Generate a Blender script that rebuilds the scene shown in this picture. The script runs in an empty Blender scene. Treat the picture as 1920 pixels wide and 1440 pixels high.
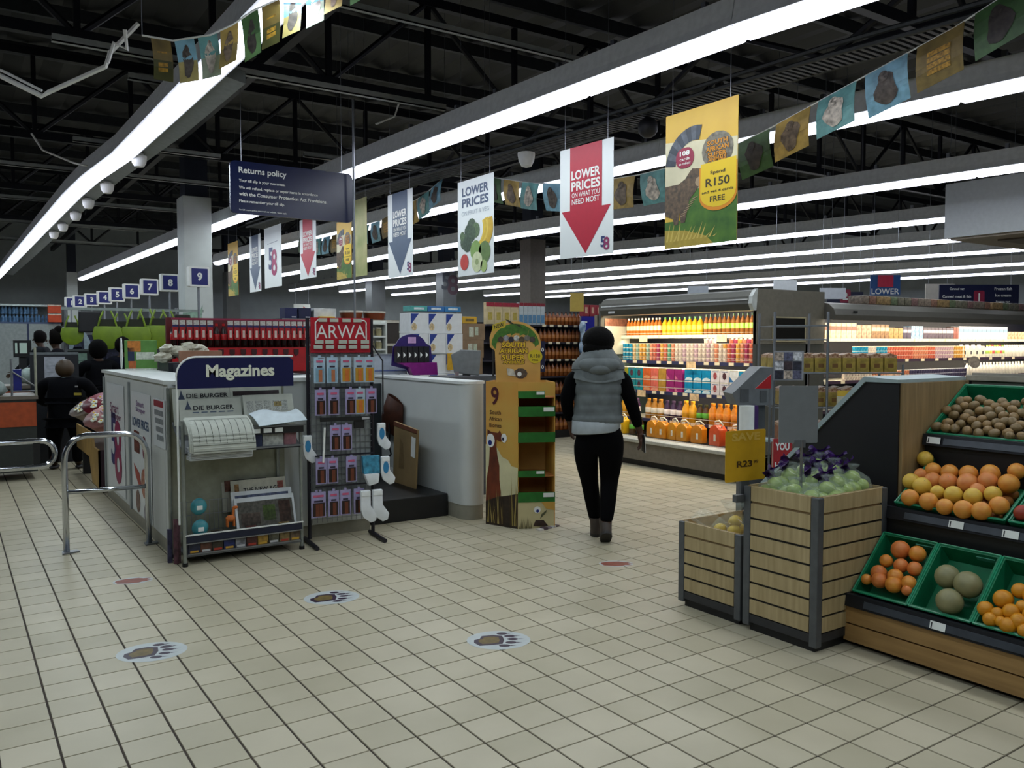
import bpy, bmesh, math, random
from mathutils import Vector, Matrix
from math import pi, sin, cos, radians as R
random.seed(7)
SC = bpy.context.scene
C = SC.collection

# ---------------------------------------------------------------- camera, world, exposure
cd = bpy.data.cameras.new('camera')
cam = bpy.data.objects.new('camera', cd); C.objects.link(cam)
cam.location = (0, 0, 1.583)
cam.rotation_euler = (pi/2 - 0.0501, 0, -0.593806)
cd.sensor_width = 36.0
cd.lens = 36.0*1567.6/1920
cd.clip_end = 200
SC.camera = cam
w = bpy.data.worlds.new('world'); SC.world = w
w.use_nodes = True
w.node_tree.nodes['Background'].inputs[0].default_value = (.55, .65, .75, 1)
w.node_tree.nodes['Background'].inputs[1].default_value = .012
SC.view_settings.view_transform = 'Standard'
SC.view_settings.look = 'None'
SC.view_settings.gamma = 1
SC.view_settings.use_curve_mapping = False
SC.view_settings.exposure = 0.2
SC.cycles.use_denoising = True
SC.cycles.max_bounces = 6
SC.cycles.diffuse_bounces = 3
SC.cycles.glossy_bounces = 3
SC.cycles.transmission_bounces = 6
SC.cycles.transparent_max_bounces = 8
SC.cycles.sample_clamp_indirect = 4
SC.cycles.caustics_reflective = False
SC.cycles.caustics_refractive = False

LIGHT_W = 4.6      # watts per metre of strip lamp
LIGHT_COL = (.90, .99, .97)
FRIDGE_W = 13.0

# ---------------------------------------------------------------- materials
def lin(h):
    h = h.lstrip('#')
    v = [int(h[i:i+2], 16)/255 for i in (0, 2, 4)]
    return [x/12.92 if x <= .04045 else ((x+.055)/1.055)**2.4 for x in v]
MATS = {}
def M(h, rough=.5, metal=0, noise=.08, scale=18, emit=0, bump=0, alpha=1, trans=0, stretch=None, key=None, spec=.5, mix=None):
    k = key or (h, rough, metal, noise, scale, emit, bump, alpha, trans, stretch, spec, mix)
    if k in MATS: return MATS[k]
    m = bpy.data.materials.new('mat_%d' % len(MATS)); MATS[k] = m
    m.use_nodes = True
    nt = m.node_tree; b = nt.nodes['Principled BSDF']
    c = lin(h)
    b.inputs['Base Color'].default_value = (*c, 1)
    b.inputs['Roughness'].default_value = rough
    b.inputs['Metallic'].default_value = metal
    b.inputs['Specular IOR Level'].default_value = spec
    if emit:
        b.inputs['Emission Color'].default_value = (*c, 1)
        b.inputs['Emission Strength'].default_value = emit
        if emit < 1: m.cycles.emission_sampling = 'NONE'
    if noise or bump:
        tc = nt.nodes.new('ShaderNodeTexCoord')
        nz = nt.nodes.new('ShaderNodeTexNoise'); nz.inputs['Scale'].default_value = scale
        nz.inputs['Detail'].default_value = 3
        src = tc.outputs['Object']
        if stretch:
            mp = nt.nodes.new('ShaderNodeMapping'); mp.inputs['Scale'].default_value = stretch
            nt.links.new(src, mp.inputs[0]); src = mp.outputs[0]
        nt.links.new(src, nz.inputs['Vector'])
        if noise:
            cr = nt.nodes.new('ShaderNodeValToRGB')
            e = cr.color_ramp.elements
            e[0].position = .3; e[1].position = .7
            d = lin(mix) if mix else [x*(1-2*noise) for x in c]
            e[0].color = (*d, 1)
            e[1].color = (*([min(1, x*(1+noise)) for x in c] if not mix else c), 1)
            nt.links.new(nz.outputs['Fac'], cr.inputs[0])
            nt.links.new(cr.outputs[0], b.inputs['Base Color'])
        if bump:
            bp = nt.nodes.new('ShaderNodeBump'); bp.inputs['Strength'].default_value = bump
            bp.inputs['Distance'].default_value = .01
            nt.links.new(nz.outputs['Fac'], bp.inputs['Height'])
            nt.links.new(bp.outputs[0], b.inputs['Normal'])
    if alpha < 1: b.inputs['Alpha'].default_value = alpha
    if trans: b.inputs['Transmission Weight'].default_value = trans
    return m

WHITE = M('#e4e6e2', .5, noise=.03); OFFW = M('#cfd2cc', .55, noise=.03); BLACK = M('#0b0b0d', .5, noise=.1)
DARK = M('#17181c', .55); NAVY = M('#0d1650', .45); NAVYD = M('#0a1036', .4)
CHROME = M('#c9ccd2', .16, 1, noise=0); STEEL = M('#8d9196', .38, .8, noise=.05); GREYM = M('#6e7174', .45, .4)
GREY = M('#8a8d8c', .55); DGREY = M('#45484b', .55); RED = M('#b5121f', .45); REDD = M('#8e0f1c', .45)
YELLOW = M('#e8c02c', .5); ORANGE = M('#d9661a', .5); GREENB = M('#1c7a2c', .5); PURPLE = M('#4a1d7c', .45)
CARD = M('#a2835a', .8); PAPER = M('#d9d9d2', .7, noise=.03); INK = M('#1a1c22', .7, noise=0); PRICE = M('#e6eae6', .5, noise=.02)

# ---------------------------------------------------------------- mesh builder
class B:
    def __init__(s): s.v = []; s.f = []; s.m = []; s.ms = []
    def mi(s, m):
        if m not in s.ms: s.ms.append(m)
        return s.ms.index(m)
    def add(s, vs, fs, m):
        o = len(s.v); k = s.mi(m)
        s.v += [tuple(p) for p in vs]
        for f in fs: s.f.append([i+o for i in f]); s.m.append(k)
        return s
    def box(s, a, b, m):
        x0, y0, z0 = [min(p, q) for p, q in zip(a, b)]; x1, y1, z1 = [max(p, q) for p, q in zip(a, b)]
        return s.add([(x0,y0,z0),(x1,y0,z0),(x1,y1,z0),(x0,y1,z0),(x0,y0,z1),(x1,y0,z1),(x1,y1,z1),(x0,y1,z1)],
              [(0,3,2,1),(4,5,6,7),(0,1,5,4),(1,2,6,5),(2,3,7,6),(3,0,4,7)], m)
    def cyl(s, p0, p1, r0, m, r1=None, n=12, caps=True):
        r1 = r0 if r1 is None else r1
        p0 = Vector(p0); p1 = Vector(p1); d = (p1-p0).normalized()
        a = d.orthogonal().normalized(); b = d.cross(a)
        vs = []
        for p, r in ((p0, r0), (p1, r1)):
            for i in range(n):
                t = 2*pi*i/n; vs.append(p+(a*cos(t)+b*sin(t))*r)
        fs = [(i, (i+1) % n, n+(i+1) % n, n+i) for i in range(n)]
        if caps: fs += [tuple(range(n-1, -1, -1)), tuple(range(n, 2*n))]
        return s.add(vs, fs, m)
    def tube(s, path, r, m, n=8, closed=False, radii=None):
        P = [Vector(p) for p in path]; k = len(P); rings = []
        a = None
        for i in range(k):
            if closed: d = (P[(i+1) % k]-P[i-1]).normalized()
            else: d = (P[min(i+1, k-1)]-P[max(i-1, 0)]).normalized()
            if a is None: a = d.orthogonal().normalized()
            a = (a-d*a.dot(d)).normalized(); b = d.cross(a)
            rr = radii[i] if radii else r
            rings.append([P[i]+(a*cos(2*pi*j/n)+b*sin(2*pi*j/n))*rr for j in range(n)])
        vs = [v for q in rings for v in q]; fs = []
        for i in range(k if closed else k-1):
            i2 = (i+1) % k
            fs += [(i*n+j, i*n+(j+1) % n, i2*n+(j+1) % n, i2*n+j) for j in range(n)]
        if not closed: fs += [tuple(range(n-1, -1, -1)), tuple(range((k-1)*n, k*n))]
        return s.add(vs, fs, m)
    def prism(s, pts, t0, t1, m, ax='y'):
        # pts (a,b): ax 'y' -> (a,t,b); 'x' -> (t,a,b); 'z' -> (a,b,t)
        mp = {'y': lambda a, b, t: (a, t, b), 'x': lambda a, b, t: (t, a, b), 'z': lambda a, b, t: (a, b, t)}[ax]
        n = len(pts)
        vs = [mp(a, b, t0) for a, b in pts]+[mp(a, b, t1) for a, b in pts]
        fs = [tuple(range(n)), tuple(range(2*n-1, n-1, -1))]+[(i, n+i, n+(i+1) % n, (i+1) % n) for i in range(n)]
        return s.add(vs, fs, m)
    def lathe(s, prof, m, c=(0, 0, 0), n=12, ms=None):
        vs = []
        for r, z in prof:
            for i in range(n): t = 2*pi*i/n; vs.append((c[0]+r*cos(t), c[1]+r*sin(t), c[2]+z))
        k = len(prof)
        for q in range(k-1):
            fs = [(q*n+i, q*n+(i+1) % n, (q+1)*n+(i+1) % n, (q+1)*n+i) for i in range(n)]
            if q == 0: o = len(s.v); s.v += vs
            kk = s.mi(ms[q] if ms else m)
            for f in fs: s.f.append([i+o for i in f]); s.m.append(kk)
        kk = s.mi(ms[0] if ms else m); s.f.append([o+i for i in range(n-1, -1, -1)]); s.m.append(kk)
        kk = s.mi(ms[-1] if ms else m); s.f.append([o+(k-1)*n+i for i in range(n)]); s.m.append(kk)
        return s
    def ell(s, c, r, m, nu=12, nv=8, jit=0, rng=random):
        vs = [(c[0], c[1], c[2]-r[2])]
        for j in range(1, nv):
            ph = pi*j/nv
            for i in range(nu):
                t = 2*pi*i/nu; q = 1+(rng.uniform(-jit, jit) if jit else 0)
                vs.append((c[0]+r[0]*sin(ph)*cos(t)*q, c[1]+r[1]*sin(ph)*sin(t)*q, c[2]-r[2]*cos(ph)*q))
        vs.append((c[0], c[1], c[2]+r[2])); fs = []
        for i in range(nu): fs.append((0, 1+(i+1) % nu, 1+i))
        for j in range(nv-2):
            a = 1+j*nu; b = a+nu
            fs += [(a+i, a+(i+1) % nu, b+(i+1) % nu, b+i) for i in range(nu)]
        a = 1+(nv-2)*nu; e = len(vs)-1
        fs += [(a+i, a+(i+1) % nu, e) for i in range(nu)]
        return s.add(vs, fs, m)
    def grid(s, fn, nu, nv, m):
        vs = [fn(i/nu, j/nv) for j in range(nv+1) for i in range(nu+1)]; q = nu+1
        return s.add(vs, [(j*q+i, j*q+i+1, (j+1)*q+i+1, (j+1)*q+i) for j in range(nv) for i in range(nu)], m)
    def mesh(s, name, bevel=0, smooth=False, solid=0):
        me = bpy.data.meshes.new(name)
        me.from_pydata(s.v, [], s.f)
        for m in s.ms: me.materials.append(m)
        me.polygons.foreach_set('material_index', s.m)
        bm = bmesh.new(); bm.from_mesh(me)
        bmesh.ops.recalc_face_normals(bm, faces=bm.faces)
        if bevel:
            es = [e for e in bm.edges if len(e.link_faces) == 2 and e.calc_face_angle(0) > .6]
            bmesh.ops.bevel(bm, geom=es, offset=bevel, segments=2, affect='EDGES', profile=.6, clamp_overlap=True)
        if smooth:
            for f in bm.faces: f.smooth = True
            if smooth is not True:
                for e in bm.edges:
                    if len(e.link_faces) == 2 and e.calc_face_angle(0) > smooth: e.smooth = False
        bm.to_mesh(me); bm.free()
        return me
    def build(s, name, parent=None, bevel=0, smooth=False, loc=None, rotz=0, **props):
        o = bpy.data.objects.new(name, s.mesh(name, bevel, smooth)); C.objects.link(o)
        if parent: o.parent = parent
        if loc: o.location = loc
        if rotz: o.rotation_euler = (0, 0, rotz)
        for k, v in props.items(): o[k] = v
        return o

def link(name, me, parent=None, loc=None, rot=None, scale=None):
    o = bpy.data.objects.new(name, me); C.objects.link(o)
    if parent: o.parent = parent
    if loc: o.location = loc
    if rot: o.rotation_euler = rot
    if scale: o.scale = scale
    return o
def tag(o, label, cat, group=None):
    o['label'] = label; o['category'] = cat
    if group: o['group'] = group
    return o
def thing(name, label, cat, loc=(0, 0, 0), rotz=0, group=None):
    o = bpy.data.objects.new(name, None); C.objects.link(o)
    o.empty_display_size = .1
    o.location = loc; o.rotation_euler = (0, 0, rotz)
    return tag(o, label, cat, group)
def struct(o, label=None):
    o['kind'] = 'structure'
    if label: o['label'] = label
    return o
def dup(root, loc, rotz=None, label=None):
    r = root.copy(); C.objects.link(r); r.location = loc
    if rotz is not None: r.rotation_euler = (0, 0, rotz)
    if label: r['label'] = label
    for ch in list(root.children):
        c = ch.copy(); C.objects.link(c); c.parent = r
        for g in ch.children:
            d = g.copy(); C.objects.link(d); d.parent = c
    return r
ORD = ('first second third fourth fifth sixth seventh eighth ninth tenth eleventh twelfth thirteenth fourteenth fifteenth sixteenth '
       'seventeenth eighteenth nineteenth twentieth').split()
def od(i):
    if i < 20: return ORD[i]
    t = {2: 'twenty', 3: 'thirty', 4: 'forty', 5: 'fifty', 6: 'sixty'}[(i+1)//10]
    return (t[:-1]+'ieth') if (i+1) % 10 == 0 else t+'-'+ORD[(i+1) % 10-1]

# flat lettering: built from the font outlines, fitted into a box w x h, facing local -Y
TXT = {}
def text_mesh(s, bold=0.0, space=1.0):
    k = (s, bold, space)
    if k in TXT: return TXT[k]
    cu = bpy.data.curves.new('txt', 'FONT'); cu.body = s; cu.size = 1; cu.align_x = 'LEFT'
    cu.offset = bold; cu.space_character = space; cu.resolution_u = 3
    o = bpy.data.objects.new('txt', cu)
    C.objects.link(o); dg = bpy.context.evaluated_depsgraph_get()
    me = bpy.data.meshes.new_from_object(o.evaluated_get(dg))
    bpy.data.objects.remove(o); bpy.data.curves.remove(cu)
    vs = [tuple(v.co) for v in me.vertices]; fs = [tuple(p.vertices) for p in me.polygons]
    bpy.data.meshes.remove(me)
    x0 = min(v[0] for v in vs); x1 = max(v[0] for v in vs); y0 = min(v[1] for v in vs); y1 = max(v[1] for v in vs)
    TXT[k] = ([((v[0]-x0)/(x1-x0), (v[1]-y0)/(y1-y0)) for v in vs], fs, (x1-x0)/(y1-y0))
    return TXT[k]
def text(parent, s, cx, cz, y, m, w=None, h=None, bold=.012, name='lettering', axis='y', space=1.0, rot=0, build=None, thick=.0015, align='c'):
    vs, fs, asp = text_mesh(s, bold, space)
    if w is None: w = h*asp
    if h is None: h = w/asp
    if align == 'l': cx = cx+w/2
    b = build or B(); out = []; cr, sr = cos(rot), sin(rot)
    for a, c in vs:
        px = (a-.5)*w; pz = (c-.5)*h
        px, pz = px*cr-pz*sr, px*sr+pz*cr
        out.append((cx+px, y, cz+pz) if axis == 'y' else (cx+px, cz+pz, y))
    b.add(out, fs, m)
    if build is None: return b.build(name, parent)
def flat(b, pts, y, m):      # polygon printed on a panel facing -Y
    return b.add([(a, y, c) for a, c in pts], [tuple(range(len(pts)))], m)
def arc(cx, cz, r, a0, a1, n=10, rz=None):
    rz = r if rz is None else rz
    return [(cx+r*cos(R(a0+(a1-a0)*i/n)), cz+rz*sin(R(a0+(a1-a0)*i/n))) for i in range(n+1)]
def rrect(x0, z0, x1, z1, r, n=4):
    return (arc(x1-r, z0+r, r, -90, 0, n)+arc(x1-r, z1-r, r, 0, 90, n)+arc(x0+r, z1-r, r, 90, 180, n)+arc(x0+r, z0+r, r, 180, 270, n))
FACE_X = -pi/2      # turns a thing built facing -Y so that it faces -X
# ---------------------------------------------------------------- lamps: nine long strip lights under the roof
Z_L = 3.6
STRIPS = [
 ('checkout strip light over the tills, leftmost of all', [(1.9, -2.4), (1.74, 4.4), (1.72, 6.2), (1.69, 8.4), (1.67, 10), (1.52, 12.2), (1.48, 16.8), (1.38, 31)], 0),
 ('nearest long strip light with wide grey housing above the magazine rack', [(5.1, -2.4), (4.70, .9), (4.52, 2.77), (4.40, 3.67), (4.25, 6.83), (4.11, 9.63), (4.08, 13.2), (3.92, 18), (3.65, 30.5)], 0),
 ('long strip light passing right behind the hanging banner row', [(7.9, -2.4), (7.35, .6), (7.09, 3.3), (6.73, 6.5), (6.66, 7.7), (6.35, 11.5), (6.0, 17.7), (5.84, 22.3)], 1),
 ('strip light running above the left end of the dairy fridge', [(11.4, -2.4), (10.7, 2), (10.42, 4.8), (9.91, 8.65), (9.16, 12.03), (8.75, 16.5), (8.6, 21), (8.45, 25.5)], 1),
 ('strip light whose right end meets the white hanging bulkhead', [(15, -2.4), (14.1, 4), (13.76, 7.58), (13.2, 11.5), (12.75, 13.84), (12.04, 16.45), (11.4, 25), (11.26, 32.2)], 1),
 ('strip light just below the bulkhead edge, fifth from the camera', [(18.0, -2), (17.3, 5), (16.7, 9), (15.45, 16.75), (14.3, 24), (13.2, 31.9)], 1),
 ('thin far strip light over the middle shelving aisles', [(20.2, 6), (19.2, 11), (17.55, 19.03), (16.6, 27), (15.9, 32.7)], 1),
 ('thin far strip light over the right-hand aisles, last but one', [(23.6, 8), (22.4, 15), (20.91, 22.66), (19.5, 31.2)], 1),
 ('farthest strip light, thinnest line above the aisle signs', [(26.4, 10), (24.6, 18), (23.12, 25.06), (22.2, 32)], 1),
 ('strip light over the tills left of the frame', [(-1.2, -2.4), (-1.5, 28)], 0)]
TUBE = M('#e9ecff', .4, noise=0, emit=5.0)
HOUS = M('#e0e4e4', .5, .1, noise=.05)
def along(path, seg):
    out = []
    P = [Vector((x, y)) for x, y in path]; acc = 0; i = 0; cur = P[0].copy()
    while i < len(P)-1:
        need = seg; a = cur.copy()
        while i < len(P)-1 and (P[i+1]-cur).length < need:
            need -= (P[i+1]-cur).length; cur = P[i+1].copy(); i += 1
        if i >= len(P)-1:
            if (cur-a).length > .5: out.append((a, cur.copy()))
            break
        cur = cur+(P[i+1]-cur).normalized()*need
        out.append((a, cur.copy()))
    return out
def strip_meshes():
    h = B(); L = 1.56
    h.prism([(-.13, .035), (.13, .035), (.11, .10), (.085, .24), (-.085, .24), (-.11, .10)], 0, L, HOUS, 'y')
    h.box((-.02, .3, .24), (.02, .34, .31), STEEL); h.box((-.02, 1.2, .24), (.02, 1.24, .31), STEEL)
    t = B(); t.prism([(-.085, .034), (-.085, .0), (-.055, -.03), (.055, -.03), (.085, .0), (.085, .034)], .025, L-.025, TUBE, 'y')
    return h.mesh('strip_housing'), t.mesh('strip_tube')
hm, tm = strip_meshes()
for i, (lab, path, far) in enumerate(STRIPS):
    st = thing('strip_light', lab, 'ceiling light', (0, 0, 0), 0, 'strip lights under the roof')
    segs = along(path, 1.56)
    for a, b in segs:
        ang = -math.atan2(b.x-a.x, b.y-a.y); sc = (b-a).length/1.56
        link('housing', hm, st, (a.x, a.y, Z_L), (0, 0, ang), (1, sc, 1))
        link('tube', tm, st, (a.x, a.y, Z_L), (0, 0, ang), (1, sc, 1))
    for a, b in along(path, 4.68):
        ld = bpy.data.lights.new('strip_lamp', 'AREA'); ld.shape = 'RECTANGLE'
        L = (b-a).length; ld.size = .16; ld.size_y = L*.98
        ld.energy = LIGHT_W*L; ld.color = (.84, 1, 1) if i in (0, 9) else LIGHT_COL
        lo = bpy.data.objects.new('strip_lamp', ld); C.objects.link(lo)
        mid = (a+b)/2; lo.location = (mid.x, mid.y, Z_L-.04)
        lo.rotation_euler = (0, 0, -math.atan2(b.x-a.x, b.y-a.y))

# ---------------------------------------------------------------- floor
def tile_mat():
    m = bpy.data.materials.new('floor_tile'); m.use_nodes = True; nt = m.node_tree; b = nt.nodes['Principled BSDF']
    oi = nt.nodes.new('ShaderNodeObjectInfo'); ge = nt.nodes.new('ShaderNodeNewGeometry')
    ad = nt.nodes.new('ShaderNodeMath'); ad.operation = 'ADD'
    nt.links.new(oi.outputs['Random'], ad.inputs[0]); nt.links.new(ge.outputs['Random Per Island'], ad.inputs[1])
    fr = nt.nodes.new('ShaderNodeMath'); fr.operation = 'FRACT'; nt.links.new(ad.outputs[0], fr.inputs[0])
    cr = nt.nodes.new('ShaderNodeValToRGB'); cr.color_ramp.elements[0].color = (*lin('#b4ac93'), 1); cr.color_ramp.elements[1].color = (*lin('#c3baa2'), 1)
    nt.links.new(fr.outputs[0], cr.inputs[0])
    nz = nt.nodes.new('ShaderNodeTexNoise'); nz.inputs['Scale'].default_value = 2.2; nz.inputs['Detail'].default_value = 6
    nt.links.new(ge.outputs['Position'], nz.inputs['Vector'])
    mx = nt.nodes.new('ShaderNodeMix'); mx.data_type = 'RGBA'; mx.blend_type = 'MULTIPLY'
    c2 = nt.nodes.new('ShaderNodeValToRGB'); c2.color_ramp.elements[0].position = .3; c2.color_ramp.elements[0].color = (.86, .86, .84, 1); c2.color_ramp.elements[1].position = .65
    nt.links.new(nz.outputs['Fac'], c2.inputs[0])
    mx.inputs['Factor'].default_value = 1
    nt.links.new(cr.outputs[0], mx.inputs[6]); nt.links.new(c2.outputs[0], mx.inputs[7]); nt.links.new(mx.outputs[2], b.inputs['Base Color'])
    b.inputs['Roughness'].default_value = .42; b.inputs['Specular IOR Level'].default_value = .4
    return m
TILE = tile_mat(); GROUT = M('#3d332b', .9, noise=.2, scale=6)
fb = B(); fb.box((-12, -8, -.25), (34, 40, -.004), GROUT)
floor = struct(fb.build('floor'), 'cream square-tiled supermarket floor with dark grout lines')
def tile_geo(b, x, y, X=.2, Y=.2):
    gx, gy, e = .0036, .0028, .0016
    x0, x1, y0, y1 = x+gx, x+X-gx, y+gy, y+Y-gy
    b.add([(x0, y0, -.006), (x1, y0, -.006), (x1, y1, -.006), (x0, y1, -.006), (x0+e, y0+e, 0), (x1-e, y0+e, 0), (x1-e, y1-e, 0), (x0+e, y1-e, 0)],
          [(4, 5, 6, 7), (0, 1, 5, 4), (1, 2, 6, 5), (2, 3, 7, 6), (3, 0, 4, 7)], TILE)
tb = B(); tile_geo(tb, 0, 0); tme = tb.mesh('tile')
def seen(x, y):
    X = x*cos(.593806)-y*sin(.593806); F = x*sin(.593806)+y*cos(.593806)
    if F < .8: return 0
    return abs(X/F) < .66 and 1.583/F < .58
cells = []
for i in range(-24, 60):
    for j in range(-2, 90):
        x, y = .12+.2*i, .136+.2*j
        if -4.3 < x < 11.5 and y < 18: cells.append((x, y))
vis = sorted([c for c in cells if seen(c[0]+.1, c[1]+.1) and not (c[0] > 3.55 and c[1] < 3.5)], key=lambda c: c[0]**2+c[1]**2)
near = set(vis[:298])
fld = B()
for x, y in cells:
    if (x, y) in near: link('tile', tme, floor, (x, y, 0))
    else: tile_geo(fld, x, y)
# farther floor: bigger extents of the same tiling, coarse
for x, y in [(a, b) for a in range(-60, 160) for b in range(0, 195)]:
    px, py = .12+.2*x, .136+.2*y
    if (px, py) in near: continue
    if (-4.3 < px < 11.5 and py < 18) or px < -4 or px > 26 or py > 34: continue
    if not seen(px+.1, py+.1): continue
    tile_geo(fld, px, py)
fo = fld.build('tile_field', floor); fo['kind'] = 'stuff'

# ---------------------------------------------------------------- walls, roof, columns
WALLM = M('#959da0', .8, noise=.04, scale=3); ROOFM = M('#2a2c2e', .6, .2, noise=.15, scale=2); TRUSS = M('#10131c', .5, .3)
b = B(); b.box((-12, 34, 0), (34, 34.3, 6.2), WALLM); wb = struct(b.build('wall_back'), 'plain grey back wall far behind the aisles')
b = B(); b.box((-12, 33.9, 2.18), (14, 33.99, 2.3), DARK); b.build('cable_trunk', wb)
b = B(); b.box((30, -8, 0), (30.3, 34.3, 6.2), WALLM); struct(b.build('wall_right'), 'grey side wall behind the far shelving')
b = B(); b.box((-12.3, -8, 0), (-12, 34.3, 6.2), WALLM); struct(b.build('wall_left'), 'grey side wall beyond the tills')
b = B(); b.box((-12, -8.3, 0), (30, -8, 6.2), WALLM); struct(b.build('wall_front'), 'grey wall behind the viewer')
b = B(); pr = []
n = 150
for i in range(n+1):
    x = -12+42*i/n; pr.append((x, 6.15 if i % 2 else 6.2)); 
b.prism(pr+[(30, 6.4), (-12, 6.4)], -8, 34.3, ROOFM, 'y')
struct(b.build('ceiling'), 'dark corrugated steel roof high over the shop')
pl = B()
for k in range(22): pl.box((-12, -6+k*1.9, 5.95), (30, -5.93+k*1.9, 6.13), M('#3a3d42', .5, .5))
o = pl.build('trim_1'); o['kind'] = 'structure'; o['label'] = 'row of dark steel roof purlins under the sheeting'
def truss(y, z0, z1, x0, x1, lab):
    t = thing('roof_truss', lab, 'truss', (0, y, 0)); t['kind'] = 'structure'
    b = B(); b.box((x0, -.05, z0), (x1, .05, z0+.11), TRUSS); b.build('bottom_chord', t)
    b = B(); b.box((x0, -.05, z1), (x1, .05, z1+.11), TRUSS); b.build('top_chord', t)
    n = int((x1-x0)/1.3); st = (x1-x0)/n
    vb = B(); vb.box((-.03, -.03, z0+.11), (.03, .03, z1), TRUSS); vm = vb.mesh('web')
    db = B(); db.cyl((0, 0, z0+.06), (st, 0, z1+.05), .035, TRUSS, n=6); dm = db.mesh('web')
    for i in range(n): link('web', vm, t, (x0+i*st, 0, 0)); link('web', dm, t, (x0+i*st, .0, 0), (0, 0, 0), (1, 1, 1)) if i % 2 else link('web', dm, t, (x0+(i+1)*st, 0, 0), None, (-1, 1, 1))
for k, (y, w0) in enumerate([(4.6, 'nearest'), (9.4, 'next nearest'), (14.2, 'third'), (19, 'fourth'), (23.8, 'fifth'), (28.6, 'farthest')]):
    truss(y, 4.55, 5.75, -8, 26, w0+' dark steel roof truss across the shop, counted from the viewer')
def ytruss(x, lab):
    t = thing('roof_truss', lab, 'truss', (x, 0, 0)); t['kind'] = 'structure'
    b = B(); b.box((-.05, -2, 4.72), (.05, 33, 4.86), TRUSS); b.build('bottom_chord', t)
    b = B(); b.box((-.05, -2, 5.5), (.05, 33, 5.62), TRUSS); b.build('top_chord', t)
    db = B(); db.cyl((0, 0, 4.8), (0, 1.6, 5.55), .04, TRUSS, n=6); dm = db.mesh('web')
    for i in range(21): link('web', dm, t, (0, -2+i*1.6+(0 if i % 2 else 1.6), 0), None, (1, 1 if i % 2 else -1, 1))
ytruss(3.1, 'lengthwise dark lattice girder above the nearest long strip light')
ytruss(8.4, 'lengthwise dark lattice girder behind the hanging banner row')
ytruss(-.6, 'lengthwise dark lattice girder over the tills')
# pale cross channels that carry the lights
CH = M('#9a9f9c', .5, .4, noise=.06)
for i, (y, x0, x1, z, lab) in enumerate([
   (7.6, .75, 4.3, 3.95, 'pale steel channel across the two nearest strip lights'), (13.2, -6, 4.2, 3.95, 'pale steel channel along the top of the white column'),
   (11.2, 1.3, 3.0, 3.95, 'short pale steel channel across the checkout strip'), (8.3, 1.42, 1.8, 3.95, 'pale channel stub beside the checkout strip'),
   (7.0, 2.2, 5.6, 4.5, 'higher pale steel channel under the nearest truss'), (16.2, -6, 4.0, 3.95, 'pale steel channel behind the column'),
   (19.4, -6, 4.0, 3.95, 'second pale channel behind the column'), (22.6, -6, 4.0, 3.95, 'third pale channel behind the column'), (10.6, 3.9, 9.8, 3.98, 'pale channel behind the red arrow banner')]):
    b = B(); b.box((x0, y-.03, z), (x1, y+.03, z+.012), CH); b.box((x0, y-.03, z), (x1, y-.022, z+.06), CH); b.box((x0, y+.022, z), (x1, y+.03, z+.06), CH)
    tag(b.build('steel_channel'), lab, 'ceiling channel', 'pale steel channels under the roof')
# grey wing duct beside the checkout strip, with white sensor domes
b = B()
W = [(2.09, 7.0), (2.07, 9.1), (1.96, 11.6), (1.9, 14), (1.86, 24), (1.8, 31)]
b.add([(x-.22, y, 3.74) for x, y in W]+[(x, y, 3.70) for x, y in W]+[(x-.22, y, 3.84) for x, y in W]+[(x, y, 3.80) for x, y in W],
      [f for i in range(5) for f in ((i, i+1, 7+i, 6+i), (12+i, 18+i, 19+i, 13+i), (6+i, 7+i, 19+i, 18+i), (i, 12+i, 13+i, i+1))]+[(0, 6, 18, 12), (5, 17, 23, 11)], M('#6f7573', .5, .2))
tag(b.build('light_duct'), 'flat grey duct running beside the checkout strip light', 'duct')
db = B(); db.lathe([(.0, -.16), (.05, -.15), (.075, -.11), (.085, -.05), (.085, -.03), (.05, -.02), (.05, 0)], WHITE, n=14); dme = db.mesh('sensor_dome', smooth=.7)
for i, (x, y) in enumerate([(1.86, 10.3), (1.83, 12.36), (1.8, 13.92), (1.8, 15.4), (1.78, 17), (1.76, 18.3)]):
    tag(link('sensor_dome', dme, None, (x, y, 3.715)), 'white sensor dome under the checkout duct, %s from the front' % od(i), 'sensor', 'white domes under the checkout duct')
# dark mesh cable tray
t = thing('cable_tray', 'dark mesh cable tray hung beside the nearest long strip light', 'cable tray')
TP = [(6.02, 1.6), (5.88, 2.88), (5.74, 4.0), (5.53, 7.8), (5.17, 11.2), (4.9, 16)]
TR = M('#3b3f40', .6, .4)
for s in (-.15, .15):
    b = B(); b.tube([(x+s, y, 3.82) for x, y in TP], .02, TR, 6); b.tube([(x+s, y, 3.75) for x, y in TP], .02, TR, 6); b.build('side_rail', t)
b = B()
for a, c in along(TP, .06): b.box((a.x-.15, a.y, 3.735), (a.x+.15, a.y+.03, 3.755), TR)
o = b.build('rungs', t); o['kind'] = 'stuff'
# dome camera under the tray, dark ball
b = B(); b.lathe([(.0, -.17), (.06, -.15), (.09, -.09), (.10, -.03), (.10, 0)], WHITE, n=14)
tag(b.build('camera_dome', smooth=.7, loc=(5.53, 7.9, 3.735)), 'pale dome camera under the cable tray above the red arrow banner', 'camera')
b = B(); b.ell((0, 0, -.1), (.1, .1, .1), DARK); tag(b.build('camera_dome', smooth=True, loc=(5.62, 6.0, 3.735)), 'black dome camera under the tray left of the yellow banner', 'camera')

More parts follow.
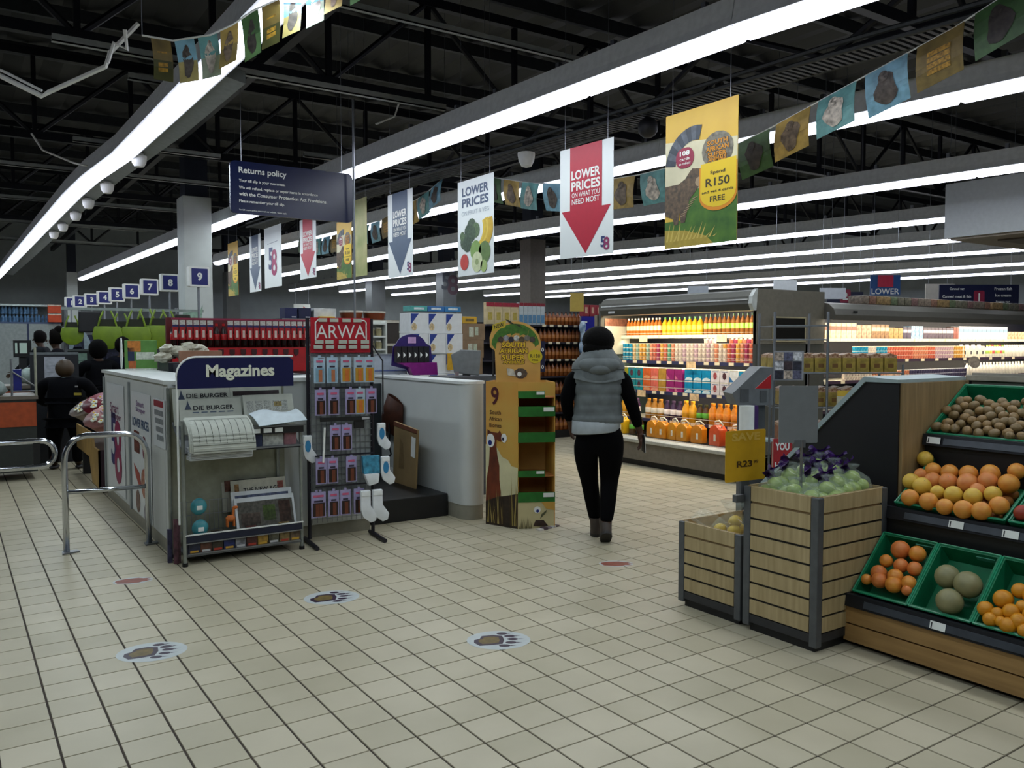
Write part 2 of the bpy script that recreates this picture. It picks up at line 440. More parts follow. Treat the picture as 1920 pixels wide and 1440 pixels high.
COLM = M('#c3cac8', .6, noise=.04, scale=4); COLG = M('#5f6366', .6, noise=.05, scale=4)
def column(name, x, y, wd, z, mat, lab, rot=0):
    t = thing(name, lab, 'column', (x, y, 0), rot); t['kind'] = 'structure'
    b = B(); b.box((-wd/2, -wd/2, 0), (wd/2, wd/2, z), mat); b.build('shaft', t, bevel=.01)
    b = B(); b.box((-wd*.4, -wd*.4, z), (wd*.4, wd*.4, 6.1), M('#1a2130', .5)); b.build('steel_stub', t)
    return t
column("column", 3.47, 14.6, .45, 3.97, COLM, 'white square column behind the number nine sign')
column('column', 3.5, 31.4, .32, 3.9, COLM, 'pale far column behind the low till numbers')
column('column', 11.1, 15.6, .42, 3.9, M('#5c5650', .6), 'grey brown column left of the dairy fridge')
COL58 = column('column', 12.3, 21.7, .45, 3.9, COLG, 'grey column with a faint printed number behind the fruit banner')
column('column', 12.0, 26.0, .5, 3.9, COLG, 'grey column beside the blue arrow banner')
column('column', 7.9, 28.4, .45, 3.9, COLG, 'far grey column behind the far yellow banner')
# white bulkhead box on the right
t = thing('bulkhead', 'white square bulkhead hanging at the right over the dairy fridge', 'bulkhead', (12, 6.6, 0)); t['kind'] = 'structure'
b = B(); b.box((0, -4, 3.08), (.06, 0, 3.85), M('#b9c0c2', .5, noise=.03)); b.build('panel', t)
b = B(); b.box((0.06, -.06, 3.08), (5, 0, 3.85), M('#b9c0c2', .5, noise=.03)); b.build('panel', t)
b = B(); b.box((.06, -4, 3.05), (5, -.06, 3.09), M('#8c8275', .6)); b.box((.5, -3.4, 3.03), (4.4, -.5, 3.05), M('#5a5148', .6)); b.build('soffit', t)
# loose cable ducts broken at the upper left
t = thing('loose_conduit', 'broken white cable conduit dangling at the upper left', 'conduit')
A = lambda *p: p
b = B(); b.tube([(.16, 7.2, 3.6), (.62, 7.0, 3.36), (.66, 6.98, 3.39), (1.0, 6.7, 3.56), (1.03, 6.68, 3.66), (1.2, 6.55, 3.86)], .018, WHITE, 6); b.build('conduit', t)
b = B(); b.tube([(.16, 7.2, 3.62), (.4, 7.1, 3.52), (.62, 7.0, 3.40)], .01, WHITE, 6); b.build('cable', t)
b = B(); b.tube([(1.0, 6.6, 3.56), (1.04, 6.58, 3.7), (1.12, 6.55, 3.66), (1.1, 6.5, 3.78)], .014, WHITE, 6); b.build('clip', t)
t2 = B(); t2.tube([(.9, 11.5, 4.05), (1.0, 11.4, 3.85), (1.3, 11.2, 3.7), (1.45, 11.2, 3.68)], .012, WHITE, 6)
tag(t2.build('loose_cable'), 'thin white cable drooping beside the checkout strip light', 'cable')
t2 = B(); t2.tube([(4.1, 8.2, 4.2), (4.05, 8.25, 4.0), (3.85, 8.3, 3.9)], .01, WHITE, 6)
tag(t2.build('loose_cable'), 'short white cable above the nearest long strip light', 'cable')
# ---------------------------------------------------------------- hanging banners (all face the entrance, in one row)
def hang_wires(t, w, h, top):
    for s in (-1, 1):
        b = B(); b.cyl((s*w*.4, 0, h), (s*w*.4, 0, top), .0025, STEEL, n=5); b.build('wire', t)
def sheet(t, w, h, m, thick=.004, bow=.03):
    b = B()
    f = lambda y: (lambda u, v: ((u-.5)*w, y-bow*sin(pi*v)*0, v*h))
    b.add([(-w/2, 0, 0), (w/2, 0, 0), (w/2, 0, h), (-w/2, 0, h), (-w/2, thick, 0), (w/2, thick, 0), (w/2, thick, h), (-w/2, thick, h)],
          [(0, 1, 2, 3), (7, 6, 5, 4), (0, 4, 5, 1), (1, 5, 6, 2), (2, 6, 7, 3), (3, 7, 4, 0)], m)
    return b.build('sheet', t)
BANW = M('#dfe6e6', .5, noise=.02, scale=3)
def logo58(t, cx, cz, h, y=-.003, c5='#2a3a6e', c8='#8a2a5c'):
    text(t, '5', cx-h*.22, cz+h*.1, y, M(c5, noise=0), h=h*.8, bold=.03)
    text(t, '8', cx+h*.16, cz-h*.06, y-.001, M(c8, noise=0), h=h*.95, bold=.02)
logo58(COL58, 0, 3.3, .62, -.23, '#3c4048', '#4a3640')
def banner(label, y, z, w, h, kind, rz=0, x=4.95):
    t = thing('hanging_banner', label, 'banner', (x, y, z), FACE_X+rz, 'promotional banners hung in a row')
    hang_wires(t, w, h, 6.1-z)
    if kind in ('red', 'blue'):
        sheet(t, w, h, BANW)
        col = M('#b01a34', .45, noise=.03) if kind == 'red' else M('#3d536e', .45, noise=.03)
        b = B(); flat(b, [(-.3*w, h), (-.3*w, .43*h), (-.46*w, .43*h), (0, .03*h), (.46*w, .43*h), (.3*w, .43*h), (.3*w, h)][::-1], -.002, col); b.build('arrow', t)
        text(t, 'LOWER', 0, .745*h, -.004, WHITE, w=.54*w, h=.085*h, bold=.03)
        text(t, 'PRICES', 0, .645*h, -.004, WHITE, w=.54*w, h=.085*h, bold=.03)
        text(t, 'ON WHAT YOU', 0, .565*h, -.004, WHITE, w=.52*w, h=.045*h, bold=.01)
        text(t, 'NEED MOST', 0, .505*h, -.004, WHITE, w=.52*w, h=.05*h, bold=.01)
        logo58(t, .36*w, .10*h, .12*h)
    elif kind == '58':
        sheet(t, w, h, BANW); logo58(t, 0, .43*h, .46*h, c8='#9a1c58')
        b = B(); flat(b, [(-.3*w, .72*h), (.3*w, .735*h), (.3*w, .745*h), (-.3*w, .73*h)], -.003, M('#7d8793', noise=0)); b.build('print_line', t)
    elif kind == 'fruit':
        sheet(t, w, h, BANW)
        nv = M('#2f4668', .5, noise=0)
        text(t, 'LOWER', 0, .88*h, -.003, nv, w=.74*w, h=.095*h, bold=.03); text(t, 'PRICES', 0, .765*h, -.003, nv, w=.74*w, h=.095*h, bold=.03)
        text(t, 'ON FRUIT & VEG', 0, .655*h, -.003, M('#aab4bc', noise=0), w=.76*w, h=.045*h)
        g = M('#3c5c40', .6, noise=.25, scale=40); lg = M('#7da052', .5); ye = M('#d9b92e', .5); rd = M('#c23a33', .5)
        b = B()
        for q, (cx, cz, r) in enumerate([(-.1, .5, .13), (-.2, .46, .1), (.02, .46, .11), (-.1, .43, .12), (-.3, .36, .12), (-.22, .33, .12), (-.36, .42, .07)]): flat(b, arc(cx*w, cz*h, r*w, 0, 360, 14)[:-1], -.002-.0002*q, M(['#4a5f4a', '#3c5240', '#56704c', '#435a44'][q % 4], .6, noise=.25, scale=40))
        b.build('broccoli_print', t)
        b = B()
        for k in range(4): flat(b, arc((.04+.05*k)*w, .47*h, .30*w, -62, 28, 8)+arc((.0+.05*k)*w, .47*h, .22*w, 28, -62, 8), -.003-.0004*k, M(['#d9b92e', '#cfae28', '#dcc040', '#c9a522'][k], .5))
        b.build('banana_print', t)
        b = B(); flat(b, arc(.02*w, .25*h, .15*w, 0, 360, 14)[:-1], -.005, lg); flat(b, arc(.26*w, .22*h, .16*w, 0, 360, 14)[:-1], -.005, M('#5d7a3e', .5)); flat(b, arc(.06*w, .13*h, .15*w, 0, 360, 14)[:-1], -.006, M('#c9d3a6', .5)); flat(b, arc(.06*w, .13*h, .05*w, 0, 360, 8)[:-1], -.007, M('#8fa06a', .5))
        b.build('apple_print', t)
        b = B(); flat(b, arc(-.3*w, .145*h, .12*w, 0, 360, 14)[:-1], -.005, rd); flat(b, arc(.24*w, .08*h, .09*w, 0, 360, 10)[:-1], -.006, M('#9cb56b', .5)); b.build('red_apple_print', t)
    elif kind == 'yellow':
        sheet(t, w, h, M('#c9a13a', .5, noise=.25, scale=2.5, mix='#d8b23e'))
        b = B()
        flat(b, [(-.5*w, .42*h), (.5*w, .40*h), (.5*w, .72*h), (.1*w, .75*h), (-.5*w, .80*h)], -.0012, M('#cfc8a8', .5, noise=.1, scale=4)); b.build('haze_print', t)
        b = B(); flat(b, [(-.5*w, 0), (.5*w, 0), (.5*w, .46*h), (.2*w, .44*h), (-.12*w, .40*h), (-.2*w, .2*h), (-.5*w, .2*h)], -.0018, M('#4f7a24', .5, noise=.3, scale=9, mix='#2f5c1c')); b.build('grass_print', t)
        b = B(); flat(b, [(-.5*w, 0), (.2*w, 0), (.1*w, .06*h), (-.2*w, .12*h), (-.5*w, .14*h)], -.0024, M('#b09a3c', .5)); rng = random.Random(3)
        for k in range(13):
            x0 = (-.48+.055*k)*w; flat(b, [(x0, .05*h), (x0+.03*w, .05*h), (x0+(.05+.06*rng.random())*w, (.14+.09*rng.random()-.006*k)*h)], -.003, M('#c9b45a', .5, noise=0))
        b.build('reed_print', t)
        cat = M('#6f5a44', .6, noise=.3, scale=30, mix='#3e362e')
        b = B(); flat(b, [(-.5*w, .25*h), (-.38*w, .22*h), (-.36*w, .17*h), (-.3*w, .17*h), (-.28*w, .26*h), (-.26*w, .18*h), (-.2*w, .18*h), (-.14*w, .34*h), (-.06*w, .39*h), (.02*w, .45*h), (.08*w, .50*h), (.08*w, .54*h), (.05*w, .55*h), (-.1*w, .565*h), (-.14*w, .545*h), (-.2*w, .50*h), (-.3*w, .47*h), (-.5*w, .47*h)], -.0035, cat)
        for k in range(7): flat(b, [((-.28+.03*k)*w, (.22+.02*k)*h), ((-.20+.03*k)*w, (.235+.02*k)*h), ((-.20+.03*k)*w, (.24+.02*k)*h), ((-.28+.03*k)*w, (.227+.02*k)*h)], -.0042, M('#9b8468', noise=0))
        flat(b, arc(-.01*w, .46*h, .05*w, 0, 360, 8)[:-1], -.0045, M('#a08a6c', noise=0)); b.build('wild_cat_print', t)
        b = B(); a = arc(-.08*w, .58*h, .42*w, 75, 172, 9); a2 = arc(-.08*w, .58*h, .27*w, 75, 172, 9)
        for k in range(9): flat(b, [a[k], a[k+1], a2[k+1], a2[k]], -.0035, M('#4d5560' if k % 2 else '#2b3440', noise=.2))
        b.build('film_print', t)
        b = B(); flat(b, rrect(-.34*w, .58*h, -.08*w, .73*h, .1*w), -.005, M('#8c1a3c', .45, noise=0)); b.build('card_badge', t)
        text(t, '108', -.21*w, .69*h, -.0065, WHITE, w=.14*w, h=.035*h, bold=.03); text(t, 'cards', -.21*w, .648*h, -.0065, WHITE, w=.14*w, h=.022*h); text(t, 'to collect', -.21*w, .615*h, -.0065, WHITE, w=.17*w, h=.018*h)
        b = B(); flat(b, arc(.24*w, .66*h, .21*w, 0, 360, 16, .13*h)[:-1], -.004, M('#857f70', .5, noise=.35, scale=25, mix='#4d4a40')); b.build('logo_back', t)
        gold = M('#c9871c', .5, noise=0)
        for s, zz, ww in (('SOUTH', .715, .27), ('AFRICAN', .672, .30), ('SUPER', .63, .25), ('ANIMALS', .597, .24)): text(t, s, .24*w, zz*h, -.005, M('#4a2f14', noise=0), w=(ww+.02)*w, h=.040*h, bold=.08, name='lettering_outline'); text(t, s, .24*w, zz*h, -.0065, gold, w=ww*w, h=.034*h, bold=.03)
        b = B(); flat(b, [(0, .55*h), (.5*w, .56*h), (.5*w, .36*h)]+arc(.25*w, .34*h, .25*w, 0, -180, 12, .11*h), -.005, M('#d98a1a', .5, noise=0)); b.build('badge_rim', t)
        b = B(); flat(b, [(.02*w, .575*h), (.49*w, .585*h), (.49*w, .36*h)]+arc(.25*w, .355*h, .235*w, 0, -180, 12, .10*h), -.0058, M('#e2c11f', .5, noise=0)); b.build('badge', t)
        for s, zz, ww, hh in (('Spend', .50, .2, .032), ('R150', .435, .32, .06), ('and get 4 cards', .367, .42, .026), ('FREE', .315, .2, .04)): text(t, s, .25*w, zz*h, -.0072, M('#3b3416', noise=0), w=ww*w, h=hh*h, bold=.02)
    elif kind == 'side':
        sheet(t, w, h, M('#b7ae7a', .5, noise=.3, scale=3, mix='#7a8a46'))
    return t
banner('yellow banner offering four cards free for spending R150, with a wild cat', 4.69, 2.35, .76, 1.08, 'yellow')
banner('red arrow lower prices banner left of the yellow cat banner', 6.11, 2.38, .72, 1.03, 'red', .07)
banner('fruit and veg lower prices banner with broccoli and bananas', 8.07, 2.34, .77, 1.08, 'fruit')
banner('blue arrow lower prices banner between column and fruit banner', 9.95, 2.44, .72, 1.1, 'blue')
banner('pair of yellow cat banners beside the tall hanging pole, front one', 11.81, 2.53, .56, .86, 'yellow')
banner('gold banner strip right of the tall hanging pole', 11.2, 2.53, .42, 1.1, 'side', 0)
banner('small red arrow banner below the returns policy sign', 13.32, 2.63, .74, .98, 'red')
banner('white banner with a large 58 logo', 15.1, 2.58, .95, 1.1, '58')
banner('narrow pale blue arrow banner just left of the 58 banner', 16.15, 2.55, .70, 1.08, 'blue')
banner('farthest yellow banner beside the white column', 17.65, 2.54, .72, 1.1, 'yellow')
banner('thin white banner edge right behind the white column', 19.6, 2.5, .5, 1.0, '58')

# ---------------------------------------------------------------- bunting with animal pictures
FL = [('#7d6a35', '#4a4a20', '#b58a2a'), ('#7fb0c4', '#b7a766', '#5b534c'), ('#6fa7a6', '#a6b39a', '#cfc6b8'), ('#b79a52', '#8f7d4a', '#7a6a58'), ('#3f6136', '#56794a', '#39342f')]
def fan(b, f, m, n=14):
    vs = [f(0, 0)]+[f(2*pi*j/n, r) for r in (.35, .7, 1) for j in range(n)]
    b.add(vs, [(0, 1+j, 1+(j+1) % n) for j in range(n)]+[(1+r*n+j, 1+(r+1)*n+j, 1+(r+1)*n+(j+1) % n, 1+r*n+(j+1) % n) for r in (0, 1) for j in range(n)], m)
def bunting(label, P, size, start=0, drop=None, skip=()):
    t = thing('bunting', label, 'bunting', (0, 0, 0), 0)
    b = B(); b.tube([(x, y, z) for x, y, z in P], .006, WHITE, 5); b.build('string', t)
    for q in (0, -1): b = B(); b.cyl(P[q], (P[q][0], P[q][1], 6.1), .003, STEEL, n=4); b.build('wire', t)
    V = [Vector(p) for p in P]; k = start; need = .06
    acc = 0; i = 0; s = need; cum = [0]
    for a, c in zip(V, V[1:]): cum.append(cum[-1]+(c-a).length)
    def at(q):
        for j in range(len(V)-1):
            if q <= cum[j+1]: return V[j].lerp(V[j+1], (q-cum[j])/max(1e-6, cum[j+1]-cum[j]))
        return V[-1].copy()
    q = .05; rng = random.Random(k+5); idx = 0
    while q+size < cum[-1]:
        a, c = at(q), at(q+size); top, bot, blob = FL[k % 5]; k += 1; q += size*1.22; idx += 1
        if idx in skip: continue
        d = (c-a).normalized(); dn = Vector((0, 0, -1)); hh = drop or size*.92
        tw = rng.uniform(-.18, .18); nrm = d.cross(dn).normalized()
        dn2 = (dn+nrm*tw+d*rng.uniform(-.08, .08)).normalized()
        def pt(u, v, o=0): return a+d*(size*u)+dn2*(hh*v)+nrm*(o+.02*sin(pi*v))
        b = B(); n = nrm*.0015
        b.grid(lambda u, v: pt(u, v), 2, 3, M(bot, .5, noise=.15, scale=9)); b.grid(lambda u, v: pt(u, v, .003), 2, 3, M(top, .5, noise=.15))
        f = b.build('flag', t)
        for side in (-.0015, .0045):
            b = B(); b.grid(lambda u, v: pt(u, v*.55, side), 2, 2, M(top, .5, noise=.2, scale=8)); b.build('sky_print', f)
            b = B()
            if (k-1) % 5 == 0:
                for r in range(4): b.add([pt(.25, .3+.13*r, side*1.6), pt(.75, .28+.13*r, side*1.6), pt(.75, .38+.13*r, side*1.6), pt(.25, .40+.13*r, side*1.6)], [(0, 1, 2, 3)], M(blob, noise=.3, scale=60))
            else:
                fan(b, lambda x, r: pt(.5+.26*r*cos(x)*(1+.25*sin(3*x+k)), .55+.36*r*sin(x), side*2), M(blob, .6, noise=.3, scale=25))
                fan(b, lambda x, r: pt(.55+.12*r*cos(x), .26+.13*r*sin(x), side*3), M(blob, .6, noise=.4, scale=40))
            b.build('animal_print', f)
    return t
bunting('bunting of animal picture flags running right behind the yellow banner', [(5.6, 2.55, 3.83), (5.6, 3.04, 3.67), (5.6, 3.82, 3.49), (5.6, 4.59, 3.31), (5.6, 5.2, 3.2), (5.6, 6.1, 3.2), (5.6, 7.0, 3.25), (5.6, 7.9, 3.40), (5.6, 8.9, 3.64)], .33, 4)
bunting('farther bunting of animal flags between fruit banner and returns sign', [(5.6, 9.9, 3.80), (5.6, 10.5, 3.64), (5.6, 12.0, 3.45), (5.6, 13.2, 3.42), (5.6, 14.6, 3.44), (5.6, 15.6, 3.6)], .33, 1)
bunting('bunting of animal flags at top left in front of the checkout light', [(1.0, 5.36, 3.38), (1.15, 5.26, 3.35), (1.33, 5.13, 3.38), (1.44, 5.06, 3.44), (1.54, 4.99, 3.52), (1.76, 4.84, 3.64), (1.97, 4.70, 3.76), (2.1, 4.6, 3.84)], .115, 0, .24)

# ---------------------------------------------------------------- returns policy sign
t = thing('policy_sign', 'large dark blue returns policy sign with white text, hung over kiosk', 'sign', (2.84, 8, 2.79))
b = B(); b.prism(rrect(-.61, 0, .61, .49, .05), 0, .03, M('#0b1740', .25, noise=.04), 'y'); b.build('panel', t)
for s, x, z, h in (('Returns policy', -.53, .40, .075), ('Your till slip is your guarantee.', -.53, .305, .034), ('We will refund, replace or repair items in accordance', -.53, .24, .034), ('with the Consumer Protection Act Provisions.', -.53, .185, .034), ('Please remember your till slip.', -.53, .115, .034), ('For full returns policy, please visit our website. Terms apply.', -.53, .035, .018)):
    text(t, s, x, z, -.003, WHITE, h=h, bold=.02, align='l')
t2 = B(); t2.cyl((0, 0, -1.2), (0, 0, 2.8), .012, STEEL, n=8)
tag(t2.build('pole', loc=(3.42, 7.9, 1.2)), 'thin vertical chrome pole at the right end of returns sign', 'pole')
for s in (-.5, .5):
    b = B(); b.cyl((s, .015, .49), (s, .015, 3.31), .003, STEEL, n=5); b.build('wire', t)

# ---------------------------------------------------------------- till number signs
def till(n, x, y, z, s):
    words = 'zero one two three four five six seven eight nine'.split()
    t = thing('till_number_sign', 'square blue till sign with white number %s' % words[n], 'till sign', (x, y, z), R(6), 'blue till number signs')
    b = B(); b.prism(rrect(-s*.62, -s*.62, s*.62, s*.62, s*.08), 0, .12, WHITE, 'y'); b.build('box', t)
    b = B(); flat(b, rrect(-s*.5, -s*.5, s*.5, s*.5, s*.03), -.002, M('#141d6b', .4, noise=0)); b.build('face', t)
    text(t, str(n), 0, 0, -.004, WHITE, h=s*.5, bold=.04)
    b = B(); b.cyl((0, .06, -s*.6), (0, .06, -z+.001), .02, STEEL, n=8); b.build('post', t)
for n, x, y, z in [(9, 3.13, 12.9, 2.55), (8, 3.20, 15.2, 2.6), (7, 3.14, 16.6, 2.6), (6, 3.1, 18.2, 2.6), (5, 3.05, 19.6, 2.6), (4, 3.02, 21.1, 2.6), (3, 2.92, 22.4, 2.6), (2, 2.8, 23.5, 2.6), (1, 2.72, 24.5, 2.6)]: till(n, x, y, z, .24)
# ---------------------------------------------------------------- kiosk half walls and alcove
KW = M('#c2c6c4', .55, noise=.03, scale=3); SKIRT = M('#8d8a7c', .6, noise=.05)
t = thing('kiosk_counter', 'white half-height kiosk wall behind the magazine rack', 'counter', (0, 0, 0))
b = B(); b.box((1.33, 6.46, .1), (2.92, 6.62, 1.27), KW); b.build('front_wall', t, bevel=.006)
b = B(); b.box((1.33, 6.63, .1), (1.50, 9.45, 1.27), KW); b.build('side_wall', t, bevel=.006)
b = B(); b.box((1.335, 6.47, 0), (2.92, 6.61, .1), SKIRT); b.box((1.335, 6.63, 0), (1.49, 9.44, .1), SKIRT); b.build('skirting', t)
b = B(); b.prism([(1.31, 6.52), (1.37, 6.44), (2.95, 6.44), (2.95, 6.95), (1.75, 6.95), (1.75, 9.5), (1.31, 9.5)], 1.271, 1.30, M('#d3d7d5', .4, noise=.02), 'z'); b.build('counter_top', t)
b = B()
for y in (8.03, 9.44): b.box((1.315, y-.03, .1), (1.335, y+.03, 1.23), M('#8d9496', .5))
b.build('joint_strip', t)
t = thing('kiosk_end_wall', 'white half wall with rounded end beside the cardboard sheet', 'counter', (0, 0, 0))
pts = [(3.76, 9.4), (3.76, 6.42)]+[(3.88+.12*cos(R(a)), 6.42+.12*sin(R(a))) for a in range(190, 351, 16)]+[(4.0, 6.42), (4.0, 9.4)]
b = B(); b.prism(pts, .13, 1.21, KW, 'z'); b.build('wall', t, smooth=.6)
b = B(); b.prism([(x*.96+3.88*.04, y+.004) for x, y in pts], 0, .13, SKIRT, 'z'); b.build('skirting', t, smooth=.6)
b = B(); b.prism([(3.88+(x-3.88)*1.12, y) for x, y in pts], 1.211, 1.235, M('#d6dad8', .4, noise=.02), 'z'); b.build('counter_top', t)
b = B(); b.box((2.995, 8.01, 0), (3.755, 8.06, 1.15), M('#33383b', .6)); b.build('alcove_shade_panel', t)  # added dark panel: the alcove's shade is put into its colour
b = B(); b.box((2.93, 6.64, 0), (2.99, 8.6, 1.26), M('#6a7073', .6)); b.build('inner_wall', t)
# black box and leaning cardboard, bag with strap
b = B(); b.box((2.995, 6.60, 0), (3.75, 8.0, .205), M('#121315', .45, noise=.1)); tag(b.build('platform_box', bevel=.008), 'low black display box standing on the floor in the alcove', 'box')
t = thing('cardboard_sheet', 'flat brown cardboard carton leaning on the white half wall', 'cardboard', (3.74, 7.2, .206), R(-92))
b = B(); M_C = M('#8c744c', .85, noise=.12, scale=3)
b.prism([(-.26, 0), (.24, 0), (.30, .56), (-.22, .60)], -.13, -.11, M_C, 'y'); o = b.build('carton', t)
b = B(); b.prism([(-.225, .56), (.297, .525), (.30, .56), (-.22, .60)], -.135, -.131, M('#6b3a22', .8), 'y'); b.build('flap', t)
b = B(); flat(b, [(.16, .30), (.25, .29), (.27, .48), (.18, .49)], -.133, WHITE); b.build('sticker', t)
b = B(); flat(b, [(-.12, .15), (0, .16), (-.02, .4), (-.08, .45)], -.132, M('#6f5a36', .9)); b.build('stain', t)
t = thing('brown_bag', 'brown leather bag hung over the white half wall', 'bag', (3.735, 7.72, .66), R(-90))
b = B(); b.grid(lambda u, v: ((u-.5)*(.50-.16*v)+.1*v, -.10*sin(pi*u)*(.5+.5*sin(pi*v))-.01, .04+.36*v-.10*u*u), 12, 8, M('#43200f', .5, noise=.2)); b.grid(lambda u, v: ((u-.5)*(.50-.16*v)+.1*v, -.005, .04+.36*v-.10*u*u), 12, 8, M('#43200f', .5, noise=.2)); b.build('body', t, smooth=True)
b = B(); b.tube([(.1, -.08, .15), (.13, -.09, 0), (.10, -.08, -.12), (.12, -.07, -.2), (.05, -.06, -.24)], .009, BLACK, 6); b.build('strap', t)
b = B(); b.box((-.06, -.02, -.40), (.0, -.01, -.30), WHITE); tag(b.build('swing_tag', loc=(3.70, 7.6, .62), rotz=R(-90)), 'small white price tag hanging above black display box', 'tag')

# ---------------------------------------------------------------- posters on the kiosk side wall (facing the tills)
def poster(name, label, y0, y1, z0, z1):
    t = thing(name, label, 'poster', (1.326, (y0+y1)/2, z0), FACE_X)
    wd, h = y1-y0, z1-z0
    b = B(); b.box((-wd/2, -.004, 0), (wd/2, 0, h), M('#d5dadd', .4, noise=.02)); b.build('sheet', t)
    return t, wd, h
t, wd, h = poster('poster', 'white poster with a tall 58 logo at the far kiosk corner', 8.3, 9.25, .14, 1.18)
logo58(t, .02, .42*h, .62*h, -.006, '#2b2f66', '#8a2350')
text(t, 'Smart', -.04, .78*h, -.006, M('#7a4a6a', noise=0), w=.5*wd, h=.09*h); text(t, 'Shopper', .04, .70*h, -.006, M('#7a4a6a', noise=0), w=.6*wd, h=.08*h)
t, wd, h = poster('poster', 'white lower prices poster with food pictures behind the chrome rail', 7.1, 7.93, .12, 1.16)
text(t, 'Smart', 0, .91*h, -.006, M('#8d7a9a', noise=0), w=.4*wd, h=.05*h, bold=.03); text(t, 'Shopper', .02, .855*h, -.006, M('#8d7a9a', noise=0), w=.5*wd, h=.05*h, bold=.03)
text(t, 'LOWER PRICES', 0, .75*h, -.006, M('#3d5878', noise=0), w=.86*wd, h=.075*h, bold=.03)
b = B(); flat(b, rrect(-.36*wd, .50*h, -.06*wd, .68*h, .02), -.006, M('#6a2f22', noise=.3, scale=30)); b.build('food_print', t)
b = B(); flat(b, rrect(.1*wd, .48*h, .26*wd, .66*h, .05), -.006, M('#7a2440', noise=.2)); b.build('food_print', t)
b = B(); flat(b, [(-.4*wd, .40*h), (-.1*wd, .34*h), (.0, .24*h), (-.1*wd, .22*h), (-.3*wd, .30*h)], -.006, M('#a33328', noise=.2)); flat(b, arc(.14*wd, .28*h, .15*wd, 0, 360, 10)[:-1], -.0065, M('#a4664e', noise=.3, scale=30)); b.build('food_print', t)
text(t, '19', .25*wd, .37*h, -.007, M('#a3303a', noise=0), w=.22*wd, h=.07*h, bold=.04)
b = B(); flat(b, arc(-.2*wd, .1*h, .12*wd, 0, 360, 10)[:-1], -.006, M('#7a5a52', noise=.4, scale=30)); flat(b, arc(.2*wd, .05*h, .09*wd, 0, 360, 10)[:-1], -.006, M('#8f8a94', noise=.3)); b.build('food_print', t)
t, wd, h = poster('notice', 'narrow kiosk notice with a red header and grey lines', 6.56, 6.98, .78, 1.15)
b = B(); flat(b, rrect(-.4*wd, .84*h, .4*wd, .97*h, .01), -.006, M('#8c2230', noise=0)); b.build('red_header', t)
b = B()
for k in range(4): flat(b, rrect((-.36+.06*k)*wd, (.66-.17*k)*h, (.38)*wd, (.77-.17*k)*h, .008), -.006, M('#7d8488', noise=.2, scale=60))
b.build('print_lines', t)

# ---------------------------------------------------------------- magazine rack
rk = thing('magazine_rack', 'metal newspaper rack with a dark blue Magazines header', 'magazine rack', (1.32, 6.12, 0))
b = B(); hp = [(0, 1.255), (.83, 1.255), (.83, 1.45)]+arc(.79, 1.43, .04, 0, 90, 4)+arc(.13, 1.34, .13, 90, 180, 8); b.prism(hp, 0, .02, M('#0d1245', .35, noise=.03), 'y'); b.build('header', rk)
b = B(); b.tube([(.0, .01, .30), (0, .01, 1.34)]+[(a, .01, c) for a, c in arc(.13, 1.345, .132, 180, 90, 8)]+[(.83, .01, 1.477)], .008, WHITE, 6); b.build('header_trim', rk)
text(rk, 'Magazines', .44, 1.365, -.003, M('#d9dcc9', noise=0), w=.49, h=.115, bold=.035)
lm = B(); lm.cyl((0, 0, .02), (0, 0, 1), .014, STEEL, n=8); lm.cyl((0, 0, 0), (0, 0, .02), .02, BLACK, n=8)
def leg(x, y, z):
    b = B(); b.cyl((x, y, .025), (x, y, z), .013, M('#9aa09c', .35, .7), n=10); b.cyl((x, y, 0), (x, y, .025), .02, BLACK, n=10); b.build('leg', rk)
leg(.03, .0, 1.03); leg(.89, .03, .94); leg(-.0, .30, 1.25); leg(.80, .30, 1.25)
b = B(); b.box((.0, .315, .1), (.86, .325, 1.25), M('#8f917f', .6)); b.build('back_panel', rk)
b = B(); b.add([(.03, 0, .80), (.88, 0, .80), (.86, .3, 1.0), (.02, .3, 1.0)], [(0, 1, 2, 3)], GREYM); b.add([(.03, 0, .79), (.88, 0, .79), (.86, .3, .99), (.02, .3, .99)], [(3, 2, 1, 0)], GREYM); b.build('upper_shelf', rk)
b = B(); b.box((.50, -.012, .905), (.90, .004, .955), BLACK); b.build('price_rail', rk); b = B(); b.box((.5, -.015, .955), (.92, .0, .965), STEEL); b.box((.03, -.01, .80), (.9, .0, .81), STEEL); b.build('shelf_lip', rk)
for k in range(3):
    b = B(); b.box((.51+.085*k, -.016, .915), (.57+.085*k, -.013, .947), PRICE); b.build('price_tag', rk)
b = B(); b.box((.04, -.01, .165), (.88, .004, .215), M('#0f1730', .4)); b.build('lower_rail', rk); b = B(); b.box((.03, -.014, .215), (.89, .004, .222), WHITE); b.box((.03, -.012, .155), (.89, .004, .163), STEEL); b.box((.05, 0, .075), (.87, .012, .083), STEEL); b.build('lower_lip', rk)
b = B(); b.box((.04, .01, .06), (.88, .31, .075), GREYM); b.build('lower_shelf', rk)
b = B()
for i in range(26): b.cyl((.06+.032*i, .2, .075), (.06+.032*i, .2, .42), .0025, STEEL, n=4)
for z in (.2, .32, .42): b.cyl((.04, .2, z), (.88, .2, z), .003, STEEL, n=4)
o = b.build('wire_grid', rk)
NP = M('#b9bdb2', .8, noise=.05, scale=14); NP2 = M('#c8cdd0', .7, noise=.04)
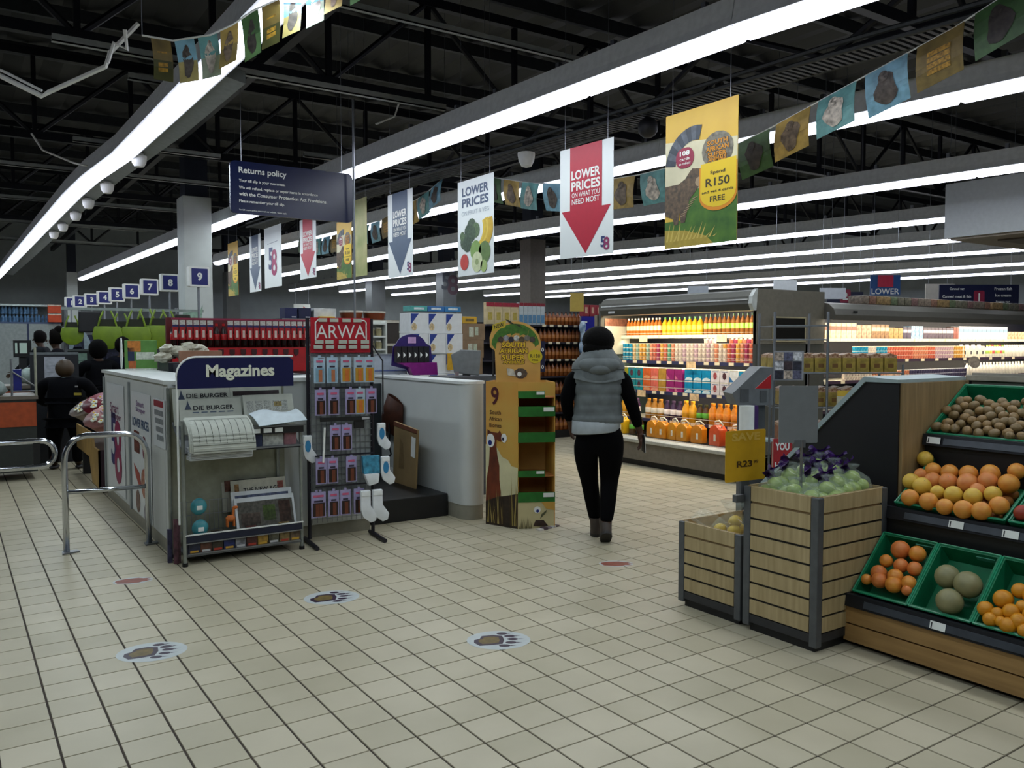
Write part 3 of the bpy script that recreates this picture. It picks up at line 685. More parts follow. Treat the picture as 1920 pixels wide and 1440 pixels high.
def paper(label, x0, x1, z0, z1, y, tilt, title=None, titlepos=.8, col=NP, font=.022, group='newspapers in the magazine rack', extra=None, tm=INK):
    t = thing('newspaper', label, 'newspaper', (1.32+(x0+x1)/2, 6.12+y, z0), 0, group); t.rotation_euler = (-tilt, 0, 0)
    wd, h = x1-x0, z1-z0
    b = B(); b.box((-wd/2, 0, 0), (wd/2, .012, h), col); b.build('pages', t)
    if title: text(t, title, .02, titlepos*h, -.002, tm, w=wd*.66, h=font, bold=.02)
    if extra: extra(t, wd, h)
    return t
def dieb(t, wd, h):
    b = B(); flat(b, [(-.42*wd, .70*h), (-.31*wd, .70*h), (-.35*wd, .86*h), (-.365*wd, .98*h), (-.38*wd, .86*h)], -.002, M('#2f3b52', noise=0)); b.build('emblem', t)
    b = B()
    for k in range(5): flat(b, [((-.3+.14*k)*wd, .6*h), ((-.2+.14*k)*wd, .6*h), ((-.2+.14*k)*wd, .63*h), ((-.3+.14*k)*wd, .63*h)], -.002, M('#46586e', noise=0))
    b.build('print_lines', t)
paper('Die Burger newspaper standing behind the front one in rack top', .02, .47, .98, 1.25, .20, .25, 'DIE BURGER', .80, extra=dieb, font=.032)
paper('Die Burger newspaper standing just above the folded pile', .05, .49, .92, 1.18, .12, .3, 'DIE BURGER', .74, extra=dieb, font=.034)
def side(t, wd, h):
    b = B(); flat(b, [(-.45*wd, .74*h), (.45*wd, .76*h), (.45*wd, .86*h), (-.45*wd, .86*h)], -.002, M('#2a1c20', noise=.3, scale=30)); b.build('photo_print', t)
paper('newspaper with a dark photo strip behind others at rack right', .43, .82, .97, 1.26, .2, .22, extra=side)
def art(t, wd, h):
    b = B()
    for k in range(5): flat(b, [((-.44+.17*k)*wd, .45*h), ((-.30+.17*k)*wd, .45*h), ((-.30+.17*k)*wd, .8*h), ((-.44+.17*k)*wd, .8*h)], -.002, M('#a9ada6', noise=.3, scale=120))
    flat(b, [(.1*wd, .60*h), (.26*wd, .60*h), (.26*wd, .76*h), (.1*wd, .76*h)], -.003, M('#8d7c46', noise=.4, scale=60)); b.build('article_print', t)
paper('pale newspaper with columns and small photo at the rack right', .50, .88, .96, 1.20, .1, .35, extra=art)
t = thing('magazine', 'open white magazine page folded over the rack edge', 'magazine', (1.32, 6.12, 0), 0)
b = B(); b.grid(lambda u, v: (.52+.36*u+.03*v, .1-.16*v, 1.05-.02*v-.06*v*v+.02*sin(6*u)*(1-v)+.03*u), 10, 6, M('#cfdbe0', .5, noise=.05)); b.grid(lambda u, v: (.52+.36*u+.03*v, .104-.16*v, 1.046-.02*v-.06*v*v+.02*sin(6*u)*(1-v)+.03*u), 10, 6, M('#a9c4ce', .5, noise=.1)); b.build('page', t, smooth=True)
for k, (x0, x1, c) in enumerate([(.50, .60, '#2a3354'), (.60, .76, '#a7aaa5'), (.76, .86, '#8a5f66')]):
    b = B(); b.box((x0, .02, .80), (x1-.006, .05, .90), M(c, .7, noise=.2, scale=30)); tag(b.build('magazine', loc=(1.32, 6.12, 0)), ['navy', 'grey', 'pinkish'][k]+' magazine lying below the price rail of the rack', 'magazine', 'magazines under the price rail')
# folded newspaper pile curling over the front
def fold(k):
    o = .012*k
    def f(u, v):
        a = v*1.75
        return (.055+.43*u+.012*sin(k*2.1), -.04-o*.55+.13*(1-sin(a))*1.0-.05*v, .83+.17*cos(a*.9)+.16*(1-v)*.2-o*.2+.02*k*0-.10*max(0, v-.85))
    return f
for k in range(8):
    b = B(); f = fold(k); b.grid(lambda u, v: f(u, v if v < 1 else 1+.0*k), 1, 12, NP)
    z = -.014*(8-k)
    b.add([(.06, -.07-.004*k, .74+.011*k), (.49, -.07-.004*k, .74+.011*k), (.49, .05, .74+.011*k), (.06, .05, .74+.011*k), (.06, -.07-.004*k, .748+.011*k), (.49, -.07-.004*k, .748+.011*k), (.49, .05, .748+.011*k), (.06, .05, .748+.011*k)], [(0, 1, 5, 4), (4, 5, 6, 7), (0, 3, 2, 1), (1, 2, 6, 5), (0, 4, 7, 3)], NP2)
    if k == 7:
        for q in range(9):
            for s in range(1): b.grid(lambda u, v: tuple(Vector(f((q+.93+.07*u)/9.3, v*.8+.04))+Vector((0, -.002, .001))), 1, 8, M('#5b5f58', .8, noise=.2))
        for q in range(8): b.grid(lambda u, v: tuple(Vector(f(u, .60+.052*q+.012*v))+Vector((0, -.004, .001))), 6, 1, M('#6a6d62', .8, noise=.2) if q % 2 else M('#cfd2c8', .8))
        b.grid(lambda u, v: tuple(Vector(f(u*.95+.02, .02+.02*v))+Vector((0, -.003, .004))), 1, 1, INK)
    tag(b.build('newspaper', loc=(1.32, 6.11-.002*k, .015)), 'folded newspaper hanging over the rack front, %s from the bottom of its pile' % od(k), 'newspaper', 'folded newspapers in the front pile')
# lower tabloids
def tab(cols):
    def f(t, wd, h):
        b = B()
        for (a, c0, c1, d, m) in cols: flat(b, [((a-.5)*wd, c0*h), ((c1-.5)*wd, c0*h), ((c1-.5)*wd, d*h), ((a-.5)*wd, d*h)], -.002, M(m, .7, noise=.3, scale=40))
        b.build('photo_print', t)
    return f
paper('tabloid with big dark vertical headline in the rack, topmost of lower right', .37, .80, .30, .64, .27, .2, None, .82, font=.07, extra=tab([(.05, .45, .2, .95, '#6d4436'), (.2, .66, .8, .96, '#3a3a38'), (.25, .72, .36, .92, '#b5b2a2'), (.42, .72, .52, .92, '#b5b2a2'), (.58, .72, .7, .92, '#b5b2a2')]), col=M('#a9a89a', .8), tm=M('#c4c1b0', noise=0))
paper('THE NEW AGE newspaper in the lower right of the rack', .42, .84, .26, .545, .18, .25, 'THE NEW AGE', .72, font=.035, extra=tab([(.06, .6, .14, .9, '#8d6a3e'), (.84, .6, .95, .9, '#8d4a3e')]), col=M('#b4b2a2', .8))
paper('white bordered picture newspaper behind the front tabloid', .40, .86, .22, .475, .10, .3, extra=tab([(.06, .5, .94, .88, '#4d5670')]), col=NP2)
paper('front tabloid with green and brown photos at the lower rail', .41, .86, .20, .435, .05, .33, extra=tab([(.04, .0, .96, .86, '#4c4a42'), (.45, .2, .66, .7, '#5f7a34'), (.72, .1, .92, .8, '#5a3a2e'), (.08, .1, .4, .5, '#5d4f46')]), col=NP2)
# small toys and magazines at the bottom
for k, z in enumerate((.40, .25)):
    b = B(); b.ell((0, 0, 0), (.058, .03, .062), M('#3f8f9a', .35, noise=.15)); b.box((-.02, -.03, -.02), (.02, -.025, .01), WHITE)
    tag(b.build('toy_pack', smooth=.8, loc=(1.47, 6.21-.03*k, z)), ['upper', 'lower'][k]+' round teal toy pack in the lower left of rack', 'toy', 'teal toy packs')
t = thing('toy_giraffe', 'small orange toy animal standing in the lower rack', 'toy', (1.69, 6.2, .23)); t.scale = (1.2, 1.2, 1.2)
b = B(); OR = M('#c46a2a', .5); b.ell((0, 0, .05), (.03, .02, .022), OR); b.cyl((.015, 0, .05), (.02, 0, .11), .008, OR, n=6); b.ell((.03, 0, .115), (.018, .01, .01), OR); b.build('body', t)
for k, (dx, dy) in enumerate([(-.02, -.01), (-.02, .01), (.02, -.01), (.02, .01)]):
    b = B(); b.cyl((dx, dy, 0), (dx, dy, .04), .006, OR, n=5); b.build('leg', t)
cols = ['#2b2f4a', '#5d3a2c', '#3a3327', '#23306a', '#8d8f98', '#5b2f28', '#b08a3a', '#6d6a58', '#8f7a4c', '#74604a']
for k, c in enumerate(cols):
    b = B(); x = .06+.082*k; b.box((x, .02, .078), (x+.076, .05, .20+.012*(k % 3)), M(c, .5, noise=.35, scale=25)); b.box((x+.01, .018, .085), (x+.066, .02, .10), M(['#d0a23a', '#c9c9c9', '#b5402e'][k % 3], .5))
    tag(b.build('magazine', loc=(1.32, 6.12, 0)), 'glossy magazine on the bottom shelf of rack, %s from the left' % od(k), 'magazine', 'magazines on the bottom rack shelf')
for k, (x, c) in enumerate([(.03, '#5d3a44'), (.05, '#7a5a62'), (.0, '#3a3a58')]):
    b = B(); b.box((x-.05, .1+.03*k, .06), (x-.02, .13+.03*k, .38-.04*k), M(c, .5, noise=.3, scale=30)); tag(b.build('magazine', loc=(1.32, 6.12, -.058)), 'magazine sticking out at the left side of rack, %s from the front' % od(k), 'magazine', 'magazines at the left rack side')

# ---------------------------------------------------------------- hosiery stand
hs = thing('hosiery_stand', 'wire hosiery stand with a red ARWA header', 'display stand', (2.335, 6.30, 0), R(-6))
PK = M('#2a2830', .4, .4)
for x in (0, .52):
    b = B(); b.cyl((x, .02, .03), (x, .02, 1.77), .015, PK, n=8); b.build('post', hs)
for x, dx in ((0, -.02), (.5, .02)):
    b = B(); b.tube([(x+dx, -.28, .018), (x+dx, .10, .018)], .017, PK, 8); b.build('foot', hs)
b = B(); b.box((.02, .02, .20), (.50, .028, 1.5), M('#9aa09f', .6)); b.build('back_panel', hs)
b = B()
for i in range(13): b.cyl((.02+.04*i, .012, .15), (.02+.04*i, .012, 1.5), .003, STEEL, n=4)
for i in range(27): b.cyl((.0, .010, .18+.05*i), (.52, .010, .18+.05*i), .003, STEEL, n=4)
b.build('wire_grid', hs)
b = B(); b.box((.02, -.01, 1.50), (.50, .01, 1.775), M('#b00f24', .4, noise=.03)); b.build('header', hs)
text(hs, 'ARWA', .26, 1.665, -.013, WHITE, w=.40, h=.105, bold=.0, space=1.0)
b = B()
b.tube([(.055, -.014, 1.60), (.055, -.014, 1.735), (.075, -.014, 1.755), (.1, -.014, 1.755)], .006, WHITE, 5); b.tube([(.40, -.014, 1.755), (.45, -.014, 1.755), (.465, -.014, 1.74), (.465, -.014, 1.60)], .006, WHITE, 5); b.build('header_frame', hs)
TG = M('#b9bcae', .6, noise=.05)
for z, xs in ((1.755, (.11, .20, .30, .39)), (1.585, (.08, .16, .27, .35, .45)), (1.545, (.07, .165, .26, .35, .45))):
    for x in xs:
        b = B(); b.box((x-.033, -.03, z-.014), (x+.033, -.022, z+.014), TG); b.cyl((x, -.022, z), (x, -.005, z), .004, STEEL, n=5); b.build('label_holder', hs)
b = B(); b.tube([(.05, -.26, 1.46), (.05, -.02, 1.46)], .004, STEEL, 5); b.tube([(.52, .0, 1.56), (.60, -.02, 1.43), (.60, -.02, 1.0)], .006, PK, 6); b.tube([(.09, -.12, .92), (.07, -.14, .65)], .008, WHITE, 6); b.build('hook_arm', hs)
b = B(); b.box((.06, -.12, .965), (.47, -.10, .995), BLACK); b.box((.39, -.123, .97), (.45, -.12, .99), M('#a9a9ad', .5)); b.build('ticket_rail', hs)
for z in (1.22, .69, .45):
    b = B(); b.box((.02, -.10, z), (.5, -.09, z+.012), PK); b.build('hook_bar', hs)
for x in (.33, .39, .37, .35):
    b = B(); b.box((x, -.11, .90), (x+.02, -.09, .965), BLACK); b.build('hook', hs)
PB = [M('#a9c3d6', .4), M('#b9a9c9', .4), M('#b5acd0', .4)]
def pack_mesh(card, pic, pic2):
    b = B(); b.box((-.042, 0, -.20), (.042, .012, 0), card); b.box((-.030, -.003, -.19), (.034, 0, -.085), pic); b.box((-.008, -.005, -.19), (.020, -.003, -.095), pic2)
    b.box((-.025, -.003, -.040), (.025, 0, -.024), M('#c0577a', .5, noise=0)); b.box((-.02, -.004, -.078), (.02, 0, -.066), M('#2b2438', noise=0)); b.box((-.01, .002, 0), (.01, .008, .016), card)
    return b.mesh('hosiery_pack')
pm = {'beach': pack_mesh(PB[0], M('#7fa4b8', .4), M('#b5704a', .5)), 'gold': pack_mesh(M('#a9bccb', .4), M('#b98a2a', .4), M('#c96f2a', .5)), 'brown': pack_mesh(M('#9c94bb', .4), M('#24120f', .4), M('#6a341e', .5))}
rows = [(1.465, [(.055, 'beach'), (.155, 'beach'), (.265, 'gold'), (.37, 'gold'), (.455, 'gold')], 'top'), (1.215, [(.06, 'brown'), (.165, 'brown'), (.30, 'brown'), (.375, 'gold'), (.47, 'brown')], 'second'), (.935, [(.175, 'brown'), (.265, 'brown')], 'middle'), (.68, [(.06, 'brown'), (.15, 'brown'), (.30, 'brown')], 'fourth'), (.42, [(.02, 'brown'), (.05, 'brown'), (.155, 'brown'), (.25, 'brown'), (.36, 'brown')], 'bottom')]
cw, sw = cos(R(-6)), sin(R(-6))
def onstand(x, y): return (2.335+x*cw-y*sw, 6.30+x*sw+y*cw)
for z, L, nm in rows:
    for i, (x, k) in enumerate(L):
        X, Y = onstand(x, -.12)
        tag(link('hosiery_pack', pm[k], None, (X, Y, z), (0, 0, R(-6))), {'beach': 'blue beach-picture', 'gold': 'golden picture', 'brown': 'lilac brown-legs'}[k]+' hosiery pack, %s from left in %s row of the stand' % (od(i), nm), 'hosiery pack', 'hosiery packs on the red stand')
SOCK = M('#dfe3e6', .8, noise=.04); SB = M('#2d7fb0', .5)
def sock(x, y, z, label, blue=False, s=1, rz=0):
    X, Y = onstand(x, y)
    t = thing('sock_pack', label, 'socks', (X, Y, z), R(-6)+rz, 'white socks on the stand'); t.scale = (s, s, s)
    b = B(); b.prism([(-.035, 0), (.03, 0), (.032, -.1), (.075, -.16), (.065, -.20), (.03, -.21), (-.02, -.17), (-.035, -.12)], -.014, .014, SOCK, 'y'); b.build('sock', t, bevel=.008, smooth=.7)
    b = B(); b.box((-.03, -.018, -.035), (.028, -.013, -.005), M('#e8ecec', .5)); b.build('band', t)
    if blue: b = B(); flat(b, arc(.0, -.08, .022, 0, 360, 12, .045)[:-1], -.0165, SB); b.build('blue_print', t)
sock(-.03, -.06, .86, 'white sock pack with a blue oval at the stand left edge', True, 1.05)
sock(.57, -.06, .93, 'white sock pack with a blue flame, top at the stand right', True, 1.05)
t = thing('sock_pack', 'blue and white sock bundle in the middle of stand right side', 'socks', (*onstand(.46, -.14), .68), R(-6), 'white socks on the stand')
b = B(); b.prism([(-.08, 0), (.06, 0), (.06, -.14), (-.07, -.14)], -.02, .02, M('#3d8fb0', .6, noise=.25, scale=30), 'y'); b.build('blue_part', t)
b = B(); b.prism([(-.07, -.14), (.06, -.14), (.05, -.22), (-.03, -.24)], -.03, .03, SOCK, 'y'); b.build('toe', t, bevel=.015, smooth=.7)
sock(.57, -.15, .67, 'white ankle sock with teal heel, lower right of stand', True, 1.1)
sock(.40, -.16, .41, 'white ankle sock at the bottom right, left one of the pair', False, 1.25)
sock(.50, -.16, .41, 'white ankle sock at the bottom right, right one of pair', False, 1.25)

# ---------------------------------------------------------------- yellow cardboard promo stand
ps = thing('promo_stand', 'yellow cardboard promo stand with shelves and animal prints', 'promo stand', (3.97, 5.79, 0))
Pp = {'M': (0, 0), 'L': (-.115, .325), 'R': (.29, -.135), 'BR': (.44, .2), 'BL': (.06, .46)}
YC = M('#c98f3c', .6, noise=.12, scale=3, mix='#c2a04a'); YC2 = M('#d0a050', .6, noise=.1, scale=4)
def wallp(b, a, c, z0, z1, m, th=.008):
    a, c = Vector(a), Vector(c); d = (c-a).normalized(); n = Vector((d.y, -d.x))*th
    b.prism([(a.x, a.y), (c.x, c.y), (c.x-n.x, c.y-n.y), (a.x-n.x, a.y-n.y)], z0, z1, m, 'z')
b = B(); wallp(b, Pp['L'], Pp['M'], 0, 1.245, YC); b.build('left_panel', ps)
b = B(); wallp(b, Pp['R'], Pp['BR'], 0, 1.245, YC); b.build('right_panel', ps)
b = B(); wallp(b, Pp['BR'], Pp['BL'], 0, 1.245, YC2); wallp(b, Pp['BL'], Pp['L'], 0, 1.245, YC2); b.build('back_panel', ps)
b = B(); wallp(b, Pp['M'], Pp['R'], 0, .225, M('#c3b78a', .6, noise=.1, scale=5)); b.build('front_base', ps)
b = B(); wallp(b, Pp['M'], Pp['R'], 1.13, 1.245, YC); b.build('front_top', ps)
quad = [Pp['M'], Pp['R'], Pp['BR'], Pp['BL'], Pp['L']]
for z, tall, w_ in ((.225, .085, 1), (.44, .055, .72), (.735, .085, 1), (.955, .085, 1), (1.11, .06, .72)):
    b = B(); b.prism([(x*.97+.004, y*.97+.006) for x, y in quad], z, z+.008, M('#b5753a', .7), 'z'); b.build('shelf', ps)
    b = B(); a = Vector(Pp['M']); c = a.lerp(Vector(Pp['R']), w_); wallp(b, a+Vector((-.002, -.004)), c+Vector((-.002, -.004)), z, z+tall, M('#1d6b20', .55, noise=.1)); b.build('green_rail', ps)
    if z != .735:
        b = B(); a2 = a.lerp(c, .68)+Vector((-.004, -.009)); c2 = a.lerp(c, .97)+Vector((-.004, -.009)); wallp(b, a2, c2, z+tall*.5, z+tall*.92, PRICE, .003); b.build('price_card', ps)
def onpanel(o, a, c):     # put an object built facing -Y onto the panel from a to c
    a, c = Vector(a), Vector(c); d = (c-a).normalized(); n = Vector((d.y, -d.x))
    o.location = (a.x+n.x*.003, a.y+n.y*.003, 0); o.rotation_euler = (0, 0, math.atan2(d.y, d.x)); return o
La, Lc = Pp['L'], Pp['M']; LW = (Vector(Lc)-Vector(La)).length
on = lambda o: onpanel(o, La, Lc)
on(text(ps, '9', .10, 1.12, 0, M('#4a1418', noise=0), h=.16, w=.085, bold=.02))
for s, z, wd in (('South', .98, .12), ('African', .925, .135), ('Biomes', .868, .13)): on(text(ps, s, .105, z, 0, M('#5a3a1e', noise=0), w=wd, h=.036))
b = B(); flat(b, [(0, .0), (LW, 0), (LW, .52), (.28, .53), (.24, .58), (.18, .6), (.12, .68), (.0, .70)], -.0004, M('#cfc9a0', .6, noise=.08, scale=5)); on(b.build('sky_print', ps))
br = M('#6b2f14', .6, noise=.25, scale=8)
b = B(); flat(b, [(.0, .18), (.16, .18), (.165, .30), (.15, .40), (.15, .52), (.13, .60), (.115, .70), (.12, .745), (.16, .73), (.19, .745), (.175, .79), (.155, .83), (.135, .805), (.06, .81), (.02, .83), (.02, .78), (.04, .74), (.045, .66), (.035, .52), (.01, .40)], -.0012, br); on(b.build('animal_print', ps))
b = B(); flat(b, arc(.055, .735, .045, 0, 360, 14, .06)[:-1], -.002, WHITE); flat(b, arc(.20, .765, .03, 0, 360, 12, .04)[:-1], -.002, WHITE); flat(b, arc(.05, .715, .02, 0, 360, 10, .025)[:-1], -.003, M('#1c2b78', noise=0)); flat(b, arc(.19, .755, .012, 0, 360, 8, .016)[:-1], -.003, M('#1c1c38', noise=0)); on(b.build('eye_print', ps))
b = B(); flat(b, [(0, 0), (LW, 0), (LW, .30), (.22, .27), (.12, .25), (0, .2)], -.0016, M('#2e2114', .6, noise=.3, scale=20)); rng = random.Random(4)
for k in range(26):
    x = .01+LW*.96*rng.random(); h = .1+.2*rng.random()+(.2 if x > .22 else 0)*rng.random(); flat(b, [(x, .02), (x+.012, .02), (x+.012+rng.uniform(-.03, .03), h+.05)], -.0024-.0001*k, M(['#8f7c3e', '#3d2b16', '#55421f', '#a08d50'][k % 4], noise=0))
on(b.build('grass_print', ps))
Ra, Rc = Pp['M'], Pp['R']; onr = lambda o: onpanel(o, Ra, Rc)
b = B(); flat(b, [(.2, .225), (.32, .225), (.32, .15), (.24, .17)], -.002, YC)
for k in range(9): x = .01+.012*k; flat(b, [(x, .0), (x+.008, .0), (x+.012, .06+.05*((k*7) % 4)/3)], -.003, M('#5a5230', noise=0))
onr(b.build('grass_print', ps))
b = B(); flat(b, [(.13, .02), (.26, .02), (.22, .07), (.15, .07)], -.003, M('#3a251c', noise=.3, scale=30)); flat(b, [(.19, .08), (.24, .13), (.25, .16), (.2, .12)], -.003, M('#55563a', noise=.2)); flat(b, arc(.165, .16, .03, 0, 360, 12)[:-1], -.004, WHITE); flat(b, arc(.168, .15, .014, 0, 360, 8)[:-1], -.005, M('#1c2b78', noise=0)); onr(b.build('animal_print', ps))
# arched header card
hc = B(); hd = [(-.17, 0), (.21, 0), (.21, .28)]+arc(.0, .32, .215, 0, 120, 10, .20)+[(-.2, .46), (-.225, .38), (-.22, .30), (-.18, .27)]
hc.prism(hd, 0, .008, YC2, 'y'); o = hc.build('header_card', ps); H0 = (.06, .12, 1.24); Hr = R(-31)
def onh(q): q.location = H0; q.rotation_euler = (0, 0, Hr); return q
onh(o)
b = B(); a1 = arc(-.005, .31, .205, 5, 175, 14, .19); a2 = arc(-.005, .29, .17, 5, 175, 14, .13)
for k in range(14): flat(b, [a1[k], a1[k+1], (a2[k+1][0], a2[k+1][1]-.02*(k % 2)), a2[k]], -.002, M('#4a7a22', .6, noise=.3, scale=30, mix='#2f5a18'))
onh(b.build('leaf_print', ps))
for s, z, wd in (('SOUTH', .32, .2), ('AFRICAN', .268, .24), ('SUPER', .212, .2), ('ANIMALS', .172, .18)): onh(text(ps, s, -.02, z, -.0045, M('#4a2f14', noise=0), w=wd+.012, h=.052 if s != 'ANIMALS' else .034, bold=.08, name='lettering_outline')); onh(text(ps, s, -.02, z, -.006, M('#d8b022', noise=0), w=wd, h=.043 if s != 'ANIMALS' else .026, bold=.03))
b = B(); rng = random.Random(9)
for k in range(7): x = -.13+.045*k; flat(b, arc(x, .365+.012*(k % 2), .026, 0, 360, 8)[:-1], -.003-.0003*k, M(['#4a3a2e', '#8f8f95', '#2b2536', '#c9c9c2', '#5a4a30', '#777268', '#4a4038'][k], noise=.3, scale=40))
flat(b, arc(.04, .075, .06, 0, 360, 10, .045)[:-1], -.003, M('#5a4a3c', noise=.3, scale=40)); flat(b, [(-.07, .06), (.0, .05), (-.02, .11), (-.08, .12)], -.004, M('#c5c0b0', noise=.2)); flat(b, arc(.03, .07, .02, 0, 360, 8)[:-1], -.005, WHITE); onh(b.build('animal_print', ps))
b = B(); flat(b, arc(.165, .22, .062, 0, 360, 14, .06)[:-1], -.004, M('#cdb51e', noise=0)); onh(b.build('price_badge', ps)); onh(text(ps, 'R150', .165, .225, -.006, M('#3b3416', noise=0), w=.085, h=.03)); onh(text(ps, 'FREE', .165, .188, -.006, M('#3b3416', noise=0), w=.05, h=.012))
b = B(); flat(b, [(-.20, .435), (-.09, .47), (-.085, .53), (-.20, .49)], -.004, M('#c9b030', noise=0)); onh(b.build('new_badge', ps)); onh(text(ps, 'NEW', -.145, .482, -.006, INK, w=.085, h=.032, rot=.28))
b = B(); b.prism([(-.05, .5), (.03, .49), (.06, .46), (-.02, .5), (-.06, .53), (-.09, .535)], -.004, .004, M('#2e3024', .6), 'y'); onh(b.build('bird_cutout', ps))
b = B(); rng = random.Random(2)
for k in range(5): b.box((.1+.05*k, -.17+.012*k, 0), (.15+.05*k, -.12+.012*k, .012+.006*(k % 2)), M(['#c9c3bd', '#4a3a40', '#8d8088', '#d0d0d0', '#5a4a4a'][k], .6))
tag(b.build('paper_scraps', loc=(3.97, 5.79, 0)), 'torn paper scraps on the floor at the promo stand foot', 'litter')

# ---------------------------------------------------------------- chrome entrance rails
t = thing('guard_rail', 'chrome tube guard rail standing beside the kiosk posters', 'rail', (.70, 7.0, 0), R(-4))
b = B(); b.tube([(0, 0, .01), (0, 0, .66)]+[(.15-.15*cos(R(a)), 0, .70+.18*sin(R(a))) for a in range(0, 91, 15)]+[(.42+.15*sin(R(a)), 0, .70+.18*cos(R(a))) for a in range(0, 91, 15)]+[(.57, 0, .01)], .022, CHROME, 14); b.build('frame', t, smooth=True)
b = B(); b.tube([(.02, 0, .46), (.55, 0, .46)], .017, CHROME, 12); b.build('cross_bar', t, smooth=True)
for x in (0, .57):
    b = B(); b.prism([(x-.03, -.05), (x+.09, -.0), (x+.07, .05), (x-.03, .05)], .001, .012, STEEL, 'z'); b.build('foot_plate', t)
t = thing('swing_gate', 'chrome looped swing gate arm reaching in from the left edge', 'gate', (-.35, 7.0, 0))
b = B(); P = [(0, 0, .86), (.88, 0, .86)]+[(.90+.09*sin(R(a)), 0, .765+.095*cos(R(a))) for a in range(15, 180, 15)]+[(.88, 0, .67), (0, 0, .67)]
b.tube(P, .02, CHROME, 12); b.build('loop', t, smooth=True)
b = B(); b.cyl((0, 0, 0), (0, 0, 1.0), .035, CHROME, n=14); b.build('post', t, smooth=.6)
b = B(); b.box((.85, -.01, .69), (.895, .01, .84), BLACK); b.build('black_plate', t)
# ---------------------------------------------------------------- slatted produce bins
WOOD = M('#b3a078', .55, noise=.16, scale=5, stretch=(8, 8, .7), mix='#9c8a62'); POST = M('#595c5f', .5, .3); PLY = M('#b59b72', .6, noise=.1)
def bin_(label, x0, x1, y0, y1, top, n, right_face=True):
    t = thing('produce_bin', label, 'produce bin', (x0, y0, 0))
    X, Y = x1-x0, y1-y0; p = .045; base = .095; st = (top-base)/n
    b = B(); b.box((.03, .03, 0), (X-.03, Y-.03, .05), DARK); b.box((.006, .006, .05), (X-.006, Y-.006, base), M('#2d2e31', .5)); b.build('plinth', t)
    b = B(); b.box((.012, .012, base), (X-.012, Y-.012, top-.14), BLACK); b.build('core', t)
    for a, c in ((0, 0), (0, Y-p), (X-p, 0), (X-p, Y-p)):
        b = B(); b.box((a, c, .03), (a+p, c+p, top-.002), POST); b.build('corner_post', t, bevel=.006)
    for i in range(n):
        z0 = base+i*st+.008; z1 = base+(i+1)*st-.005
        if i == n-1: z1 = top
        b = B(); b.box((.002, p+.003, z0), (.014, Y-p-.003, z1), WOOD); b.build('slat', t)
        b = B(); b.box((X-.014, p+.003, z0), (X-.002, Y-p-.003, z1), WOOD); b.build('slat', t)
        b = B(); b.box((p+.003, .002, z0), (X-p-.003, .014, z1), WOOD); b.build('slat', t)
        b = B(); b.box((p+.003, Y-.014, z0), (X-p-.003, Y-.002, z1), WOOD); b.build('slat', t)
    b = B()
    for q in ((0, .0, X, .022), (0, Y-.022, X, Y), (0, 0, .022, Y), (X-.022, 0, X, Y)): b.box((max(.016, q[0]+.003), max(.016, q[1]+.003), top-.13), (min(X-.016, q[2]-.003), min(Y-.016, q[3]-.003), top+.002), PLY)
    b.build('lining', t)
    return t
bin_('tall slatted wooden bin with grey corner posts, holding bagged green apples', 3.60, 4.20, 2.585, 3.06, .80, 8)
bin_('short slatted wooden bin with a bag of lemons', 3.61, 4.20, 3.085, 3.56, .515, 5)
FILM = M('#d5e6dc', .08, noise=0, alpha=.13, spec=1.0); APPLE = M('#a6b95a', .3, noise=.18, scale=12, mix='#87a046'); PUR = M('#3b1466', .3, noise=.3, scale=20)
rng = random.Random(12)
def apple_bag(x, y, z, s, label, tie):
    t = thing('apple_bag', label, 'apple bag', (x, y, z), rng.uniform(-1, 1), 'bagged green apples in the tall bin')
    for k in range(4):
        a = 2*pi*k/4+.4; b = B(); b.ell((.045*cos(a), .045*sin(a), .045+.012*(k % 2)), (.045, .045, .041), APPLE, 12, 8); b.build('apple', t, smooth=True)
    b = B(); b.ell((0, 0, .10), (.044, .044, .040), APPLE, 12, 8); b.build('apple', t, smooth=True)
    b = B(); b.lathe([(.03, -.002), (.09, .02), (.102, .06), (.085, .11), (.045, .135), (.018, .15), (.032, .165), (.038, .175)], FILM, n=14)
    b.v = [(vx*(1+.16*sin(5*math.atan2(vy, vx)+9*vz)), vy*(1+.16*cos(4*math.atan2(vy, vx)+7*vz)), vz) for vx, vy, vz in b.v]; b.build('film', t, smooth=True)
    if tie:
        b = B(); b.grid(lambda u, v: ((u-.5)*(.06+.06*v)+.02*sin(9*v), .02*sin(7*u+5*v)+.03, .125+.075*v+.015*sin(8*u)), 8, 6, PUR); b.build('purple_print', t, smooth=True)
    t.scale = (s, s, s)
k = 0
for j, y in enumerate((2.72, 2.825, 2.93)):
    for i, x in enumerate((3.735, 3.85, 3.96, 4.075)):
        apple_bag(x+rng.uniform(-.02, .02), y+rng.uniform(-.015, .015), .69+.03*i*.6+.02*j-(.02 if i == 0 else 0), 1.0, 'bag of green apples in the tall bin, %s along in its %s row' % (od(i), ('front', 'middle', 'back')[j]), i >= 1 or j == 2)
t = thing('lemon_bag', 'clear bag of yellow lemons in the short bin', 'lemon bag', (3.78, 3.28, .43))
LEM = M('#d2b11e', .4, noise=.1)
for k, (a, c, z) in enumerate([(0, 0, .05), (.07, .03, .05), (-.03, .08, .05), (.03, .02, .10), (.14, -.05, .04), (.10, -.08, .05)]):
    b = B(); b.ell((a, c, z), (.045, .036, .036), LEM, 12, 8); b.build('lemon', t, smooth=True)
b = B(); b.lathe([(.04, 0), (.12, .03), (.13, .08), (.09, .13), (.03, .16), (.06, .2), (.08, .23)], FILM, n=14); b.v = [(x*(1+.2*sin(5*math.atan2(y, x)+9*z)), y*(1+.2*cos(4*math.atan2(y, x)+7*z)), z) for x, y, z in b.v]; b.build('film', t, smooth=True)
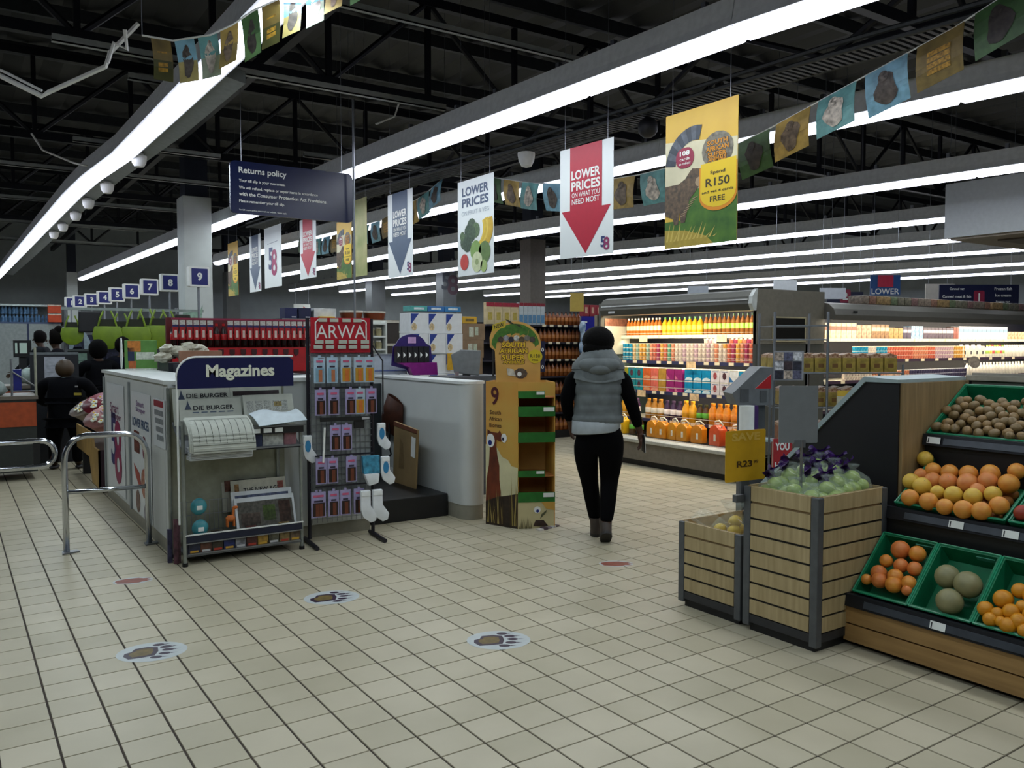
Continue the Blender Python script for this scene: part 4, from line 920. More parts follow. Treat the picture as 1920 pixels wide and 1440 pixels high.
b = B(); b.box((.03, .03, .0), (.56, .44, .06), M('#b79a3c', .7, noise=.4, scale=20)); tag(b.build('banana_layer', loc=(3.61, 3.085, .37)), 'yellow fruit layer at the bottom of short bin', 'fruit')
b = B(); b.grid(lambda u, v: (.04+.2*u, .33+.1*v+.02*sin(6*u), .05+.08*v+.03*sin(7*u+4*v)), 8, 6, FILM); tag(b.build('loose_bag', loc=(3.61, 3.08, .42), smooth=True), 'crumpled clear bag over the rear rim of short bin', 'plastic bag')
# price signs on the bins
t = thing('price_sign', 'yellow SAVE price card reading R23.99 between the bins', 'price sign', (3.625, 3.075, .80), R(-5))
b = B(); b.prism(rrect(-.148, .02, .148, .30, .01), -.004, 0, M('#c79a14', .5, noise=.03), 'y'); b.build('card', t)
text(t, 'SAVE', 0, .265, -.006, M('#d0ab4a', .5, noise=0), w=.21, h=.045, bold=.04); text(t, 'R23', -.01, .115, -.006, M('#4a3208', noise=0), w=.115, h=.036, bold=.03); text(t, '99', .075, .122, -.006, M('#6a4a14', noise=0), w=.035, h=.02)
b = B(); b.box((-.03, -.002, -.10), (.03, .012, .03), POST); b.build('clip', t); b = B(); b.box((-.09, -.03, -.09), (-.03, .0, -.05), POST); b.build('bracket', t)
t = thing('price_sign', 'blank grey back of a card sign on a pole over the apples', 'price sign', (3.755, 2.83, .80), R(-32))
b = B(); b.prism(rrect(-.105, .245, .105, .55, .006), 0, .006, M('#75797b', .5, noise=.03), 'y'); b.build('card', t)
b = B(); b.cyl((.02, .003, .0), (.02, .003, .26), .008, STEEL, n=8); b.build('pole', t); b = B(); b.box((-.02, -.002, .22), (.04, .012, .26), GREYM); b.build('clip', t)

# ---------------------------------------------------------------- stepped produce stand (faces the aisle)
GRN = M('#0f6a45', .35, noise=.08); PX, PY = 3.85, 2.60
ps2 = thing('produce_stand', 'stepped wooden produce stand with black rails and green crates', 'produce stand', (PX, PY, 0), FACE_X)
L = 2.4
b = B(); b.box((0, .12, 0), (L, 1.2, .03), BLACK); b.build('plinth', ps2)
for z0, z1 in ((.03, .118), (.126, .212)):
    b = B(); b.box((.0, 0, z0), (L, .02, z1), M('#a3804e', .5, noise=.16, scale=4, stretch=(.8, 8, 8), mix='#8a6a3e')); b.build('plank', ps2)
b = B(); b.box((0, .02, .03), (L, 1.2, .215), BLACK); b.build('base', ps2)
b = B(); b.prism([(.02, .21), (.14, .21), (.36, .42), (.36, .635), (.50, .635), (.735, .78), (.735, 1.0), (.86, 1.0), (1.2, 1.15), (1.2, .21)], .0, L, BLACK, 'x'); b.build('shelf_body', ps2)
for z, y, nm in ((.215, -.015, 0), (.635, .335, 1), (1.005, .70, 2)):
    b = B(); b.prism([(y, z), (y+.04, z), (y+.04, z+.062), (y+.012, z+.062)], 0, L, M('#1c1e24', .4, .3), 'x'); b.build('price_rail', ps2)
    b = B(); b.prism([(y-.004, z+.012), (y, z+.012), (y+.010, z+.045), (y+.006, z+.045)], .12, L, M('#41464d', .35, .3), 'x'); b.build('rail_strip', ps2)
for z, y, xs in ((.228, -.015, (.47, .98, 1.5)), (.648, .335, (.36, .62, 1.2)), (1.018, .70, (.03, .7))):
    for x in xs:
        b = B(); b.add([(x, y-.008, z), (x+.075, y-.008, z), (x+.075, y+.002, z+.035), (x, y+.002, z+.035)], [(0, 1, 2, 3)], PRICE); b.add([(x, y-.007, z), (x+.075, y-.007, z), (x+.075, y+.003, z+.035), (x, y+.003, z+.035)], [(3, 2, 1, 0)], PRICE)
        b.add([(x+.006, y-.0085, z+.003), (x+.012, y-.0085, z+.003), (x+.012, y+.0005, z+.03), (x+.006, y+.0005, z+.03)], [(0, 1, 2, 3)], INK); b.build('price_tag', ps2)
t = thing('stand_end', 'black stand end block with a sloped white-edged top and wooden face', 'end panel', (4.36, 2.63, 0))
pr = [(0, 0), (.95, 0), (.95, .62), (.64, .92), (.2, 1.355), (.0, 1.355)]
b = B(); b.prism(pr, 0, .7, M('#0a0c12', .5, noise=.05), 'x'); b.build('black_side', t)
b = B(); b.box((.012, -.02, 0), (.70, 0, 1.355), M('#9a8058', .55, noise=.14, scale=5, stretch=(8, 8, .7), mix='#7f6a46')); b.build('wooden_face', t)
b = B(); b.prism([(.0, 1.356), (.2, 1.356), (.95, .621), (.95, .655), (.21, 1.385), (.0, 1.375)], -.012, .70, M('#9fb0b2', .4, noise=.04), 'x'); b.build('white_edging', t)
b = B(); b.box((0, .0, 1.355), (.03, -2.3, 1.385), M('#9a9485', .5)); b.box((.03, -2.3, .9), (.06, -.02, 1.40), M('#8d8a80', .5)); tag(b.build('back_board', loc=(5.06, 2.63, 0)), 'pale board closing the back of the produce stand', 'board')
def crate(label, lx0, lx1, y0, z0, y1, z1, dep=.10):
    w = lx1-lx0; ln = math.hypot(y1-y0, z1-z0); a = math.atan2(z1-z0, y1-y0)
    t = thing('crate', label, 'crate', (PX+y0, PY-lx0, z0), 0, 'green plastic crates on the produce stand')
    t.rotation_euler = (Matrix.Rotation(FACE_X, 4, 'Z') @ Matrix.Rotation(a, 4, 'X')).to_euler()
    i, k = .012, .016
    b = B()
    o = [(0, 0), (w, 0), (w, ln), (0, ln)]; n_ = [(i, i), (w-i, i), (w-i, ln-i), (i, ln-i)]; bo = [(k+.01, k+.01), (w-k-.01, k+.01), (w-k-.01, ln-k-.01), (k+.01, ln-k-.01)]
    vs = [(x, y, 0) for x, y in o]+[(x, y, 0) for x, y in n_]+[(x, y, -dep+.006) for x, y in bo]+[(x, y, -.02) for x, y in o]+[(x, y, -dep) for x, y in bo]
    fs = []
    for q in range(4):
        r = (q+1) % 4; fs += [(q, r, 4+r, 4+q), (4+q, 4+r, 8+r, 8+q), (q, 12+q, 12+r, r), (12+q, 16+q, 16+r, 12+r)]
    fs += [(8, 9, 10, 11), (19, 18, 17, 16)]
    b.add(vs, fs, GRN); b.build('tray', t)
    b = B()
    for q in range(4):
        p0, p1 = Vector((*o[q], 0)), Vector((*o[(q+1) % 4], 0)); b.cyl(p0, p1, .006, M('#15805a', .3), n=6)
    b.build('rim', t)
    b = B(); b.box((w*.6, ln-.02, -.045), (w*.9, ln-.014, -.02), M('#3f8a72', .4)); b.build('grip_slot', t)
T1 = (.03, .29, .30, .56); T2 = (.37, .72, .75, .94); T3 = (.75, 1.07, 1.15, 1.33)
crate('green crate of oranges, leftmost on the lowest tier', .03, .325, *T1); crate('green crate holding three melons on the lowest tier', .335, .635, *T1); crate('green crate of mandarins at the right of lowest tier', .645, .95, *T1)
crate('green crate on lowest tier beyond the mandarins, mostly out of view', .96, 1.27, *T1)
crate('wide green crate of grapefruit on the middle tier', .045, .61, *T2); crate('green crate of red apples at the right edge, middle tier', .63, 1.2, *T2)
crate('wide green crate of brown kiwifruit on the top tier', .0, .62, *T3); crate('green crate on the top tier beyond the kiwifruit, mostly hidden', .64, 1.25, *T3)
GRAPE= [(4.537, 2.571, 0.927, .044), (4.458, 2.48, 0.881, .043), (4.458, 2.39, 0.881, .045), (4.465, 2.292, 0.885, .047), (4.488, 2.193, 0.898, .049), (4.526, 2.081, 0.921, .043), (4.354, 2.544, 0.821, .045), (4.384, 2.44, 0.838, .044), (4.392, 2.361, 0.842, .047), (4.4, 2.263, 0.847, .052), (4.434, 2.178, 0.867, .048), (4.435, 2.075, 0.867, .05), (4.331, 2.468, 0.808, .048), (4.307, 2.37, 0.793, .036), (4.305, 2.285, 0.792, .046), (4.348, 2.109, 0.817, .042), (4.236, 2.479, 0.753, .046), (4.232, 2.375, 0.75, .047), (4.214, 2.279, 0.74, .042), (4.311, 2.188, 0.796, .045), (4.217, 2.186, 0.741, .047), (4.226, 2.102, 0.746, .047), (4.278, 2.043, 0.777, .046), (4.414, 2.526, 0.855, .035), (4.358, 2.19, 0.823, .038)]
ORANGE= [(4.091, 2.439, 0.501, .048), (4.089, 2.346, 0.499, .042), (4.032, 2.481, 0.442, .034), (4.027, 2.396, 0.437, .037), (4.027, 2.323, 0.437, .037), (3.976, 2.486, 0.386, .041), (3.977, 2.396, 0.387, .04), (3.947, 2.464, 0.357, .04), (3.938, 2.53, 0.348, .028), (3.944, 2.384, 0.354, .042), (3.966, 2.316, 0.376, .037), (3.935, 2.308, 0.345, .026)]
MELON= [(4.026, 2.155, 0.436, .059), (4.014, 2.049, 0.424, .064), (3.935, 2.093, 0.345, .062)]
MAND= [(3.992, 1.876, 0.402, .044), (4.036, 1.826, 0.446, .036), (3.942, 1.93, 0.352, .036), (3.936, 1.873, 0.346, .029), (3.954, 1.822, 0.364, .038), (3.909, 1.891, 0.319, .033), (3.904, 1.811, 0.314, .037), (3.928, 1.778, 0.338, .037), (3.982, 1.789, 0.392, .029), (4.027, 1.772, 0.437, .038), (3.96, 1.741, 0.37, .037), (3.901, 1.739, 0.311, .032), (3.927, 1.699, 0.337, .036), (3.911, 1.846, 0.321, .026)]
KIWI= [(4.869, 2.523, 1.245, .03), (4.88, 2.448, 1.252, .03), (4.854, 2.388, 1.235, .03), (4.873, 2.326, 1.247, .029), (4.862, 2.254, 1.24, .029), (4.779, 2.587, 1.187, .03), (4.797, 2.541, 1.198, .03), (4.822, 2.507, 1.214, .03), (4.831, 2.461, 1.22, .03), (4.858, 2.55, 1.238, .031), (4.763, 2.451, 1.176, .03), (4.793, 2.408, 1.195, .03), (4.801, 2.369, 1.2, .029), (4.833, 2.343, 1.221, .029), (4.846, 2.294, 1.23, .029), (4.746, 2.528, 1.165, .03), (4.736, 2.457, 1.159, .03), (4.73, 2.364, 1.154, .029), (4.758, 2.333, 1.173, .029), (4.803, 2.305, 1.202, .029), (4.769, 2.269, 1.18, .029), (4.817, 2.244, 1.211, .029), (4.767, 2.214, 1.178, .028), (4.798, 2.188, 1.199, .028), (4.686, 2.531, 1.126, .03), (4.682, 2.457, 1.123, .029), (4.716, 2.409, 1.146, .029), (4.68, 2.366, 1.122, .029), (4.694, 2.317, 1.131, .029), (4.715, 2.278, 1.144, .029), (4.727, 2.24, 1.153, .028), (4.731, 2.204, 1.155, .028), (4.651, 2.572, 1.103, .03), (4.645, 2.517, 1.099, .03), (4.647, 2.468, 1.1, .029), (4.639, 2.396, 1.095, .029), (4.627, 2.328, 1.088, .029), (4.656, 2.292, 1.106, .028), (4.686, 2.247, 1.126, .028), (4.637, 2.25, 1.094, .028), (4.649, 2.188, 1.102, .028), (4.688, 2.165, 1.127, .028), (4.624, 2.166, 1.086, .028), (4.632, 2.109, 1.091, .027), (4.713, 2.153, 1.143, .028), (4.84, 2.176, 1.226, .028), (4.771, 2.138, 1.181, .028), (4.681, 2.093, 1.122, .027), (4.888, 2.204, 1.257, .029)]
def fruit_mesh(col, mix, r=(1, 1, 1), bump=0):
    b = B(); b.ell((0, 0, 0), r, M(col, .45, noise=.2, scale=1.6, mix=mix), 18, 12); b.ell((0, 0, r[2]*.97), (.06, .06, .04), M('#5d6a2e', .7), 6, 4); return b.mesh('fruit', smooth=True)
def fruits(name, cat, grp, where, L, meshes, names, sx=1, row_n=6):
    rows = sorted(L, key=lambda p: p[2]); n = len(rows)
    rk = {}; nr = max(1, math.ceil(n/row_n))
    for q in range(nr):
        seg = sorted(rows[q*row_n:(q+1)*row_n], key=lambda p: -p[1])
        for i, p in enumerate(seg): rk[p] = (q, i)
    for p in L:
        q, i = rk[p]; k = (q*7+i*3) % len(meshes); x, y, z, r = p
        o = link(name, meshes[k], None, (x, y, z), (rng.uniform(-.7, .7), rng.uniform(-.7, .7), rng.uniform(0, 6)), (r, r, r))
        tag(o, '%s %s, %s, %s from the left in %s row from below' % (names[k], name, where, od(i), od(q)), cat, grp)
fruits('grapefruit', 'grapefruit', 'grapefruit in the middle crate', 'middle crate', GRAPE, [fruit_mesh('#da9a3c', '#d28232'), fruit_mesh('#d8b848', '#d2a83e'), fruit_mesh('#d8904c', '#d27c42')], ['orange', 'yellow', 'pinkish'])
fruits('orange', 'orange', 'oranges in the lowest left crate', 'lowest left crate', ORANGE, [fruit_mesh('#dc9636', '#d07c2c'), fruit_mesh('#d68440', '#ca6c30')], ['golden', 'deep'], row_n=4)
fruits('melon', 'melon', 'melons in the lowest tier', 'melon crate', MELON, [fruit_mesh('#8f8a62', '#7f7c58', (1, 1, 1))], ['greenish beige'], row_n=1)
fruits('mandarin', 'mandarin', 'mandarins on the lowest tier', 'lowest right crate', MAND, [fruit_mesh('#cf8e14', '#c67f10')], ['yellow-orange'], row_n=5)
fruits('kiwifruit', 'kiwifruit', 'kiwifruit in the top crate', 'top crate', KIWI, [fruit_mesh('#86704a', '#6e5a38', (1.12, .9, .9)), fruit_mesh('#94764a', '#7a623c', (1.05, .88, .88))], ['dark brown', 'light brown'], row_n=10)
fruits('apple', 'apple', 'red apples at the right edge', 'right middle crate', [(4.27, 1.93, .76, .04), (4.33, 1.90, .80, .04), (4.40, 1.93, .84, .04), (4.28, 1.85, .77, .04), (4.37, 1.84, .82, .04), (4.45, 1.87, .87, .04)], [fruit_mesh('#a3261e', '#8a3a1e')], ['red'], row_n=3)
# fruit under the visible layer fills the crates
for nm, lab, X0, X1, Y0, Y1, z0, z1, col in (('fruit_layer', 'lower layer of grapefruit filling the middle crate', 4.25, 4.52, 2.06, 2.50, .665, .82, '#a8682c'), ('fruit_layer', 'lower layer of kiwifruit filling the top crate', 4.63, 4.86, 2.02, 2.55, 1.02, 1.17, '#54422a')):
    b = B(); rr = random.Random(5)
    for i in range(5):
        for j in range(9):
            u, v = (i+.5)/5, (j+.5)/9; b.ell((X0+(X1-X0)*u, Y0+(Y1-Y0)*v, z0+(z1-z0)*u), (.034, .034, .03), M(col, .6), 7, 5)
    o = b.build(nm, smooth=True); o['kind'] = 'stuff'; o['label'] = lab
# ---------------------------------------------------------------- dairy fridge with its front to the aisle (faces -X) and its right-hand neighbour
FG = M('#55554f', .4, .2, noise=.04); FGL = M('#a9aba6', .35, .3, noise=.03); FIN = M('#1b1f33', .5, noise=.05); SHELF = M('#c6c2b4', .4); WARM = (1.0, .87, .66)
FX, FY0, FY1 = 7.30, 6.07, 8.72
fr = thing('dairy_fridge', 'open dairy fridge with grey rounded canopy, full of juice and yoghurt', 'fridge', (FX, FY0, 0))
LY = FY1-FY0
b = B(); b.prism([(-.06, 1.93), (.2, 1.93), (.9, 1.96), (.9, 2.14), (.05, 2.16), (-.02, 2.14), (-.07, 2.08), (-.085, 2.0)], 0, LY-.12, FG, 'y'); b.build('canopy', fr)
b = B(); b.prism([(-.06, 1.925), (-.02, 1.925), (-.0, 2.165), (-.03, 2.15), (-.085, 2.08), (-.095, 2.0)], -.02, .03, M('#c3c8c6', .4, .2), 'y'); b.build('canopy_cap', fr)
b = B(); b.box((-.088, .05, 2.04), (-.08, LY-.15, 2.055), M('#d5d9da', .3)); b.build('canopy_trim', fr)
b = B(); b.box((-.09, LY-.42, 1.955), (-.085, LY-.30, 1.985), M('#b9bcc0', .4)); b.build('name_plate', fr)
b = B(); b.box((.86, 0, .3), (.92, LY, 2.1), FIN); b.build('back', fr)
b = B(); b.box((.04, 0, 0), (.9, LY, .085), BLACK); b.build('kick', fr)
b = B(); b.prism([(-.02, .08), (.9, .08), (.9, .30), (-.02, .30)], 0, LY, M('#6f6a60', .45), 'y'); b.build('base_panel', fr)
b = B(); b.prism([(-.09, .31), (-.03, .30), (.9, .30), (.9, .335), (.06, .335), (.04, .375), (-.06, .375), (-.095, .35)], 0, LY, M('#aeb0aa', .35, .1), 'y'); b.build('bumper', fr, bevel=.008)
b = B(); b.box((.0, LY-.04, .3), (.9, LY, 2.1), FG); b.box((.05, LY-.05, .38), (.86, LY-.041, 1.4), M('#4b5a58', .5)); b.build('left_end_panel', fr)
b = B(); b.box((.06, LY-.062, 1.42), (.5, LY-.052, 1.80), M('#c9c6b0', .5, noise=.03)); b.box((.06, LY-.064, 1.80), (.5, LY-.052, 1.90), M('#8a5a46', .5, noise=.2, scale=40)); b.build('poster', fr)
b = B(); b.box((0, 0, .0), (1.2, .04, 1.93), FG); b.build('right_end_panel', fr)
b = B(); b.box((.0, -.01, 1.56), (1.18, .03, 2.165), M('#6e6a5e', .5)); b.build('end_hood', fr)
b = B(); b.box((.27, -.03, 1.60), (.80, -.012, 1.85), M('#15130f', .25)); b.build('dark_window', fr); b = B()
for q in ((.255, 1.585, .815, 1.60), (.255, 1.85, .815, 1.865), (.255, 1.6, .27, 1.85), (.80, 1.6, .815, 1.85)): b.box((q[0], -.035, q[1]), (q[2], -.012, q[3]), M('#a59c7c', .5))
b.build('window_frame', fr)
LV = [(1.665, .36), (1.335, .32), (.945, .30), (.585, .26)]
for z, x in LV:
    b = B(); b.box((x, .045, z-.02), (.86, LY-.045, z), SHELF); b.build('shelf', fr)
    b = B(); b.box((x-.015, .045, z-.035), (x, LY-.045, z+.008), M('#2b2f52', .4) if z < 1.6 else M('#d9d0b8', .4)); b.build('shelf_edge', fr)
    b = B(); b.box((x-.012, .045, z+.055 if z < 1.3 else z+.03), (x-.008, LY-.045, z+.062 if z < 1.3 else z+.034), SHELF); b.build('guard_rail', fr)
rng = random.Random(21)
def tags(par, axis, lo, hi, x, z, n, big=()):
    for i in range(n):
        y = lo+(hi-lo)*(i+.5)/n+rng.uniform(-.03, .03); B_ = i in big
        w_, h_ = (.15, .085) if B_ else (.075, .035)
        m = M('#e2d6b8', .5, noise=.05) if not B_ else M('#e6c79a', .5, noise=.2, scale=20)
        b = B()
        if axis == 'y': b.box((x-.022, y-w_/2, z-h_+.006), (x-.016, y+w_/2, z+.006), m)
        else: b.box((y-w_/2, x-.022, z-h_+.006), (y+w_/2, x-.016, z+.006), m)
        b.build('price_tag', par)
tags(fr, 'y', .1, LY-.1, .36, 1.665, 9, (7, 2)); tags(fr, 'y', .1, LY-.1, .32, 1.335, 12, (5,)); tags(fr, 'y', .1, LY-.1, .30, .945, 13, (5, 10)); tags(fr, 'y', .1, LY-.1, .26, .585, 8, ())
def lamp_bar(par, name, loc, rot, L, W_, e, col=WARM):
    ld = bpy.data.lights.new(name, 'AREA'); ld.shape = 'RECTANGLE'; ld.size = W_; ld.size_y = L; ld.energy = e; ld.color = col
    o = bpy.data.objects.new(name, ld); C.objects.link(o); o.parent = par; o.location = loc; o.rotation_euler = rot
lamp_bar(fr, 'canopy_lamp', (.03, LY/2, 1.925), (0, R(-38), 0), LY-.2, .06, FRIDGE_W*LY)
for (z, x) in LV[:3]: lamp_bar(fr, 'shelf_lamp', (x+.02, LY/2, z-.04), (0, R(-20), 0), LY-.2, .03, FRIDGE_W*.22*LY)

def wl(f): return FY0+f     # metres from the right end of the fridge
def bottle_mesh(col, cap, r, h, band=None, n=8, neck=.35):
    m = M(col, .25, noise=.06); mb = M(band, .4, noise=.08, scale=40) if band else m; cp = M(cap, .35)
    b = B(); b.lathe([(r*.95, 0), (r, .02*h), (r, .30*h), (r, .30*h+.001), (r*1.005, .56*h), (r, .561*h), (r*.96, .66*h), (r*neck, .86*h), (r*neck, .89*h), (r*neck*1.1, .89*h+.001), (r*neck*1.1, h)], m, n=n, ms=[m, m, m, mb, mb, m, m, m, cp, cp]); return b.mesh('bottle', smooth=.8)
def row(name, cat, grp, x, z, y0, y1, n, meshes, lab, jitter=.004, depth=0):
    for i in range(n):     # i counts from the left, as the shopper sees it
        y = y1-(y1-y0)*(i+.5)/n; me, word = meshes(i)
        tag(link(name, me, None, (x+rng.uniform(-jitter, jitter), y, z), (0, 0, rng.uniform(-.2, .2) if jitter > .003 else 0)), lab % (word, od(i)), cat, grp)
bm = {'pine': bottle_mesh('#b5641e', '#e2d6c8', .034, .235, '#e8d3a0'), 'yellow': bottle_mesh('#d3a21e', '#3c8a3a', .043, .235, '#dcb52e'), 'brown': bottle_mesh('#8a5626', '#3a5f34', .033, .255, '#9cc44a')}
row('juice_bottle', 'bottle', 'juice bottles on the top fridge shelf', FX+.42, 1.666, wl(1.88), wl(2.55), 10, lambda i: (bm['pine'], 'brown'), '%s juice bottle with white cap, %s from left on the top dairy shelf')
row('juice_bottle', 'bottle', 'juice bottles on the top fridge shelf', FX+.42, 1.666, wl(1.16), wl(1.86), 8, lambda i: (bm['yellow'], 'yellow'), '%s juice bottle with green cap, %s in the yellow run, top dairy shelf')
row('juice_bottle', 'bottle', 'juice bottles on the top fridge shelf', FX+.42, 1.666, wl(.08), wl(1.14), 15, lambda i: (bm['brown'], 'brown'), '%s juice bottle with green cap, %s in the right run, top dairy shelf')
def cup_mesh(col, top='#e4dcc8'):
    m, t_ = M(col, .4, noise=.25, scale=35), M(top, .4); b = B()
    b.lathe([(.024, 0), (.0285, .048), (.0285, .0481), (.03, .056)], m, n=8, ms=[m, t_, t_]); return b.mesh('yoghurt_cup')
CUPS = [('#1f8fb5', 'teal'), ('#d6b27a', 'cream'), ('#8fb0a0', 'pale green'), ('#d9a04a', 'golden'), ('#cf6a52', 'coral'), ('#a33a5e', 'crimson'), ('#d8c8ba', 'white'), ('#d88a6a', 'peach'), ('#5fa084', 'green'), ('#c9a8b5', 'pinkish white')]
cm = {w_: cup_mesh(c) for c, w_ in CUPS}
pat = ['teal']*3+['cream', 'pale green', 'golden', 'golden', 'pale green', 'peach', 'coral', 'crimson', 'golden', 'coral', 'green', 'peach', 'white', 'white', 'pinkish white', 'white', 'white', 'pinkish white', 'white', 'white', 'pinkish white', 'white', 'peach', 'white', 'golden', 'coral', 'crimson', 'golden', 'peach', 'crimson', 'coral', 'coral', 'peach', 'cream', 'cream']
ncol = len(pat); rowname = ['lowest', 'second', 'third', 'topmost']
for i, p in enumerate(pat):
    y = wl(2.56)-(2.50)*(i+.5)/ncol
    for r in range(4):
        c = p if not (r < 3 and 26 <= i <= 27) else 'white'
        tag(link('yoghurt_cup', cm[c], None, (FX+.36, y, 1.336+.0585*r)), '%s yoghurt cup, column %s from left, %s row of stacks, dairy shelf' % (c, od(i), rowname[r]), 'yoghurt cup', 'stacked yoghurt cups on the dairy shelf')
for i in list(range(22, 25))+list(range(28, 35)):
    y = wl(2.56)-(2.50)*(i+.5)/ncol
    tag(link('yoghurt_cup', cm[pat[i]], None, (FX+.39, y, 1.336+.0585*4)), '%s yoghurt cup on the fifth layer, above column %s from the left' % (pat[i], od(i)), 'yoghurt cup', 'stacked yoghurt cups on the dairy shelf')
def carton_mesh(col, w_, d, h, pic=None, pc=None, top='#ddd8c8'):
    m = M(col, .35, noise=.1, scale=20); b = B(); b.box((0, -w_/2, 0), (d, w_/2, h-.012), m); b.box((0, -w_/2, h-.012), (d, w_/2, h), M(top, .4))
    if pic == 'wave': b.add([(-.001, w_/2, .01), (-.001, -w_/2, .01), (-.001, -w_/2, .035), (-.001, -.01, .05), (-.001, w_/2*.6, .04)][::-1], [(0, 1, 2, 3, 4)], M(pc, .4, noise=.1))
    if pic == 'berry': b.add([(-.001, .03*cos(t_*pi/4), h*.5+.045*sin(t_*pi/4)) for t_ in range(8)], [tuple(range(8))], M(pc, .4, noise=.3, scale=50)); b.box((-.0008, -w_/2+.02, h*.8), (0, w_/2-.02, h*.86), M('#5a6a8a', .5))
    if pic == 'corner': b.add([(-.001, w_/2, .01), (-.001, 0, .01), (-.001, w_/2, h*.5)], [(0, 1, 2)], M(pc, .4, noise=.1))
    return b.mesh('juice_carton')
CAR = [('#9c9a2a', 'olive', 'wave', '#d9d6b0')]+[('#1f8a94', 'teal', 'berry', '#5a3a46')]*2+[('#d2642e', 'orange', 'wave', '#e0a070'), ('#d96a5a', 'coral', 'wave', '#e59a80'), ('#b58a3a', 'ochre', None, ''), ('#96286e', 'magenta', 'corner', '#c46a8a'), ('#96286e', 'magenta', 'corner', '#c46a8a')]+[('#128ab8', 'blue', 'wave', '#cfe2e6')]*3+[('#ddd6da', 'white', 'berry', '#a54a4e'), ('#ddd6da', 'white', 'berry', '#4e2a34'), ('#dde0e2', 'white', 'corner', '#2a6aa0')]+[('#128ab8', 'blue', 'wave', '#cfe2e6')]*3
cms = {k: carton_mesh(k[0], .132, .12, .152, k[2], k[3]) for k in set(CAR)}
for i, k in enumerate(CAR):
    y = wl(2.57)-2.46*(i+.5)/len(CAR)-(.03 if i > 7 else 0)
    for r in range(2): tag(link('juice_carton', cms[k], None, (FX+.33, y, .946+.154*r)), '%s juice carton pack, %s from the left, %s row, third dairy shelf' % (k[1], od(i), ('lower', 'upper')[r]), 'carton', 'juice cartons on the dairy shelf')
dm = {'yellow': bottle_mesh('#c9901a', '#c9901a', .052, .265, None, 10, .5), 'dark': bottle_mesh('#3a2440', '#4a3450', .045, .25, '#e3d9d4', 10, .5), 'orange': bottle_mesh('#c47a1a', '#c47a1a', .052, .26, '#d9862a', 10, .5), 'green': bottle_mesh('#4a3318', '#3a3a1a', .045, .235, '#58a032', 10, .5), 'amber': bottle_mesh('#9c6a20', '#9c6a20', .05, .26, '#d5cdbc', 10, .5)}
for i, (y, k) in enumerate([(8.55, 'yellow'), (8.44, 'yellow'), (8.3, 'dark'), (8.08, 'amber'), (7.97, 'amber'), (7.86, 'amber'), (7.74, 'dark'), (7.63, 'dark'), (7.52, 'dark'), (7.41, 'yellow'), (7.30, 'yellow'), (7.18, 'green'), (7.08, 'green'), (6.97, 'orange'), (6.86, 'orange'), (6.75, 'orange'), (6.63, 'orange'), (6.5, 'orange'), (6.38, 'green'), (6.27, 'yellow')]):
    tag(link('juice_bottle', dm[k], None, (FX+.33, y, .586), (0, 0, rng.uniform(0, 6))), '%s fruit juice bottle, %s from the left on the fourth dairy shelf' % (k, od(i)), 'bottle', 'bottles on the fourth dairy shelf')
def jug(label, x, y, z, col, s=1):
    t = thing('juice_jug', label, 'juice jug', (x, y, z), rng.uniform(-.15, .15), 'juice jugs on the fridge floor'); t.scale = (s, s, s)
    b = B(); b.prism([(-.085, 0), (.085, 0), (.085, .15), (.06, .195), (.02, .215), (-.03, .215), (-.085, .17)], -.055, .055, M(col, .22, noise=.06), 'x'); b.build('body', t, bevel=.014, smooth=.7)
    b = B(); b.tube([(0, -.05, .185), (0, -.075, .225), (0, -.02, .262), (0, .04, .25), (0, .05, .21)], .009, M('#dcd6c0', .4), 6); b.build('handle', t, smooth=True)
    b = B(); b.cyl((0, .01, .21), (0, .01, .235), .022, M('#d6d2c4', .4), n=10); b.build('cap', t)
    b = B(); b.box((-.058, -.03, .05), (-.055, .0, .12), M('#e2d8c0', .5, noise=.1, scale=60)); b.build('label_print', t)
for i, (y, c, w_) in enumerate([(8.36, '#d3a41e', 'yellow'), (7.79, '#cf8420', 'orange'), (7.61, '#cf8420', 'orange'), (7.42, '#d08a22', 'orange'), (7.24, '#cf8822', 'orange'), (7.02, '#cc7f1e', 'orange'), (6.70, '#d2552e', 'red-orange'), (6.45, '#cf8420', 'orange'), (6.25, '#cf8420', 'orange')]):
    jug('large %s juice jug, %s from the left on the fridge floor' % (w_, od(i)), FX+.12+.02*(i % 2), y, .376, c, 1.12 if i == 6 else 1)
for i, y in enumerate((8.2, 8.05)): tag(link('juice_bottle', dm['green'], None, (FX+.15, y, .376)), 'bottle with green label on the fridge floor, %s from the left' % od(i), 'bottle', 'green label bottles on the fridge floor')

# right-hand fridge, runs away along the back (faces -Y)
GX0, GX1, GY = 8.50, 15.2, 6.0
fr2 = thing('dairy_fridge', 'second open dairy fridge running right behind the produce stand', 'fridge', (GX0, GY, 0))
LX = GX1-GX0
b = B(); b.prism([(-.06, 1.84), (.2, 1.86), (.9, 1.9), (.9, 2.03), (.12, 2.05), (.02, 2.03), (-.05, 1.97), (-.075, 1.9)], 0, LX, M('#706e68', .35, .35, noise=.03), 'x'); b.build('canopy', fr2)
b = B(); b.box((.35, -.08, 1.925), (.42, -.07, 1.95), BLACK); b.build('name_plate', fr2)
b = B(); b.box((0, .86, .2), (LX, .9, 2.0), FIN); b.build('back', fr2)
b = B(); b.box((0, 0, 0), (LX, .9, .33), FG); b.build('base_panel', fr2)
LV2 = [(1.62, .34), (1.355, .30), (1.10, .26), (.75, .22)]
for z, y in LV2:
    b = B(); b.box((.02, y, z-.02), (LX-.02, .86, z), SHELF); b.build('shelf', fr2)
    b = B(); b.box((.02, y-.015, z-.03), (LX-.02, y, z+.008), M('#d9d0b8', .4) if z > 1.5 else M('#3a2a3e', .4)); b.build('shelf_edge', fr2)
